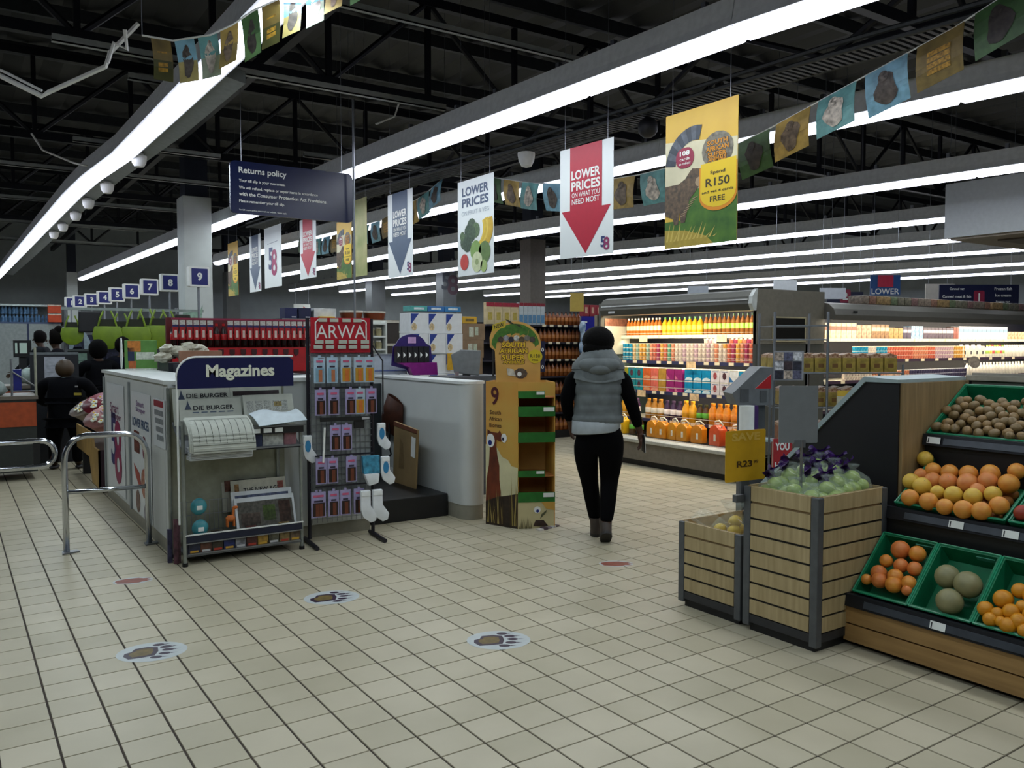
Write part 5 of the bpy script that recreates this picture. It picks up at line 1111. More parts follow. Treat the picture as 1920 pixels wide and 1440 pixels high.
tags(fr2, 'x', .1, LX-.1, .34, 1.62, 16); tags(fr2, 'x', .1, LX-.1, .30, 1.355, 18, (4,)); tags(fr2, 'x', .1, LX-.1, .26, 1.10, 18)
lamp_bar(fr2, 'canopy_lamp', (LX/2, .03, 1.845), (R(38), 0, R(0)), .06, LX-.2, FRIDGE_W*LX)
for o in [c for c in fr2.children if c.type == 'LIGHT']: o.data.size, o.data.size_y = LX-.2, .06
for (z, y) in LV2[:2]:
    lamp_bar(fr2, 'shelf_lamp', (LX/2, y+.02, z-.04), (R(20), 0, 0), LX-.2, .03, FRIDGE_W*.2*LX)
for o in [c for c in fr2.children if c.type == 'LIGHT' and c.name.startswith('shelf_lamp')]: o.data.size, o.data.size_y = LX-.2, .03
def pkg_mesh(name, col, w_, d, h, mix=None, top=None):
    b = B(); b.box((-w_/2, 0, 0), (w_/2, d, h), M(col, .45, noise=.3, scale=22, mix=mix))
    if top: b.box((-w_/2, -.002, h*.55), (w_/2, 0, h*.8), M(top, .5))
    return b.mesh(name)
PKG = [('#e0d2b4', 'cream', .10, .20, '#c7a684', '#8a5a4a')]*6+[('#d0b090', 'beige', .10, .18, '#8a5a4a', None)]*3+[('#a07a4a', 'brown', .09, .19, '#5a3a2a', '#d9c49a')]*4+[('#b59a5a', 'golden', .10, .15, '#7a5a2a', None)]*3+[('#4a3a5a', 'violet', .09, .16, '#2a2034', '#b9b0c0')]*2+[('#3a7ab0', 'blue', .09, .18, '#b9cfe0', None)]*3+[('#5a4a5e', 'mauve', .09, .16, '#2c2030', '#cfc4c9')]*8+[('#9a4a3a', 'rust', .06, .17, '#6a2a1e', None)]*2+[('#e4e2de', 'white', .12, .19, '#b5c2d0', '#7a98b8')]*11+[('#d9c0a0', 'beige', .10, .12, '#b56a3a', None)]*10+[('#c9b090', 'tan', .10, .14, '#a5583a', None)]*8
x = GX0+.45; pms = {}
for i, k in enumerate(PKG):
    if k not in pms: pms[k] = pkg_mesh('dairy_pack', k[0], k[2], .12, k[3], k[4], k[5])
    x += k[2]/2+.004
    tag(link('dairy_pack', pms[k], None, (x, GY+.38, 1.621)), '%s dairy pack, %s from the left on the second fridge top shelf' % (k[1], od(i)), 'dairy pack', 'packs on the top shelf of second fridge'); x += k[2]/2+.004
SEQ = ['teal']*5+['white']*3+['teal']*4+['coral']*10+['peach']*6+['coral']*3+['pinkish white']*8+['golden']*5+['violet']*12
cm['violet'] = cup_mesh('#4a4464', '#c9c9d0')
for i, c in enumerate(SEQ):
    for r in range(3): tag(link('yoghurt_cup', cm[c], None, (GX0+1.0+.0605*i*1.0, GY+.34, 1.356+.0585*r), None, (1, 1, 1)), '%s yoghurt cup on the second fridge, column %s from left, %s row' % (c, od(i), rowname[r]), 'yoghurt cup', 'stacked yoghurt cups in the second fridge') if i < 44 else None
SEQ3 = ['white']*10+['peach']*14+['violet']*24
for i, c in enumerate(SEQ3):
    for r in range(2): tag(link('yoghurt_cup', cm[c], None, (GX0+.75+.0605*i, GY+.31, 1.10+.0585*r)), '%s yoghurt cup low in the second fridge, column %s from left, %s row' % (c, od(i), rowname[r]), 'yoghurt cup', 'low yoghurt cups in the second fridge')
mj = B(); WM = M('#e2dccb', .4, noise=.03); mj.prism([(-.075, 0), (.075, 0), (.075, .12), (.05, .17), (-.05, .17), (-.075, .12)], 0, .12, WM, 'y'); mj.cyl((0, .06, .17), (0, .06, .19), .025, WM, n=8); mj.box((-.02, -.002, .05), (.02, 0, .1), M('#3a3a42', .5)); mjm = mj.mesh('milk_bottle', bevel=.012)
sm = bottle_mesh('#e4dfd2', '#ddd8cc', .036, .185, '#d5cfc4', 8, .4); cmk = {c: bottle_mesh('#e0dccf', c, .034, .185, c, 8, .4) for c in ('#8fae4a', '#c24a4a', '#d0b84a')}
x = GX0+3.62
for i in range(4): tag(link('milk_bottle', mjm, None, (x, GY+.32, 1.356)), 'large white milk bottle, %s from the left in the second fridge' % od(i), 'milk bottle', 'large milk bottles in the second fridge'); x += .165
for i in range(7): tag(link('milk_bottle', cmk[['#8fae4a', '#d0b84a', '#c24a4a'][i % 3]], None, (x, GY+.34, 1.356)), 'slim milk bottle with coloured label, %s after the large ones' % od(i), 'milk bottle', 'slim coloured milk bottles'); x += .075
for i in range(19): tag(link('milk_bottle', sm, None, (x, GY+.34, 1.356)), 'slim white milk bottle, %s in the right-hand run, second fridge' % od(i), 'milk bottle', 'slim white milk bottles'); x += .076
x = GX0+3.65
for i in range(26): tag(link('milk_bottle', sm, None, (x, GY+.30, 1.10)), 'slim white bottle on the lower shelf of second fridge, %s from left' % od(i), 'milk bottle', 'lower milk bottles in the second fridge'); x += .095
t = thing('round_sign', 'small round grey sign sticking out of the second fridge', 'sign', (GX0+3.45, GY+.1, 1.30), R(-30)); b = B(); b.lathe([(.0, 0), (.085, 0), (.085, .008), (0, .008)], M('#6a6660', .5, noise=.2, scale=30), n=20); o = b.build('disc', t); o.rotation_euler = (R(80), 0, 0)
b = B(); b.box((-.005, .0, -.02), (.005, .22, .0), STEEL); b.build('arm', t)
# bread-like packs lying along the canopy of the second fridge
PC = [('#8f8072', 'greyish'), ('#96705e', 'reddish'), ('#7f7a68', 'olive'), ('#8a6a66', 'pinkish'), ('#a0845a', 'tan'), ('#6d7a5c', 'green')]
for i in range(30):
    c, w_ = PC[(i*i+i//3) % 6]; b = B(); b.box((-.075, 0, 0), (.075, .2, .105), M(c, .4, noise=.3, scale=30))
    tag(b.build('bread_pack', bevel=.02, smooth=.7, loc=(GX0+.90+.155*i+(.06 if i > 19 else 0), GY+.13, 2.052)), '%s packet lying on the second fridge canopy, %s from the left' % (w_, od(i)), 'packet', 'packets along the second fridge canopy')

# ---------------------------------------------------------------- snack rack between the bins and the fridges
sr = thing('snack_rack', 'wire rack with shelves of golden snack cartons before fridge', 'snack rack', (4.93, 3.93, 0), R(-35))
WX, WD = .92, .40
for x in (0, .38, WX):
    for y in (0, WD):
        b = B(); b.cyl((x, y, 0), (x, y, 1.80 if x < .5 else 1.42), .010, STEEL, n=8); b.build('post', sr)
for z, x1 in ((1.70, .38), (1.60, .38), (1.36, WX), (1.11, WX), (.85, WX), (.5, WX)):
    b = B()
    for y in (0, WD): b.cyl((0, y, z), (x1, y, z), .006, STEEL, n=6)
    for k in range(12): b.cyl((x1*k/11, 0, z), (x1*k/11, WD, z), .003, STEEL, n=4)
    b.build('wire_shelf', sr)
def snack(z, n, x0, st, col, nm):
    cs, sn = cos(R(-35)), sin(R(-35))
    for i in range(n):
        for j in range(2):
            lx, ly = x0+st*i, .04+.17*j
            t = thing('snack_carton', 'golden snack carton, %s from left in the %s row of the %s rack tier' % (od(i), ('front', 'back')[j], nm), 'snack carton', (4.93+lx*cs-ly*sn, 3.93+lx*sn+ly*cs, z+.008), R(-35), 'snack cartons on the wire rack')
            b = B(); b.box((-.045, 0, 0), (.045, .15, .10), M(col, .5, noise=.25, scale=20)); b.build('carton', t)
            b = B(); b.prism([(-.045, .02), (.0, .035), (.045, .02), (.045, .0), (-.045, .0)], .01, .14, M('#c3a684', .4, noise=.4, scale=60, mix='#7a4a34'), 'y'); o = b.build('window_top', t); o.location = (0, 0, .10)
            b = B(); b.box((-.02, -.002, .03), (.02, 0, .06), M('#6a4a1e', .5)); b.build('print', t)
snack(1.36, 9, .05, .1, '#a08a3a', 'upper'); snack(1.11, 8, .15, .1, '#96803a', 'middle'); snack(.85, 8, .15, .1, '#8f5a3a', 'lower'); snack(.5, 8, .15, .1, '#6a3a2a', 'lowest')
t = thing('price_card', 'white price card hanging on the snack rack', 'price sign', (5.27, 3.60, 1.0), R(-35)); b = B(); b.box((-.045, -.01, 0), (.045, 0, .24), M('#b9b5a0', .5)); b.box((-.045, -.011, .20), (.045, -.001, .24), M('#c9a83a', .5)); b.build('card', t); text(t, 'R17', .0, .06, -.013, INK, w=.05, h=.025)
t = thing('photo_board', 'small poster of people photos clipped to the snack rack', 'poster', (4.98, 3.86, 1.31), R(-35))
b = B(); b.box((-.10, -.03, 0), (.11, -.022, .21), M('#8d8f94', .5)); b.build('board', t)
b = B(); rr = random.Random(8)
for k in range(9): x0, z0 = -.095+.065*(k % 3), .01+.065*(k//3); b.box((x0, -.034, z0), (x0+.06, -.031, z0+.06), M(['#2a2a3a', '#b9a898', '#5a5a72', '#c9c9cc', '#3a2a2e'][k % 5], .5, noise=.4, scale=50))
b.build('photo_print', t)
# weighing point: grey hood, roll, purple panel, red magazine board, pale dish
t = thing('weigh_station', 'grey self-weigh hood on a stand behind the yellow price card', 'scale', (4.458, 3.83, -.19), R(-32)); t.scale = (1.12, 1.12, 1.12)
b = B(); b.prism([(-.05, 1.27), (.12, 1.43), (.20, 1.43), (.20, 1.2), (-.02, 1.2)], 0, .2, GREYM, 'y'); b.build('hood', t)
b = B(); b.box((.0, -.005, 1.22), (.05, -.002, 1.30), DGREY); b.build('recess', t); b = B(); b.box((.12, -.005, 1.22), (.16, -.002, 1.29), DGREY); b.build('recess', t)
b = B(); b.box((.03, .05, .17), (.17, .16, 1.2), M('#4b4e52', .5)); b.box((-.02, -.07, .983), (.07, .05, .997), M('#4b4e52', .5)); b.build('stand', t)
b = B(); b.box((.075, -.035, .99), (.10, .05, 1.2), M('#3c1a5a', .4)); b.build('purple_panel', t)
b = B(); b.cyl((.03, -.03, 1.0), (.03, -.03, 1.20), .045, WHITE, n=16); b.v = [(x*1.12, y*1.12, z*1.12) for x, y, z in b.v]; tag(b.build('bag_roll', loc=(4.458, 3.83, -.19), rotz=R(-32), smooth=.7), 'white roll of plastic bags standing behind the yellow price card', 'roll')
b = B(); b.cyl((.14, -.02, .985), (.14, -.02, 1.0), .06, M('#9fb5ba', .3), n=20); b.build('dish', t)
t = thing('red_board', 'red magazine board with white YOU and HUIS letters', 'magazine board', (4.60, 3.66, .43), R(-32)); t.scale = (1.14, 1.14, 1.14); b = B(); b.box((-.01, 0, .22), (.11, .012, .44), M('#a81c22', .45)); b.build('board', t); b = B(); b.box((-.012, -.003, .215), (-.004, .0, .44), M('#b98a7a', .5)); b.build('edge', t)
text(t, 'YOU', .05, .395, -.003, WHITE, w=.085, h=.045, bold=.04); text(t, 'HUIS', .055, .28, -.003, WHITE, w=.095, h=.045, bold=.04); b = B(); b.box((0, .003, -.375), (.1, .01, .22), DGREY); b.build('stand', t)
t = B(); t.prism([(-.10, 0), (.0, .09), (.0, 0)], 0, .006, M('#b02028', .4), 'y'); t.box((-.012, .0, -1.26), (.0, .006, .0), STEEL)
tag(t.build('red_flag_card', loc=(4.30, 3.45, 1.29), rotz=R(-32)), 'red triangular card edge above the grey card sign', 'card')
# ---------------------------------------------------------------- things standing on and behind the kiosk
def boxthing(name, label, cat, loc, size, col, rz=0, group=None, prints=(), bevel=.004, mix=None):
    t = thing(name, label, cat, loc, rz, group); w_, d, h = size
    b = B(); b.box((-w_/2, 0, 0), (w_/2, d, h), M(col, .6, noise=.1, scale=12, mix=mix)); b.build('body', t, bevel=bevel)
    for (x0, z0, x1, z1, c) in prints:
        b = B(); b.box(((x0-.5)*w_, -.003, z0*h), ((x1-.5)*w_, 0, z1*h), M(c, .5, noise=.15, scale=40)); b.build('print', t)
    return t
boxthing('counter_display', 'green and orange cardboard display box on the kiosk corner', 'display box', (1.62, 9.1, 1.301), (.30, .22, .30), '#5a8a3e', R(-12), None, [(.1, .62, .5, .98, '#c77a2e'), (.12, .05, .35, .3, '#b5602a'), (.1, .3, .3, .75, '#1c2a4a'), (.36, .35, .92, .6, '#c9d0c0'), (.02, .0, .98, .05, '#d5d8d0')])
b = B(); b.prism(arc(0, .17, .055, 0, 360, 14, .16)[:-1], 0, .01, WHITE, 'x'); tag(b.build('oval_sign', loc=(1.45, 9.2, 1.30)), 'thin white oval sign on the kiosk corner', 'sign')
boxthing('cardboard_box', 'flat brown cardboard box lying behind the Magazines header', 'box', (2.0, 8.25, 1.38), (.38, .24, .12), '#8a6248', R(-10), None, [], mix='#9c6f58')
boxthing('dark_cabinet', 'dark blue cabinet with pale frame under the cardboard box', 'cabinet', (2.05, 8.22, 0), (.50, .3, 1.375), '#10142c', 0, None, [])
bg = random.Random(31)
BAGM = M('#b9b6a4', .4, noise=.3, scale=20, mix='#8a8672')
for i in range(9):
    b = B(); b.ell((0, 0, 0), (.085, .07, .055), BAGM, 10, 7, .2, bg)
    tag(b.build('snack_bag', loc=(1.74+.055*i*.9, 8.66+.03*(i % 3), 1.435+.055*(i % 2)+.02*(i % 3)), rotz=i), 'crumpled pale snack packet in the kiosk heap, %s from the left' % od(i), 'packet', 'heap of pale snack packets on the kiosk')
b = B(); b.box((1.77, 8.56, 0), (2.3, 9.0, 1.38), M('#20242c', .5)); tag(b.build('kiosk_cabinet'), 'dark kiosk cabinet under the packet heap', 'cabinet')
# soft drink rack at the kiosk back
ck = thing('drink_rack', 'long red soft drink display rack at the kiosk back', 'drink rack', (2.05, 9.7, 0))
b = B(); b.box((0, .3, 0), (1.62, .34, 1.86), M('#5a0c14', .5)); b.build('back', ck)
b = B(); b.box((0, .0, 1.24), (1.62, .02, 1.52), M('#b01018', .4, noise=.15, scale=6)); b.build('red_panel', ck)
for z in (1.22, .85, .4): b = B(); b.box((0, .0, z-.02), (1.62, .3, z), M('#3a0a10', .5)); b.build('shelf', ck)
b = B(); b.box((0, -.03, 1.83), (1.62, .02, 1.85), M('#8a2040', .5)); b.build('top_rail', ck)
text(ck, 'Coca-Cola', .72, 1.29, -.004, M('#d9b0a8', noise=0), w=.16, h=.05)
cb = bottle_mesh('#2a0d0a', '#b51a1a', .036, .27, '#b81a1e', 8, .4)
for i in range(20): tag(link('cola_bottle', cb, None, (2.10+.078*i, 9.86, 1.525)), 'dark cola bottle with red label on the rack, %s from the left' % od(i), 'bottle', 'cola bottles on the red rack')
cb2 = B(); cb2.box((-.03, -.01, -.05), (.03, 0, 0), M('#c9c3ba', .5, noise=.2, scale=60)); cb2.box((-.03, -.012, -.075), (.03, .0, -.05), M('#25205a', .5)); cb2.box((-.028, -.011, -.21), (.028, .004, -.075), M('#b51a20', .45, noise=.2, scale=25)); cb2.box((-.012, -.014, -.19), (.014, -.011, -.11), M('#d9c4b8', .5)); cbm = cb2.mesh('cola_card')
for i in range(22):
    if i in (6, 7): continue
    tag(link('cola_card', cbm, None, (2.08+.074*i, 9.68, 1.825)), 'red hanging multipack card on the drink rack, %s from the left' % od(i), 'hanging card', 'red cards hanging on the drink rack')
b5 = B(); b5.prism([(-.03, .0), (.03, 0), (.03, -.05), (.0, -.085), (-.03, -.05)], -.006, 0, M('#3a070a', .5), 'y'); b5m = b5.mesh('dark_badge')
for i in range(8): link('dark_badge', b5m, ck, (.52+.125*i, -.002, 1.50))
tag((lambda b: (b.ell((0, 0, 0), (.10, .1, .1), BLACK, 12, 8), b.build('round_hat', loc=(2.78, 9.3, 1.33), smooth=True))[1])(B()), 'black round cap resting in front of the red drink rack', 'cap')
b = B(); b.box((2.4, 9.2, 0), (3.1, 9.45, 1.24), M('#1a1c22', .5)); tag(b.build('kiosk_cabinet'), 'dark kiosk cabinet in front of the red drink rack', 'cabinet')
for i, (x, c, w_, lab) in enumerate([(3.60, '#1a2250', .16, 'left dark blue carton above the red drink rack'), (3.78, '#141a40', .16, 'right dark blue carton above the red drink rack'), (4.05, '#c9cdd0', .30, 'white carton right of the dark blue ones')]):
    boxthing('top_carton', lab, 'carton', (x, 10.3, 1.88), (w_, .2, .135), c, 0, 'cartons above the drink rack', [(.55, .1, .9, .2, '#c9c9d0')] if i < 2 else [])
bs = thing('back_shelf', 'dark shelving unit behind the kiosk with cartons on top', 'shelving', (3.45, 10.2, 0)); b = B(); b.box((0, 0, 0), (1.6, .4, 1.878), M('#2a2420', .6)); b.build('body', bs)
for z in (1.2, 1.55, 1.86): b = B(); b.box((0, -.01, z-.02), (1.6, 0, z+.015), M('#b9b4a6', .5)); b.build('shelf_edge', bs)
b = B(); b.lathe([(.13, 0), (.15, .09), (.155, .10), (.155, .115), (.0, .12)], M('#7a3a1c', .4), n=16, ms=[M('#7a3a1c', .4), M('#d5d2c4', .5), M('#d5d2c4', .5), M('#d5d2c4', .5)]); tag(b.build('tub', loc=(4.45, 10.4, 1.88), smooth=.7), 'brown tub with white lid on the back shelving', 'tub')
b = B(); b.lathe([(.13, 0), (.15, .09), (.155, .10), (.155, .115), (.0, .12)], M('#7a3a1c', .4), n=16, ms=[M('#7a3a1c', .4), M('#d5d2c4', .5), M('#d5d2c4', .5), M('#d5d2c4', .5)]); tag(b.build('tub', loc=(4.78, 10.4, 1.88), smooth=.7), 'second brown tub right of the first on back shelving', 'tub')
b = B(); b.box((0, 0, 0), (.2, .1, .03), YELLOW); tag(b.build('yellow_pack', loc=(3.95, 10.22, 1.88)), 'flat yellow packet before the white carton', 'packet')
# jar shelf and cash box right of the hosiery stand
js = thing('jar_shelf', 'small white shelf unit of jars behind the end wall', 'shelf', (4.08, 9.5, 0)); b = B(); b.box((0, .14, 0), (.46, .16, 1.85), OFFW); b.box((0, 0, 0), (.02, .16, 1.85), OFFW); b.box((.44, 0, 0), (.46, .16, 1.85), OFFW); b.build('frame', js)
for z in (1.50, 1.66, 1.82): b = B(); b.box((.02, 0, z-.02), (.44, .14, z), OFFW); b.build('shelf_board', js)
jm = B(); jm.lathe([(.04, 0), (.042, .07), (.03, .085), (.034, .086), (.034, .1)], M('#a39a72', .3, noise=.2), n=10, ms=[M('#a39a72', .3, noise=.2)]*2+[M('#c9c4b4', .4)]*2); jme = jm.mesh('jar')
for r, z in enumerate((1.50, 1.66)):
    for i in range(4): tag(link('jar', jme, None, (4.15+.1*i, 9.56, z)), 'pale jar on the white shelf, %s from the left, %s board' % (od(i), ('lower', 'upper')[r]), 'jar', 'jars on the white shelf')
t = thing('cash_box', 'white glass-topped counter box with steel frame behind end wall', 'counter box', (3.8, 8.2, 1.236)); b = B(); b.box((-.04, 0, 0), (.34, .3, .21), M('#b9c2cc', .3)); b.build('body', t); b = B()
for x in (-.045, .34): b.cyl((x, -.01, 0), (x, -.01, .22), .008, STEEL, n=6)
b.cyl((-.045, -.01, .04), (.34, -.01, .04), .007, M('#4a5a90', .4), n=6); b.cyl((-.045, -.01, .215), (.34, -.01, .215), .007, STEEL, n=6); b.build('frame', t)
# purple counter display of black packs
t = thing('purple_display', 'purple counter display holding a row of black packs', 'display', (4.08, 7.95, 1.236), R(-8))
b = B(); b.prism([(-.22, .10), (-.20, .30)]+arc(0, .30, .17, 165, 15, 8, .13)+[(.22, .30), (.24, .05), (.20, 0), (-.02, 0), (-.06, .06)], 0, .02, M('#2a1466', .4), 'y'); b.build('back_card', t)
b = B(); b.prism([(-.17, .13), (.25, .13), (.26, .0), (-.02, .0), (-.05, .08)], -.10, .0, M('#7a1474', .35), 'y'); b.build('base', t)
b = B(); b.box((-.04, -.004, .335), (.05, -.001, .40), M('#c9a0d0', .5)); b.build('emblem', t)
for i in range(6):
    k = B(); k.box((-.028, -.09, 0), (.028, -.02, .17), M('#17181e', .35)); k.add([(-.012, -.092, .05), (.016, -.092, .08), (-.012, -.092, .11)], [(0, 1, 2)], WHITE)
    c8, s8 = cos(R(-8)), sin(R(-8)); lx = -.17+.062*i
    tag(k.build('black_pack', loc=(4.08+lx*c8, 7.95+lx*s8, 1.236+.132), rotz=R(-8)), 'black pack with white triangle in the purple display, %s from left' % od(i), 'pack', 'black packs in the purple display')
# white carton tower
cx0, cy0 = 4.60, 8.75
def wcart(i, r, side):
    t = thing('white_carton', 'white carton with blue corner in the tall stack, %s column, %s layer from floor' % (od(i), od(r)), 'carton', (cx0+.235*i, cy0+.02*(r % 2), .241*r), R(-4)*(r % 2), 'tall stack of white cartons')
    b = B(); b.box((-.115, 0, 0), (.115, .3, .238), M('#d5d9da', .5, noise=.03)); b.build('box', t, bevel=.003)
    b = B(); b.add([(-.10, -.002, .10), (-.10, -.002, .23), (.0, -.002, .23)], [(0, 2, 1)], M('#1f3a8a', .4)); b.build('blue_corner', t)
    b = B(); flat(b, arc(-.06, .075, .035, 0, 360, 10, .045)[:-1], -.003, M('#c9b48a', .5, noise=.3, scale=50)); b.build('food_print', t)
for i in range(3):
    for r in range(8): wcart(i, r, 0)
t = thing('price_sign', 'small yellow price card hanging on the white cartons', 'price sign', (5.0, 8.70, 1.25), R(-30)); b = B(); b.box((-.05, -.008, 0), (.05, 0, .2), M('#c99a1a', .5)); b.build('card', t)
for i, (x, c) in enumerate([(4.62, '#4aa09a'), (4.85, '#2a6aa8'), (5.08, '#2a78b0')]): boxthing('soap_pack', ['teal', 'blue', 'pale blue'][i]+' flat pack lying on the white carton tower', 'pack', (x, 8.8, 1.95), (.22, .2, .06), c, 0, 'packs on the white carton tower', [(.2, .3, .8, .7, '#cfdde0')])
# brown cartons, yellow tray, monitor
for i, (x, z, h) in enumerate([(5.82, 1.15, .22), (5.84, 1.37, .24), (5.86, 1.61, .22)]): boxthing('cardboard_box', 'brown carton with white papers left of the promo stand, %s from below' % od(i), 'box', (x, 9.6, z), (.36, .3, h), '#7f6a52', 0, 'brown cartons left of the promo stand', [(.3, .2, .5, .8, '#b9c0b0'), (.55, .3, .7, .8, '#a9b5a0')])
boxthing('pallet_box', 'brown pallet box under the cartons left of promo stand', 'box', (5.84, 9.6, 0), (.5, .35, 1.148), '#6a5844')
boxthing('yellow_tray', 'yellow tray lying on top of the brown cartons', 'tray', (5.80, 9.6, 1.832), (.22, .2, .09), '#c9a02a', 0, None, [(.2, .3, .8, .7, '#6a5a2a')])
t = thing('till_monitor', 'grey back of a till monitor at the kiosk end wall', 'monitor', (4.42, 7.4, 1.236), R(-28)); b = B(); b.prism([(-.15, .22), (-.12, .03), (.14, .0), (.16, .26), (-.05, .27)], 0, .05, M('#6f7476', .5), 'y'); b.build('screen_back', t, bevel=.01); b = B(); b.box((-.03, .02, -.0), (.05, .07, .05), DGREY); b.build('foot', t); b = B(); b.cyl((-.09, -.01, .0), (-.09, -.01, .04), .02, M('#8a7a7c'), n=8); b.build('knob', t)
boxthing('till_desk', 'grey till desk under the monitor behind the end wall', 'desk', (4.5, 7.3, 0), (.7, .4, 1.235), '#4a4d52')
t = thing('open_frame', 'dark upright frame between the monitor and the promo stand', 'frame', (4.72, 7.25, 1.236), R(-30)); b = B()
for q in ((-.06, 0, -.04, .34), (.04, 0, .06, .34), (-.06, .32, .06, .34)): b.box((q[0], 0, q[1]), (q[2], .03, q[3]), BLACK)
b.build('frame', t)

# ---------------------------------------------------------------- grocery gondola behind the shopper
gd = thing('gondola', 'grocery shelf of amber bottles behind the shopper', 'gondola', (6.95, 11.0, 0)); GW = 2.45
b = B(); b.box((0, .36, 0), (GW, .40, 1.9), M('#1c1a28', .5)); b.build('back', gd); b = B(); b.box((0, 0, 0), (GW, .4, .12), BLACK); b.build('base', gd)
gz = [.12, .42, .72, 1.02, 1.30, 1.58, 1.86]
for z in gz[1:]: b = B(); b.box((0, 0, z-.025), (GW, .38, z), M('#25212e', .5)); b.build('shelf', gd)
tags(gd, 'x', 1.0, GW, .0, 1.86, 9); tags(gd, 'x', 1.0, GW, .0, 1.58, 9); tags(gd, 'x', 1.0, GW, .0, 1.30, 9)
ab = bottle_mesh('#8a4a1c', '#3a2418', .040, .22, '#b5702e', 8, .4)
for r, z in enumerate(gz[:-1]):
    for i in range(12): tag(link('sauce_bottle', ab, None, (6.95+1.10+.085*i, 11.1, z+.001)), 'amber bottle on the gondola, %s from the left, %s shelf from below' % (od(i), od(r)), 'bottle', 'amber bottles on the gondola')
for i in range(9): tag(link('sauce_bottle', ab, None, (6.95+1.20+.085*i, 11.1, 1.861)), 'amber bottle on the gondola top, %s from the left' % od(i), 'bottle', 'amber bottles on the gondola top')
for i in range(4): boxthing('cereal_box', 'cereal box with red top on the gondola, %s from the left' % od(i), 'cereal box', (7.05+.155*i, 11.05, 1.862), (.15, .08, .34), '#c9b890', 0, 'cereal boxes on the gondola top', [(0, .82, 1, 1, '#9c1c34'), (.25, .2, .75, .55, '#b5a24a')])
for i in range(6): boxthing('milk_carton', 'blue and white long-life milk carton on the gondola, %s from left' % od(i), 'milk carton', (7.64+.085*i, 11.05, 1.862), (.08, .08, .35), '#b9c4c9', 0, 'milk cartons on the gondola top', [(0, .86, 1, 1, '#8a1c2e'), (.1, .08, .9, .45, '#5a8ab0')])
for i in range(3): boxthing('tea_box', 'dark violet box under the milk cartons, %s from the left' % od(i), 'box', (7.62+.11*i, 10.98, 1.60), (.10, .08, .2), '#2c2848', 0, 'violet boxes on the gondola')
t = thing('shelf_card', 'navy shelf cards reading 10 beside the amber bottles', 'price sign', (7.9, 10.95, 1.1)); b = B(); b.box((-.16, 0, 0), (.14, .01, .5), M('#12163a', .5)); b.build('card', t)
for z in (.36, .08): text(t, '10', -.06, z, -.003, WHITE, w=.09, h=.06); text(t, '10', .07, z, -.003, WHITE, w=.09, h=.06)
t = thing('blue_header', 'blue header board above the shopper, left of dairy fridge', 'sign', (8.95, 10.85, 1.7)); b = B(); b.box((-.22, 0, 0), (.34, .03, .31), M('#10128a', .4, noise=.05)); b.build('board', t); b = B(); b.box((-.19, -.004, .2), (-.12, 0, .23), WHITE); b.build('print', t)
b = B(); b.box((-.2, .0, -1.7), (.32, .03, 0), M('#1a1c3a', .5)); b.build('stand', t)
for i in range(4): boxthing('red_box', 'red patterned box on the blue header, %s from the left' % od(i), 'box', (8.82+.14*i, 10.86, 2.012), (.13, .1, .19), '#8f2430', 0, 'red boxes on the blue header', [(.3, .25, .7, .8, '#c9a08a')])
rb = random.Random(6)
for i in range(7):
    b = B(); b.ell((0, 0, 0), (.07, .04, .10), M('#5f86b5', .35, noise=.5, scale=14, mix='#b9c9d6'), 10, 7, .12, rb); tag(b.build('crisp_bag', loc=(8.63+.03*(i % 2), 10.72, 1.83-.165*i)), 'blue and white crisp bag on the hanging strip, %s from the top' % od(i), 'crisp bag', 'crisp bags on the hanging strip')
b = B(); b.box((-.01, 0, 0), (.01, .01, 2.0), STEEL); tag(b.build('clip_strip', loc=(8.64, 10.78, 0)), 'metal strip holding the crisp bags', 'hanging strip')
b = B(); b.box((0, 0, 0), (.12, .06, 1.95), M('#77705f', .5)); tag(b.build('fridge_post', loc=(7.34, 8.80, 0)), 'beige upright post at the left end of dairy fridge', 'post')
# far aisles: shelf runs behind the fridges with packed goods
def aisle(label, x0, x1, y, z, cols):
    t = thing('gondola', label, 'gondola', (x0, y, 0)); b = B(); b.box((0, 0, 0), (x1-x0, .9, z), M('#3a3a40', .6)); b.build('body', t)
    for k, zz in enumerate((.5, .95, 1.4, z-.02)): b = B(); b.box((0, -.02, zz), (x1-x0, 0, zz+.03), OFFW); b.build('shelf_edge', t)
aisle('far grocery gondola behind the white carton tower', 5.3, 6.8, 12.4, 1.75, None)
aisle('farthest grocery gondola beyond the columns', 9.6, 16, 17.5, 1.7, None)
aisle('long far gondola in front of the back wall', 4.5, 14, 29, 1.9, None)

# ---------------------------------------------------------------- aisle signs far right
def asign(label, x, y, z, w_, h, col, lines, num=None, rz=R(-34), numc='#8a2440'):
    t = thing('aisle_sign', label, 'aisle sign', (x, y, z), rz, 'aisle signs hung over the far shelves'); b = B(); b.box((-w_/2, 0, 0), (w_/2, .02, h), M(col, .4, noise=.04)); b.build('board', t)
    for s, xx, zz, hh in lines: text(t, s, xx*w_, zz*h, -.003, WHITE, h=hh, bold=.02)
    if num: b = B(); flat(b, rrect(-.09, .02, .09, .24, .03), -.003, M(numc, .4, noise=0)); b.build('number_plate', t); text(t, num, 0, .13, -.005, WHITE, h=.13, bold=.03)
    for s in (-.4, .4): b = B(); b.cyl((s*w_, .01, h), (s*w_, .01, 6.1-z), .004, STEEL, n=5); b.build('wire', t)
    return t
asign('dark blue aisle sign number one for canned and frozen food', 14.3, 7.25, 2.2, 1.33, .34, '#12183a', [('Canned veg', -.28, .78, .05), ('Canned meat & fish', -.28, .42, .045), ('Frozen fish', .3, .80, .05), ('Ice cream', .3, .48, .05), ('Frozen veg', .3, .15, .05)], '1')
asign('dark blue aisle sign number two for tarts and puddings', 12.45, 8.5, 2.22, .60, .2, '#12183a', [('tarts & puddings', -.12, .6, .035)], '2')
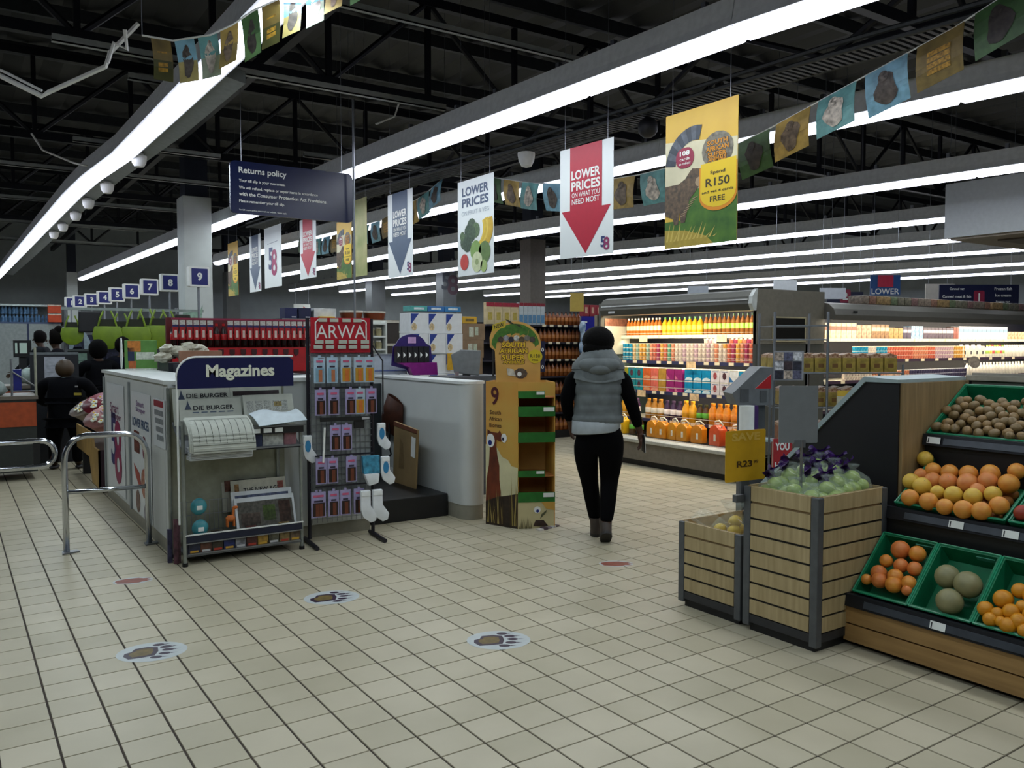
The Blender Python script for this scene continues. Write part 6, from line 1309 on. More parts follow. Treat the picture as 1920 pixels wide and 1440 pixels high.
t = asign('blue and red LOWER prices board hung beyond the second fridge', 12.99, 8.12, 2.36, .5, .34, '#24508a', [('LOWER', .0, .2, .10)], None)
b = B(); b.box((-.13, -.004, .14), (.13, -.001, .335), M('#c22a4a', .4)); b.build('red_print', t)

for i, (x, y, z, w_, h, c, lab) in enumerate([(10.77, 8.4, 2.31, .36, .23, '#d5dade', 'pale hanging card above the grey fridge corner'), (9.66, 9.16, 2.30, .32, .15, '#c0c8d2', 'pale hanging card above the dairy fridge canopy'), (11.4, 8.0, 2.25, .4, .17, '#c9ced6', 'pale hanging card left of the aisle two sign'), (15.0, 8.3, 2.37, .53, .27, '#b5b0a8', 'beige hanging card left of the aisle one sign'), (8.1, 10.2, 2.06, .21, .28, '#b9a04a', 'small yellow hanging card left of the dairy fridge')]):
    asign(lab, x, y, z, w_, h, c, [])

# ---------------------------------------------------------------- tills, bags, people on the left
def desk(label, x, y, w_, d, col, top='#6a6258'):
    t = thing('till_desk', label, 'till desk', (x, y, 0)); b = B(); b.box((0, 0, .10), (w_, d, .93), M('#2a2f2d', .5)); b.build('body', t); b = B(); b.box((0, -.01, .62), (w_, -.001, .90), M(col, .5, noise=.1)); b.build('orange_panel', t); b = B(); b.box((-.02, -.02, .93), (w_+.02, d, .97), M(top, .5)); b.build('worktop', t)
    b = B(); b.box((.3 if w_ > 1 else .1, -.012, .36), (.45 if w_ > 1 else .25, -.002, .62), M('#5f7a72', .5)); b.build('pale_plate', t)
    return t
desk('near till desk with orange front panel at left edge', -.75, 11.0, 1.58, .7, '#a8481e')
desk('second till desk behind the first, mostly hidden', -.4, 13.6, 1.6, .7, '#8a3a1a')
t = thing('bag_stand', 'steel carrier bag frame on the near till desk', 'bag stand', (.60, 11.1, .97)); b = B(); b.tube([(0, 0, 0), (0, 0, .42)], .012, STEEL, 6); b.tube([(.24, 0, 0), (.24, 0, .55)], .014, M('#a9ab98', .4, .4), 6); b.tube([(0, 0, .05), (.24, 0, .05)], .009, STEEL, 6); b.tube([(0, 0, .28), (.24, 0, .1)], .009, STEEL, 6); b.build('frame', t); b = B(); b.box((.02, .02, .06), (.10, .1, .30), M('#16207a', .4)); b.build('blue_bag', t)
wb_ = M('#a8b8b2', .35, noise=.2, scale=10)
b = B(); b.lathe([(.09, 0), (.13, .05), (.10, .14), (.03, .2), (.05, .25), (.03, .30)], wb_, n=10); b.v = [(x*(1+.2*sin(4*math.atan2(y, x)+20*z)), y, z) for x, y, z in b.v]; tag(b.build('carrier_bag', loc=(.42, 11.25, .971), smooth=True), 'white knotted carrier bag on the near till desk', 'carrier bag')
b = B(); b.ell((0, 0, .12), (.16, .1, .12), wb_, 12, 8, .15, bg); tag(b.build('carrier_bag', loc=(.98, 13.75, .975), smooth=True), 'pale crumpled carrier bag on the second till desk', 'carrier bag')
t = thing('till_screen', 'black till screen unit with pale displays far left', 'monitor', (.95, 15, 1.35)); b = B(); b.box((-.1, 0, 0), (.14, .1, .26), BLACK); b.build('case', t); b = B(); b.box((-.02, -.004, .06), (.08, 0, .22), M('#8fa39a', .4, emit=.35, noise=0)); b.build('screen', t); b = B(); b.box((-.08, -.004, .06), (-.05, 0, .22), M('#8fa39a', .4, emit=.35, noise=0)); b.build('screen', t); b = B(); b.box((-.03, .02, -1.35), (.07, .08, 0), DARK); b.build('stand', t)
def signpanel(label, x, y, z, w_, h, pc, pw, ph):
    t = thing('till_partition', label, 'partition', (x, y, 0)); b = B(); b.box((-w_/2, 0, 0), (w_/2, .06, z+h), M('#171b22', .5)); b.build('panel', t); b = B(); b.box((-w_/2, -.004, z+h-.03), (w_/2, .064, z+h), M('#6a7276', .4)); b.build('cap', t)
    b = B(); b.box((-pw/2, -.006, z+h-.06-ph), (pw/2, -.002, z+h-.06), M(pc, .5, noise=.1, scale=20)); b.build('notice', t)
    b = B()
    for k in range(3): b.box((-pw*.4, -.008, z+h-.1-ph*.25*(k+1)), (pw*.4, -.006, z+h-.095-ph*.25*(k+1)), M('#5a6668', .5))
    b.build('print_lines', t)
signpanel('dark till partition with white notice behind the bald man', 1.16, 12.4, .9, .56, .55, '#a9aeb8', .24, .32)
signpanel('dark till partition with pale green notice right of bald man', 1.60, 13.6, .9, .40, .58, '#8fb0a2', .18, .28)
# confectionery racks between the tills
for i, (x, y, h) in enumerate([(1.80, 15.6, 1.86), (1.98, 15.2, 1.80), (2.12, 14.4, 1.84), (2.42, 14.6, 1.84)]):
    t = thing('sweet_rack', 'dark sweet rack with pale curved fins, %s from the left' % od(i), 'sweet rack', (x, y, 0), 0, 'sweet racks between the tills')
    b = B(); b.box((-.13, 0, 0), (.13, .3, h-.1), M('#1c2038', .5)); b.build('body', t)
    for k in range(2):
        z0 = h-.45*(k+1)-.03; b = B(); b.prism([(-.13, z0)]+[(-.13+.09*sin(pi*q/8), z0+.44*q/8) for q in range(1, 8)]+[(-.13, z0+.44)], -.05, -.03, M('#9fb0b8', .4), 'y'); b.build('fin', t)
    for k in range(6):
        b = B(); b.box((-.06, -.03, .5+.2*k), (.12, 0, .62+.2*k), M(['#4a5272', '#6a6f8a', '#33405f', '#7f8598', '#2e2f4a', '#50566e'][k], .5, noise=.4, scale=40)); b.build('sweet_bags', t)
# green carrier bags hanging on rails
GB = M('#7f9a1e', .45, noise=.18, scale=6, mix='#66801a'); GD = M('#20240f', .6)
def gbag(label, x, y, z, s=1):
    t = thing('green_bag', label, 'shopping bag', (x, y, z), R(-10), 'green shopping bags hanging by the tills'); t.scale = (s, s, s)
    b = B(); b.prism([(-.17, 0), (.17, 0), (.2, -.12), (.17, -.26), (.06, -.33), (-.06, -.33), (-.17, -.25), (-.2, -.12)], -.05, .05, GB, 'y'); b.build('bag', t, bevel=.02, smooth=.8)
    b = B(); b.prism([(-.12, 0.0), (.12, 0.0), (.10, .10), (-.10, .10)], -.02, .02, GD, 'y'); b.build('opening', t)
    for k in (-.10, .10): b = B(); b.tube([(k*1.2, -.03, 0), (k*.9, -.03, .12), (k*.6, -.01, .19), (k*.5, 0, .22)], .014, GB, 6); b.build('handle', t)
rail = thing('bag_rail', 'pale rail from which green shopping bags hang', 'rail', (0, 0, 0)); b = B(); b.box((1.35, 13.4, 2.04), (3.3, 13.43, 2.08), M('#8f9a96', .5)); b.build('rail', rail)
for x in (1.4, 2.9): b = B(); b.cyl((x, 13.42, 0), (x, 13.42, 2.1), .02, STEEL, n=8); b.build('post', rail)
for i, (x, z, s) in enumerate([(1.48, 1.86, .75), (1.92, 1.88, 1.0), (2.12, 1.86, .95), (2.30, 1.88, 1.05), (2.46, 1.9, 1.1), (2.62, 1.9, 1.05), (2.76, 1.90, 1.0)]): gbag('green shopping bag hanging at the tills, %s from the left' % od(i), x, 13.36-.115*(i % 2), z-.07, s)
b = B(); b.prism([(-.14, 0), (.14, 0), (.15, -.3), (-.15, -.3)], -.05, .05, DARK, 'y'); tag(b.build('dark_bag', loc=(1.70, 13.3, 2.02), bevel=.02), 'dark bag hanging left of the green shopping bags', 'shopping bag')
b = B(); b.prism([(-.12, 0), (.1, 0), (.14, -.25), (.0, -.35), (-.12, -.22)], -.05, .05, M('#23281c', .6, noise=.3), 'y'); tag(b.build('dark_bag', loc=(2.98, 13.35, 2.0), bevel=.02), 'dark green bag hanging right of the green bags', 'shopping bag')
b = B(); b.prism([(-.15, 0), (.1, .02), (.14, .12), (.12, -.18), (-.05, -.12), (-.14, -.20)], -.01, .01, M('#8fae9c', .5, noise=.3, scale=8), 'y'); tag(b.build('paper_flag', loc=(3.14, 13.385, 2.03)), 'crumpled pale green paper hanging left of the white column', 'paper')
# water pack shelf at far left
t = thing('water_shelf', 'far left grey shelf loaded with blue water packs', 'shelving', (.3, 22, 0)); b = B(); b.box((0, .5, 0), (1.9, .56, 2.45), M('#7b8386', .6)); b.build('back', t); b = B(); b.box((0, 0, 2.0), (1.9, .5, 2.04), M('#3a4a6a', .5)); b.build('shelf', t); b = B(); b.box((0, -.01, 2.40), (1.9, .55, 2.44), M('#a9b5b5', .5)); b.build('top_edge', t); b = B(); b.box((.0, -.01, .0), (1.9, .0, 2.0), M('#858d8e', .6)); b.build('front_panel', t); b = B(); b.box((1.22, -.015, 0), (1.26, -.01, 2.0), M('#1c2a4a', .5)); b.build('divider', t)
wm = B()
for k in range(3): wm.lathe([(.035, 0), (.037, .10), (.02, .14), (.02, .165)], M('#4f7296', .3, noise=.3, scale=20), c=(-.08+.08*k, 0, 0), n=7)
wme = wm.mesh('water_pack')
for r in range(2):
    for i in range(6 if r == 0 else 4): tag(link('water_pack', wme, None, (.98+.255*i*.86, 22.1, 2.041+.18*r)), 'blue water bottle pack on the far left shelf, %s from left, %s row' % (od(i), ('lower', 'upper')[r]), 'water pack', 'water packs on the far left shelf')
for k, z in enumerate((2.041, 2.25)): boxthing('orange_box', ['lower', 'upper'][k]+' orange box beside the blue water packs', 'box', (2.08, 21.9, z), (.27, .2, .19), '#b5401a', 0, 'orange boxes beside the water packs', [(0, .85, 1, 1, '#c9b0a0')])
# flower stand
t = thing('flower_stand', 'low wooden flower stand along the kiosk side wall', 'flower stand', (1.27, 9.55, 0)); OS = M('#a5854a', .6, noise=.15, scale=4)
b = B(); b.prism([(0, .06), (.5, .06), (.7, .32), (1.75, .32), (1.75, .60), (.5, .60), (.35, .46), (0, .46)], 0, .02, OS, 'x'); b.build('side_board', t); b = B(); b.box((0, 0, .06), (.34, .02, .46), M('#3a2430', .5)); b.build('end_board', t); b = B(); b.box((.02, .02, .40), (.34, 1.75, .43), M('#4a3a30', .6)); b.build('shelf', t)
b = B(); b.box((.05, .1, 0), (.3, .2, .06), DARK); b.box((.05, 1.6, 0), (.3, 1.7, .34), DARK); b.build('foot', t)
rf = random.Random(14)
for i, (x, y, z) in enumerate([(1.42, 9.9, .66), (1.45, 10.3, .78), (1.38, 10.7, .72)]):
    t = thing('bouquet', 'wrapped flower bouquet with pink paper on the stand, %s from the front' % od(i), 'bouquet', (x, y, z), rf.uniform(-.4, .4), 'bouquets on the flower stand'); t.rotation_euler = (.3, -.5, rf.uniform(-.4, .4))
    b = B(); b.lathe([(.03, -.22), (.06, -.1), (.17, .12), (.2, .16)], M(['#c78a86', '#8a1c34', '#b5a8a0'][i], .45, noise=.3, scale=5), n=12); b.build('wrap', t, smooth=True)
    for k in range(9):
        a = k*2.4; r_ = .05+.012*k; b = B()
        for q in range(5): b.ell((r_*cos(a)+.022*cos(q*1.26), r_*sin(a)+.022*sin(q*1.26), .17+.01*(k % 3)), (.018, .018, .01), M('#d9dccb' if k % 3 else '#c9a8b0', .6), 6, 4)
        b.ell((r_*cos(a), r_*sin(a), .178+.01*(k % 3)), (.012, .012, .01), YELLOW, 6, 4); b.build('flower', t)
t = thing('exit_sign', 'small white sign with a red arrow, far below the 58 banner', 'sign', (10.9, 30.0, 2.62)); b = B(); b.box((-.32, 0, 0), (.32, .03, .36), OFFW); b.build('board', t)
b = B(); flat(b, [(-.2, .15), (.05, .15), (.05, .08), (.22, .18), (.05, .28), (.05, .21), (-.2, .21)], -.003, RED); b.build('arrow', t)
for s in (-.25, .25): b = B(); b.cyl((s, .015, .36), (s, .015, 3.48), .006, STEEL, n=5); b.build('wire', t)
# ---------------------------------------------------------------- people
def skin_body(name, V, E, parent, mat, sub=2):
    """V: {joint: (x, y, z, rx, ry)}, E: joint pairs; one continuous skinned surface, converted to a mesh."""
    names = list(V); me = bpy.data.meshes.new(name)
    me.from_pydata([V[n][:3] for n in names], [(names.index(a), names.index(c)) for a, c in E], [])
    o = bpy.data.objects.new(name, me); C.objects.link(o)
    o.modifiers.new('skin', 'SKIN'); sd = me.skin_vertices[0].data
    for i, n in enumerate(names):
        sd[i].radius = (V[n][3], V[n][4] if len(V[n]) > 4 else V[n][3]); sd[i].use_root = (i == 0)
    s = o.modifiers.new('sub', 'SUBSURF'); s.levels = sub; s.render_levels = sub
    dg = bpy.context.evaluated_depsgraph_get(); m2 = bpy.data.meshes.new_from_object(o.evaluated_get(dg))
    bpy.data.objects.remove(o); bpy.data.meshes.remove(me)
    m2.materials.clear(); m2.materials.append(mat)
    for p in m2.polygons: p.use_smooth = True; p.material_index = 0
    r = bpy.data.objects.new(name, m2); C.objects.link(r)
    if parent: r.parent = parent
    return r
def loft(name, rings, parent, mat, n=24, cap=True):
    b = B(); vs = []; fs = []
    for (cx, cy, z, rx, ry, *t) in rings:
        tl = t[0] if t else 0
        for i in range(n): a = 2*pi*i/n; vs.append((cx+rx*cos(a), cy+ry*sin(a), z+tl*cos(a)))
    for k in range(len(rings)-1): fs += [(k*n+i, k*n+(i+1) % n, (k+1)*n+(i+1) % n, (k+1)*n+i) for i in range(n)]
    if cap: fs += [tuple(range(n-1, -1, -1)), tuple((len(rings)-1)*n+i for i in range(n))]
    b.add(vs, fs, mat); return b.build(name, parent, smooth=1.2)
def hand(V, E, wrist, w, d, side, curl=.5):
    """palm, four fingers and a thumb as joints added to the body skeleton; w wrist, d direction of the hand, side +1 right / -1 left"""
    d = Vector(d).normalized(); w = Vector(w); out = Vector((side, 0, 0)); fw = d.cross(out).normalized()*side
    if fw.y < 0: fw = -fw
    pm = w+d*.05; V[wrist+'palm'] = (*pm, .026, .016); E.append((wrist, wrist+'palm'))
    for k, L in enumerate((.072, .082, .078, .062)):
        base = w+d*.088+fw*(.027-.018*k); p1 = base+d*L*.45-out*.004*curl; p2 = p1+(d*.7-out*.7*curl).normalized()*L*.35; p3 = p2+(d*.4-out*.9*curl).normalized()*L*.25
        for q, p, r in (('a', base, .0098), ('b', p1, .0088), ('c', p2, .008), ('d', p3, .0068)): V[wrist+'f%d%s' % (k, q)] = (*p, r, r)
        E += [(wrist+'palm', wrist+'f%da' % k), (wrist+'f%da' % k, wrist+'f%db' % k), (wrist+'f%db' % k, wrist+'f%dc' % k), (wrist+'f%dc' % k, wrist+'f%dd' % k)]
    t0 = w+d*.035+fw*.03; t1 = t0+(d*.6+fw*.6).normalized()*.035; t2 = t1+(d*.9+fw*.2-out*.3).normalized()*.03
    for q, p, r in (('a', t0, .012), ('b', t1, .010), ('c', t2, .008)): V[wrist+'t'+q] = (*p, r, r)
    E += [(wrist+'palm', wrist+'ta'), (wrist+'ta', wrist+'tb'), (wrist+'tb', wrist+'tc')]
SKIN = M('#4a2c1e', .5, noise=.06); KNIT = M('#040406', .9, noise=.2, spec=.08); HAIRM = M('#040404', .8, noise=.3, scale=60, bump=.3, spec=.12)
def face(parent, cx, cy, cz, s=1.0, skin=SKIN):
    """eyes, nose, mouth and ears on a head centred at c, looking along +Y"""
    for k in (-1, 1):
        b = B(); b.ell((cx+k*.032*s, cy+.088*s, cz+.01*s), (.010*s, .006*s, .006*s), WHITE, 8, 6); b.ell((cx+k*.032*s, cy+.096*s, cz+.01*s), (.006*s, .003*s, .006*s), INK, 6, 4); b.build('eye', parent, smooth=True)
        b = B(); b.ell((cx+k*.078*s, cy, cz), (.012*s, .022*s, .032*s), skin, 8, 6); b.build('ear', parent, smooth=True)
    b = B(); b.prism([(cy+.09*s, cz+.015*s), (cy+.118*s, cz-.03*s), (cy+.09*s, cz-.035*s)], cx-.014*s, cx+.014*s, skin, 'x'); b.build('nose', parent, bevel=.005, smooth=True)
    b = B(); b.ell((cx, cy+.088*s, cz-.058*s), (.024*s, .009*s, .008*s), M('#5a2a24', .5), 8, 6); b.build('mouth', parent, smooth=True)

# the shopper walking away
wm_ = thing('person', 'woman in grey hooded gilet and black leggings walking away, holding a phone', 'person', (4.29, 5.13, 0), R(-35))
V = {'pelvis': (.0, .0, .90, .10, .08), 'waist': (.0, .0, 1.06, .10, .08), 'chest': (0, 0, 1.26, .11, .08), 'collar': (0, -.005, 1.39, .07, .06), 'neck': (0, .0, 1.46, .052, .052), 'jaw': (0, .025, 1.54, .062, .07), 'head': (0, .02, 1.62, .078, .095),
     'rs': (.165, -.005, 1.375, .045, .045), 're': (.255, -.05, 1.12, .043, .043), 'rw': (.335, .02, .88, .027, .03), 'ls': (-.165, -.005, 1.375, .045, .045), 'le': (-.255, -.03, 1.13, .043, .043), 'lw': (-.215, .14, .93, .027, .03),
     'rh': (.085, -.01, .82, .075, .075), 'rk': (.095, .02, .48, .062, .066), 'rc': (.075, -.09, .32, .052, .058), 'ra': (.055, -.155, .155, .036, .04), 'rt': (.06, -.06, .045, .036, .025),
     'lh': (-.085, .01, .82, .075, .075), 'lk': (-.06, .10, .48, .062, .066), 'lc': (-.035, .10, .32, .054, .058), 'la': (.0, .14, .10, .036, .04), 'lt': (.0, .26, .04, .036, .025)}
E_ = [('pelvis', 'waist'), ('waist', 'chest'), ('chest', 'collar'), ('collar', 'neck'), ('neck', 'jaw'), ('jaw', 'head'), ('collar', 'rs'), ('rs', 're'), ('re', 'rw'), ('collar', 'ls'), ('ls', 'le'), ('le', 'lw'), ('pelvis', 'rh'), ('rh', 'rk'), ('rk', 'rc'), ('rc', 'ra'), ('ra', 'rt'), ('pelvis', 'lh'), ('lh', 'lk'), ('lk', 'lc'), ('lc', 'la'), ('la', 'lt')]
hand(V, E_, 'rw', V['rw'][:3], (.12, .12, -1), 1); hand(V, E_, 'lw', V['lw'][:3], (.1, .5, -1), -1)
skin_body('body', V, E_, wm_, SKIN); face(wm_, 0, .02, 1.60)
LEG = M('#040406', .85, noise=.1, spec=.08)
def grow(keys, g): return {k: (*V[k][:3], V[k][3]+g, (V[k][4] if len(V[k]) > 4 else V[k][3])+g) for k in keys}
VL = grow(['pelvis', 'rh', 'rk', 'rc', 'ra', 'lh', 'lk', 'lc', 'la'], .012); VL['pelvis'] = (0, -.015, .86, .17, .14); VL['wb'] = (0, -.01, .93, .172, .135); VL['wc'] = (0, -.01, .99, .165, .125); VL['rh'] = (.108, -.03, .76, .122, .13); VL['lh'] = (-.108, -.01, .76, .122, .13)
skin_body('leggings', VL, [('wc', 'wb'), ('wb', 'pelvis'), ('pelvis', 'rh'), ('rh', 'rk'), ('rk', 'rc'), ('rc', 'ra'), ('pelvis', 'lh'), ('lh', 'lk'), ('lk', 'lc'), ('lc', 'la')], wm_, LEG)
for s, nm in ((1, 'r'), (-1, 'l')):
    VS = grow([nm+'s', nm+'e', nm+'w'], .016); VS[nm+'s'] = (*V[nm+'s'][:3], .074, .074); VS['c'] = (s*.10, -.005, 1.37, .07, .07); a, e = Vector(V[nm+'e'][:3]), Vector(V[nm+'w'][:3]); q = a.lerp(e, .92); VS[nm+'w'] = (*q, .04, .042); VS['m'] = (*Vector(V[nm+'s'][:3]).lerp(a, .5), .066, .066)
    skin_body('sleeve', VS, [('c', nm+'s'), (nm+'s', 'm'), ('m', nm+'e'), (nm+'e', nm+'w')], wm_, KNIT)
GIL = M('#62696a', .75, noise=.14, scale=12); GIL2 = M('#6a7172', .8, noise=.12, scale=14)
rings = [(0, -.01, .945, .198, .150), (0, -.01, .95, .203, .155), (0, -.01, .985, .205, .156), (0, -.01, 1.0, .196, .150)]
for k in range(4): z = 1.0+.085*k; g = (.190, .184, .196, .208, .21)[k]; rings += [(0, -.008, z+.012, g+.003, .144), (0, -.008, z+.042, g+.006, .148), (0, -.008, z+.073, g+.003, .145), (0, -.008, z+.082, g-.001, .141)]
rings += [(0, -.005, 1.35, .212, .138), (0, -.005, 1.40, .195, .122), (0, -.005, 1.43, .150, .10), (0, 0, 1.465, .095, .085)]
loft('gilet', rings, wm_, GIL, 28)
b = B(); b.grid(lambda u, v: ((u-.5)*.40*(1-.25*v*v), -.145-.012*sin(pi*u)+.035*v+.02*(2*u-1)**2*2, 1.30+.10*v-.035*sin(pi*u)*(1-v)), 16, 5, GIL2); b.build('yoke', wm_, smooth=True)
b = B(); b.ell((0, -.095, 1.405), (.165, .085, .075), GIL2, 24, 14); b.ell((0, -.11, 1.375), (.10, .08, .055), GIL2, 20, 12); b.build('hood', wm_, smooth=True)
loft('hood_neck', [(0, -.012, 1.37, .212, .135), (0, -.018, 1.41, .205, .14), (0, -.025, 1.45, .172, .132), (0, -.025, 1.49, .138, .12), (0, -.02, 1.525, .118, .105), (0, -.01, 1.53, .095, .09)], wm_, GIL2, 28)
loft('shirt_hem', [(-.02, -.02, .868, .180, .160, .014), (-.02, -.02, .876, .190, .168, .014), (-.01, -.015, .96, .196, .150)], wm_, M('#a9b2b8', .7, noise=.05), 28)
b = B(); b.ell((0, -.005, 1.592), (.128, .13, .118), HAIRM, 22, 14, .015); b.ell((-.01, -.05, 1.53), (.118, .08, .09), HAIRM, 16, 10, .02); b.v = [(x, min(y, .085), z) for x, y, z in b.v]; b.build('hair', wm_, smooth=True)
BOOT = M('#3d332c', .6, noise=.15); SOLE = M('#221d1a', .6)
def boot(ax, ay, az, pitch):
    t = B(); L = [(0, -.01, .13, .052, .06), (0, -.012, .08, .048, .06), (0, -.01, .03, .045, .062), (0, .0, .0, .044, .066)]
    n = 16; vs = []
    for (cx, cy, z, rx, ry) in L:
        for i in range(n): a = 2*pi*i/n; y = cy+ry*sin(a); y = y+(max(0, sin(a))*(.10 if z < .05 else .02)); vs.append((cx+rx*cos(a), y, z))
    fs = [(k*n+i, (k+1)*n+i, (k+1)*n+(i+1) % n, k*n+(i+1) % n) for k in range(3) for i in range(n)]+[tuple(range(n)), tuple(range(4*n-1, 3*n-1, -1))]
    t.add(vs, fs, BOOT); o = t.build('boot', wm_, smooth=1.0); o.location = (ax, ay, az); o.rotation_euler = (pitch, 0, 0)
    s = B(); s.add([(v[0]*1.06, v[1]*1.03, -.018) for v in vs[3*n:]]+[(v[0]*1.06, v[1]*1.03, .004) for v in vs[3*n:]], [tuple(range(n-1, -1, -1)), tuple(range(n, 2*n))]+[(i, (i+1) % n, n+(i+1) % n, n+i) for i in range(n)], SOLE); s.build('sole', o)
boot(.055, -.165, .075, R(-38)); boot(.0, .13, .02, 0)
t = thing('phone', 'dark phone with pale edge in the right hand of the woman', 'phone', (4.29+.375*cos(R(-35))-.06*sin(R(-35)), 5.13+.375*sin(R(-35))+.06*cos(R(-35)), .70), R(-20)); t.rotation_euler = (R(8), R(-6), R(-25))
b = B(); b.box((-.005, -.035, 0), (.005, .035, .15), DARK); b.build('case', t, bevel=.003); b = B(); b.box((.0045, -.036, .0), (.0075, -.028, .15), WHITE); b.build('pale_edge', t)

# people at the tills, seen from behind or aside, all in dark clothes
def staff(label, x, y, rz, H_, hair=None, top='#0a0a0e', build=1.0, arm=(.1, .3), collar=None, bend=0, legs=True, skin='#3e2618', cap=None):
    t = thing('person', label, 'person', (x, y, 0), rz); s = H_/1.7; w = build; sk = M(skin, .5, noise=.08)
    Z = lambda z: z*s
    V = {'pelvis': (0, 0, Z(.92), .11*w, .085*w), 'waist': (0, .02*bend, Z(1.06), .11*w, .085*w), 'chest': (0, .06*bend, Z(1.26), .13*w, .09*w), 'collar': (0, .10*bend, Z(1.41), .08*w, .06), 'neck': (0, .12*bend, Z(1.47), .05, .05), 'jaw': (0, .02+.15*bend, Z(1.55), .066, .075), 'head': (0, .015+.16*bend, Z(1.63), .08, .095)}
    E = [('pelvis', 'waist'), ('waist', 'chest'), ('chest', 'collar'), ('collar', 'neck'), ('neck', 'jaw'), ('jaw', 'head')]
    for q, nm in ((1, 'r'), (-1, 'l')):
        V[nm+'s'] = (q*.18*w, .10*bend, Z(1.39), .06, .06); V[nm+'e'] = (q*.25*w, arm[0]+.05*bend, Z(1.13), .045, .045); V[nm+'w'] = (q*.19*w, arm[1]+.1*bend, Z(1.0), .028, .03)
        V[nm+'h'] = (q*.09*w, 0, Z(.84), .095*w, .1*w); V[nm+'k'] = (q*.10*w, .02, Z(.48), .065, .068); V[nm+'a'] = (q*.10*w, -.02, Z(.09), .04, .042); V[nm+'t'] = (q*.11*w, .11, Z(.04), .04, .028)
        E += [('collar', nm+'s'), (nm+'s', nm+'e'), (nm+'e', nm+'w'), ('pelvis', nm+'h'), (nm+'h', nm+'k'), (nm+'k', nm+'a'), (nm+'a', nm+'t')]
        hand(V, E, nm+'w', V[nm+'w'][:3], (0, .8, -.5), q)
    skin_body('body', V, E, t, sk); face(t, 0, .015+.16*bend, Z(1.60), 1, sk)
    g = lambda k, a: (*V[k][:3], V[k][3]+a, V[k][4]+a); cl = M(top, .85, noise=.1, spec=.1); tr = M('#050507', .85, noise=.1, spec=.1)
    VC = {k: g(k, .05 if k in ('pelvis', 'waist', 'chest') else .022) for k in ('pelvis', 'waist', 'chest', 'collar', 'rs', 're', 'ls', 'le')}; VC['hem'] = (0, 0, Z(.84), .165*w, .14*w)
    for nm in 'rl': VC[nm+'w'] = (*Vector(V[nm+'e'][:3]).lerp(Vector(V[nm+'w'][:3]), .85), .042, .042)
    skin_body('jacket', VC, [('hem', 'pelvis'), ('pelvis', 'waist'), ('waist', 'chest'), ('chest', 'collar'), ('collar', 'rs'), ('rs', 're'), ('re', 'rw'), ('collar', 'ls'), ('ls', 'le'), ('le', 'lw')], t, cl)
    VT = {k: g(k, .02) for k in ('pelvis', 'rh', 'rk', 'ra', 'lh', 'lk', 'la')}; VT['pelvis'] = (0, 0, Z(.9), .15*w, .125*w); VT['wb'] = (0, 0, Z(1.0), .14*w, .12*w)
    skin_body('trousers', VT, [('wb', 'pelvis'), ('pelvis', 'rh'), ('rh', 'rk'), ('rk', 'ra'), ('pelvis', 'lh'), ('lh', 'lk'), ('lk', 'la')], t, tr)
    for q, nm in ((1, 'r'), (-1, 'l')): b = B(); b.ell((V[nm+'t'][0], .04, Z(.035)), (.052, .14, Z(.035)), BLACK, 12, 8); b.build('shoe', t, smooth=True)
    hc_ = (0, .0+.16*bend, Z(1.64))
    if hair: b = B(); b.ell(hc_, (.10*hair[0], .112*hair[0], .115*hair[0]), M(hair[1], .85, noise=.2, scale=50, spec=.1), 16, 10, .02); b.v = [(x_, min(y_, hc_[1]+.07), z_) for x_, y_, z_ in b.v]; b.build('hair', t, smooth=True)
    if hair and len(hair) > 2: b = B(); b.ell((hc_[0]+hair[2], hc_[1]-.05, hc_[2]+.09), (.075, .07, .09), M(hair[1], .85, noise=.2, scale=50, spec=.1), 12, 8, .03); b.build('hair_bun', t, smooth=True)
    if collar: loft('collar', [(0, .11*bend, Z(1.42), .085, .08), (0, .12*bend, Z(1.475), .066, .064), (0, .12*bend, Z(1.485), .062, .06)], t, M(collar, .6))
    return t
t = staff('bald man in dark jacket with pale collar standing at the till, back turned', 1.20, 11.75, R(-20), 1.31, None, '#07080d', 1.35, (.12, .3), '#8fa3a6', .2, True, '#3a2a16')
b = B(); b.ell((0, .035, 1.255), (.108, .118, .115), M('#3b2a14', .55, noise=.05), 16, 12); b.build('shaved_head', t, smooth=True)
b = B(); b.box((.16, -.225, .93), (.24, -.215, .96), M('#9a8a2a', .5)); b.box((.17, -.215, 1.03), (.205, -.207, 1.048), M('#8a8a8a', .5)); b.build('badge', t)
staff('person with long black hair standing at the till beside the bald man', 1.73, 12.75, R(10), 1.54, (1.2, '#050506'), '#06070c', 1.15, (.15, .3), None, .1)
staff('cashier with tall dark hair bun seen behind the bald man', 1.46, 14.6, R(80), 1.72, (1.12, '#0a0706', .0), '#101018', 1.05, (.2, .4), None, .5)
staff('cashier with dark hair bending at the far till', 1.50, 17.6, R(60), 1.74, (1.1, '#0b0809'), '#1a1d22', 1.0, (.25, .42), None, .6)
staff('dark-clad person at the tills in front of the sweet racks', 2.05, 12.9, R(-30), 1.60, (1.05, '#0a0606'), '#0a0c18', 1.05, (.15, .3), None, .2)

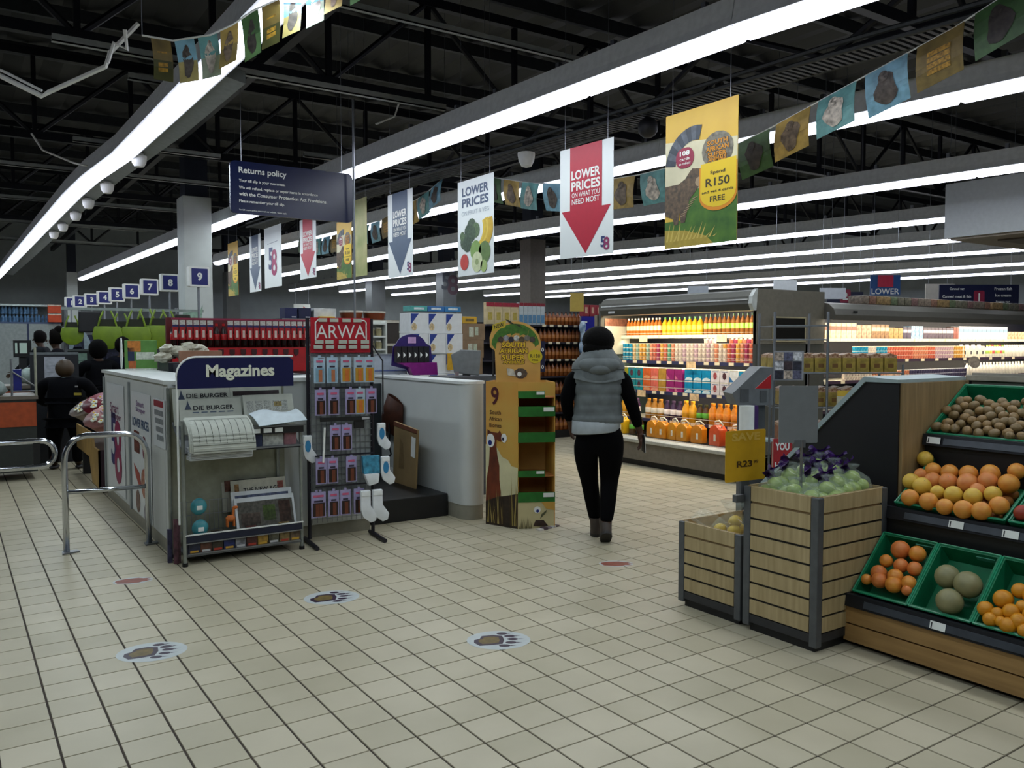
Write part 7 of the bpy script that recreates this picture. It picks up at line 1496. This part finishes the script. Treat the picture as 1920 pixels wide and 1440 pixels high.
# ---------------------------------------------------------------- paw print stickers on the floor
PAWB = M('#b9c0c0', .45, noise=.03); PAWP = M('#2a1430', .45); PAWG = M('#6d5a26', .5, noise=.2, scale=30); PAWR = M('#8a4a3a', .5, noise=.15, scale=20)
def paw(label, x, y, rz, kind):
    t = thing('paw_sticker', label, 'floor sticker', (x, y, .0008), rz, 'paw print floor stickers')
    f = lambda pts, z, m: B().add([(a, c, z) for a, c in pts], [tuple(range(len(pts)))], m)
    if kind == 'bear':
        f(arc(0, 0, .17, 0, 360, 28, .14)[:-1], 0, PAWB).build('backing', t)
        pad = [(-.13, -.04), (-.10, -.085), (-.03, -.075), (.02, -.06), (.03, .0), (.02, .06), (-.03, .075), (-.09, .06), (-.10, .02), (-.13, .0)]
        f(pad, .0004, PAWP).build('pad', t); f([(a*.7-.015, c*.7) for a, c in pad], .0008, PAWG).build('pad_inner', t)
        for k, (a, c) in enumerate([(.02, .095), (.06, .055), (.075, .01), (.065, -.04), (.03, -.085)]):
            f(arc(a, c, .03, 0, 360, 12, .019)[:-1], .0004, PAWP).build('toe', t); f([(a+.03, c+.006), (a+.062, c+.004-.004*(k-2)), (a+.03, c-.006)][::-1], .0004, PAWP).build('claw', t)
    else:
        f([(a*1.08, c*1.12) for a, c in arc(0, 0, .115, 0, 360, 20, .075)[:-1]], 0, PAWB).build('backing', t)
        f([(-.11, .0), (-.09, -.05), (-.02, -.065), (.04, -.06), (.06, -.04), (.11, -.045), (.085, -.015), (.13, -.005), (.085, .015), (.11, .04), (.06, .04), (.03, .06), (-.05, .055), (-.10, .03)], .0005, PAWR).build('print', t)
paw('dark bear paw floor sticker at the lower left of floor', .826, 4.516, R(-18), 'bear'); paw('dark bear paw floor sticker before the hosiery stand', 1.936, 4.868, R(-20), 'bear'); paw('dark bear paw floor sticker nearest the middle of floor', 2.388, 3.665, R(-32), 'bear')
paw('reddish paw floor sticker near the slatted bins', 3.921, 4.479, R(-34), 'red'); paw('reddish paw floor sticker before the magazine rack', .98, 5.95, R(-15), 'red')
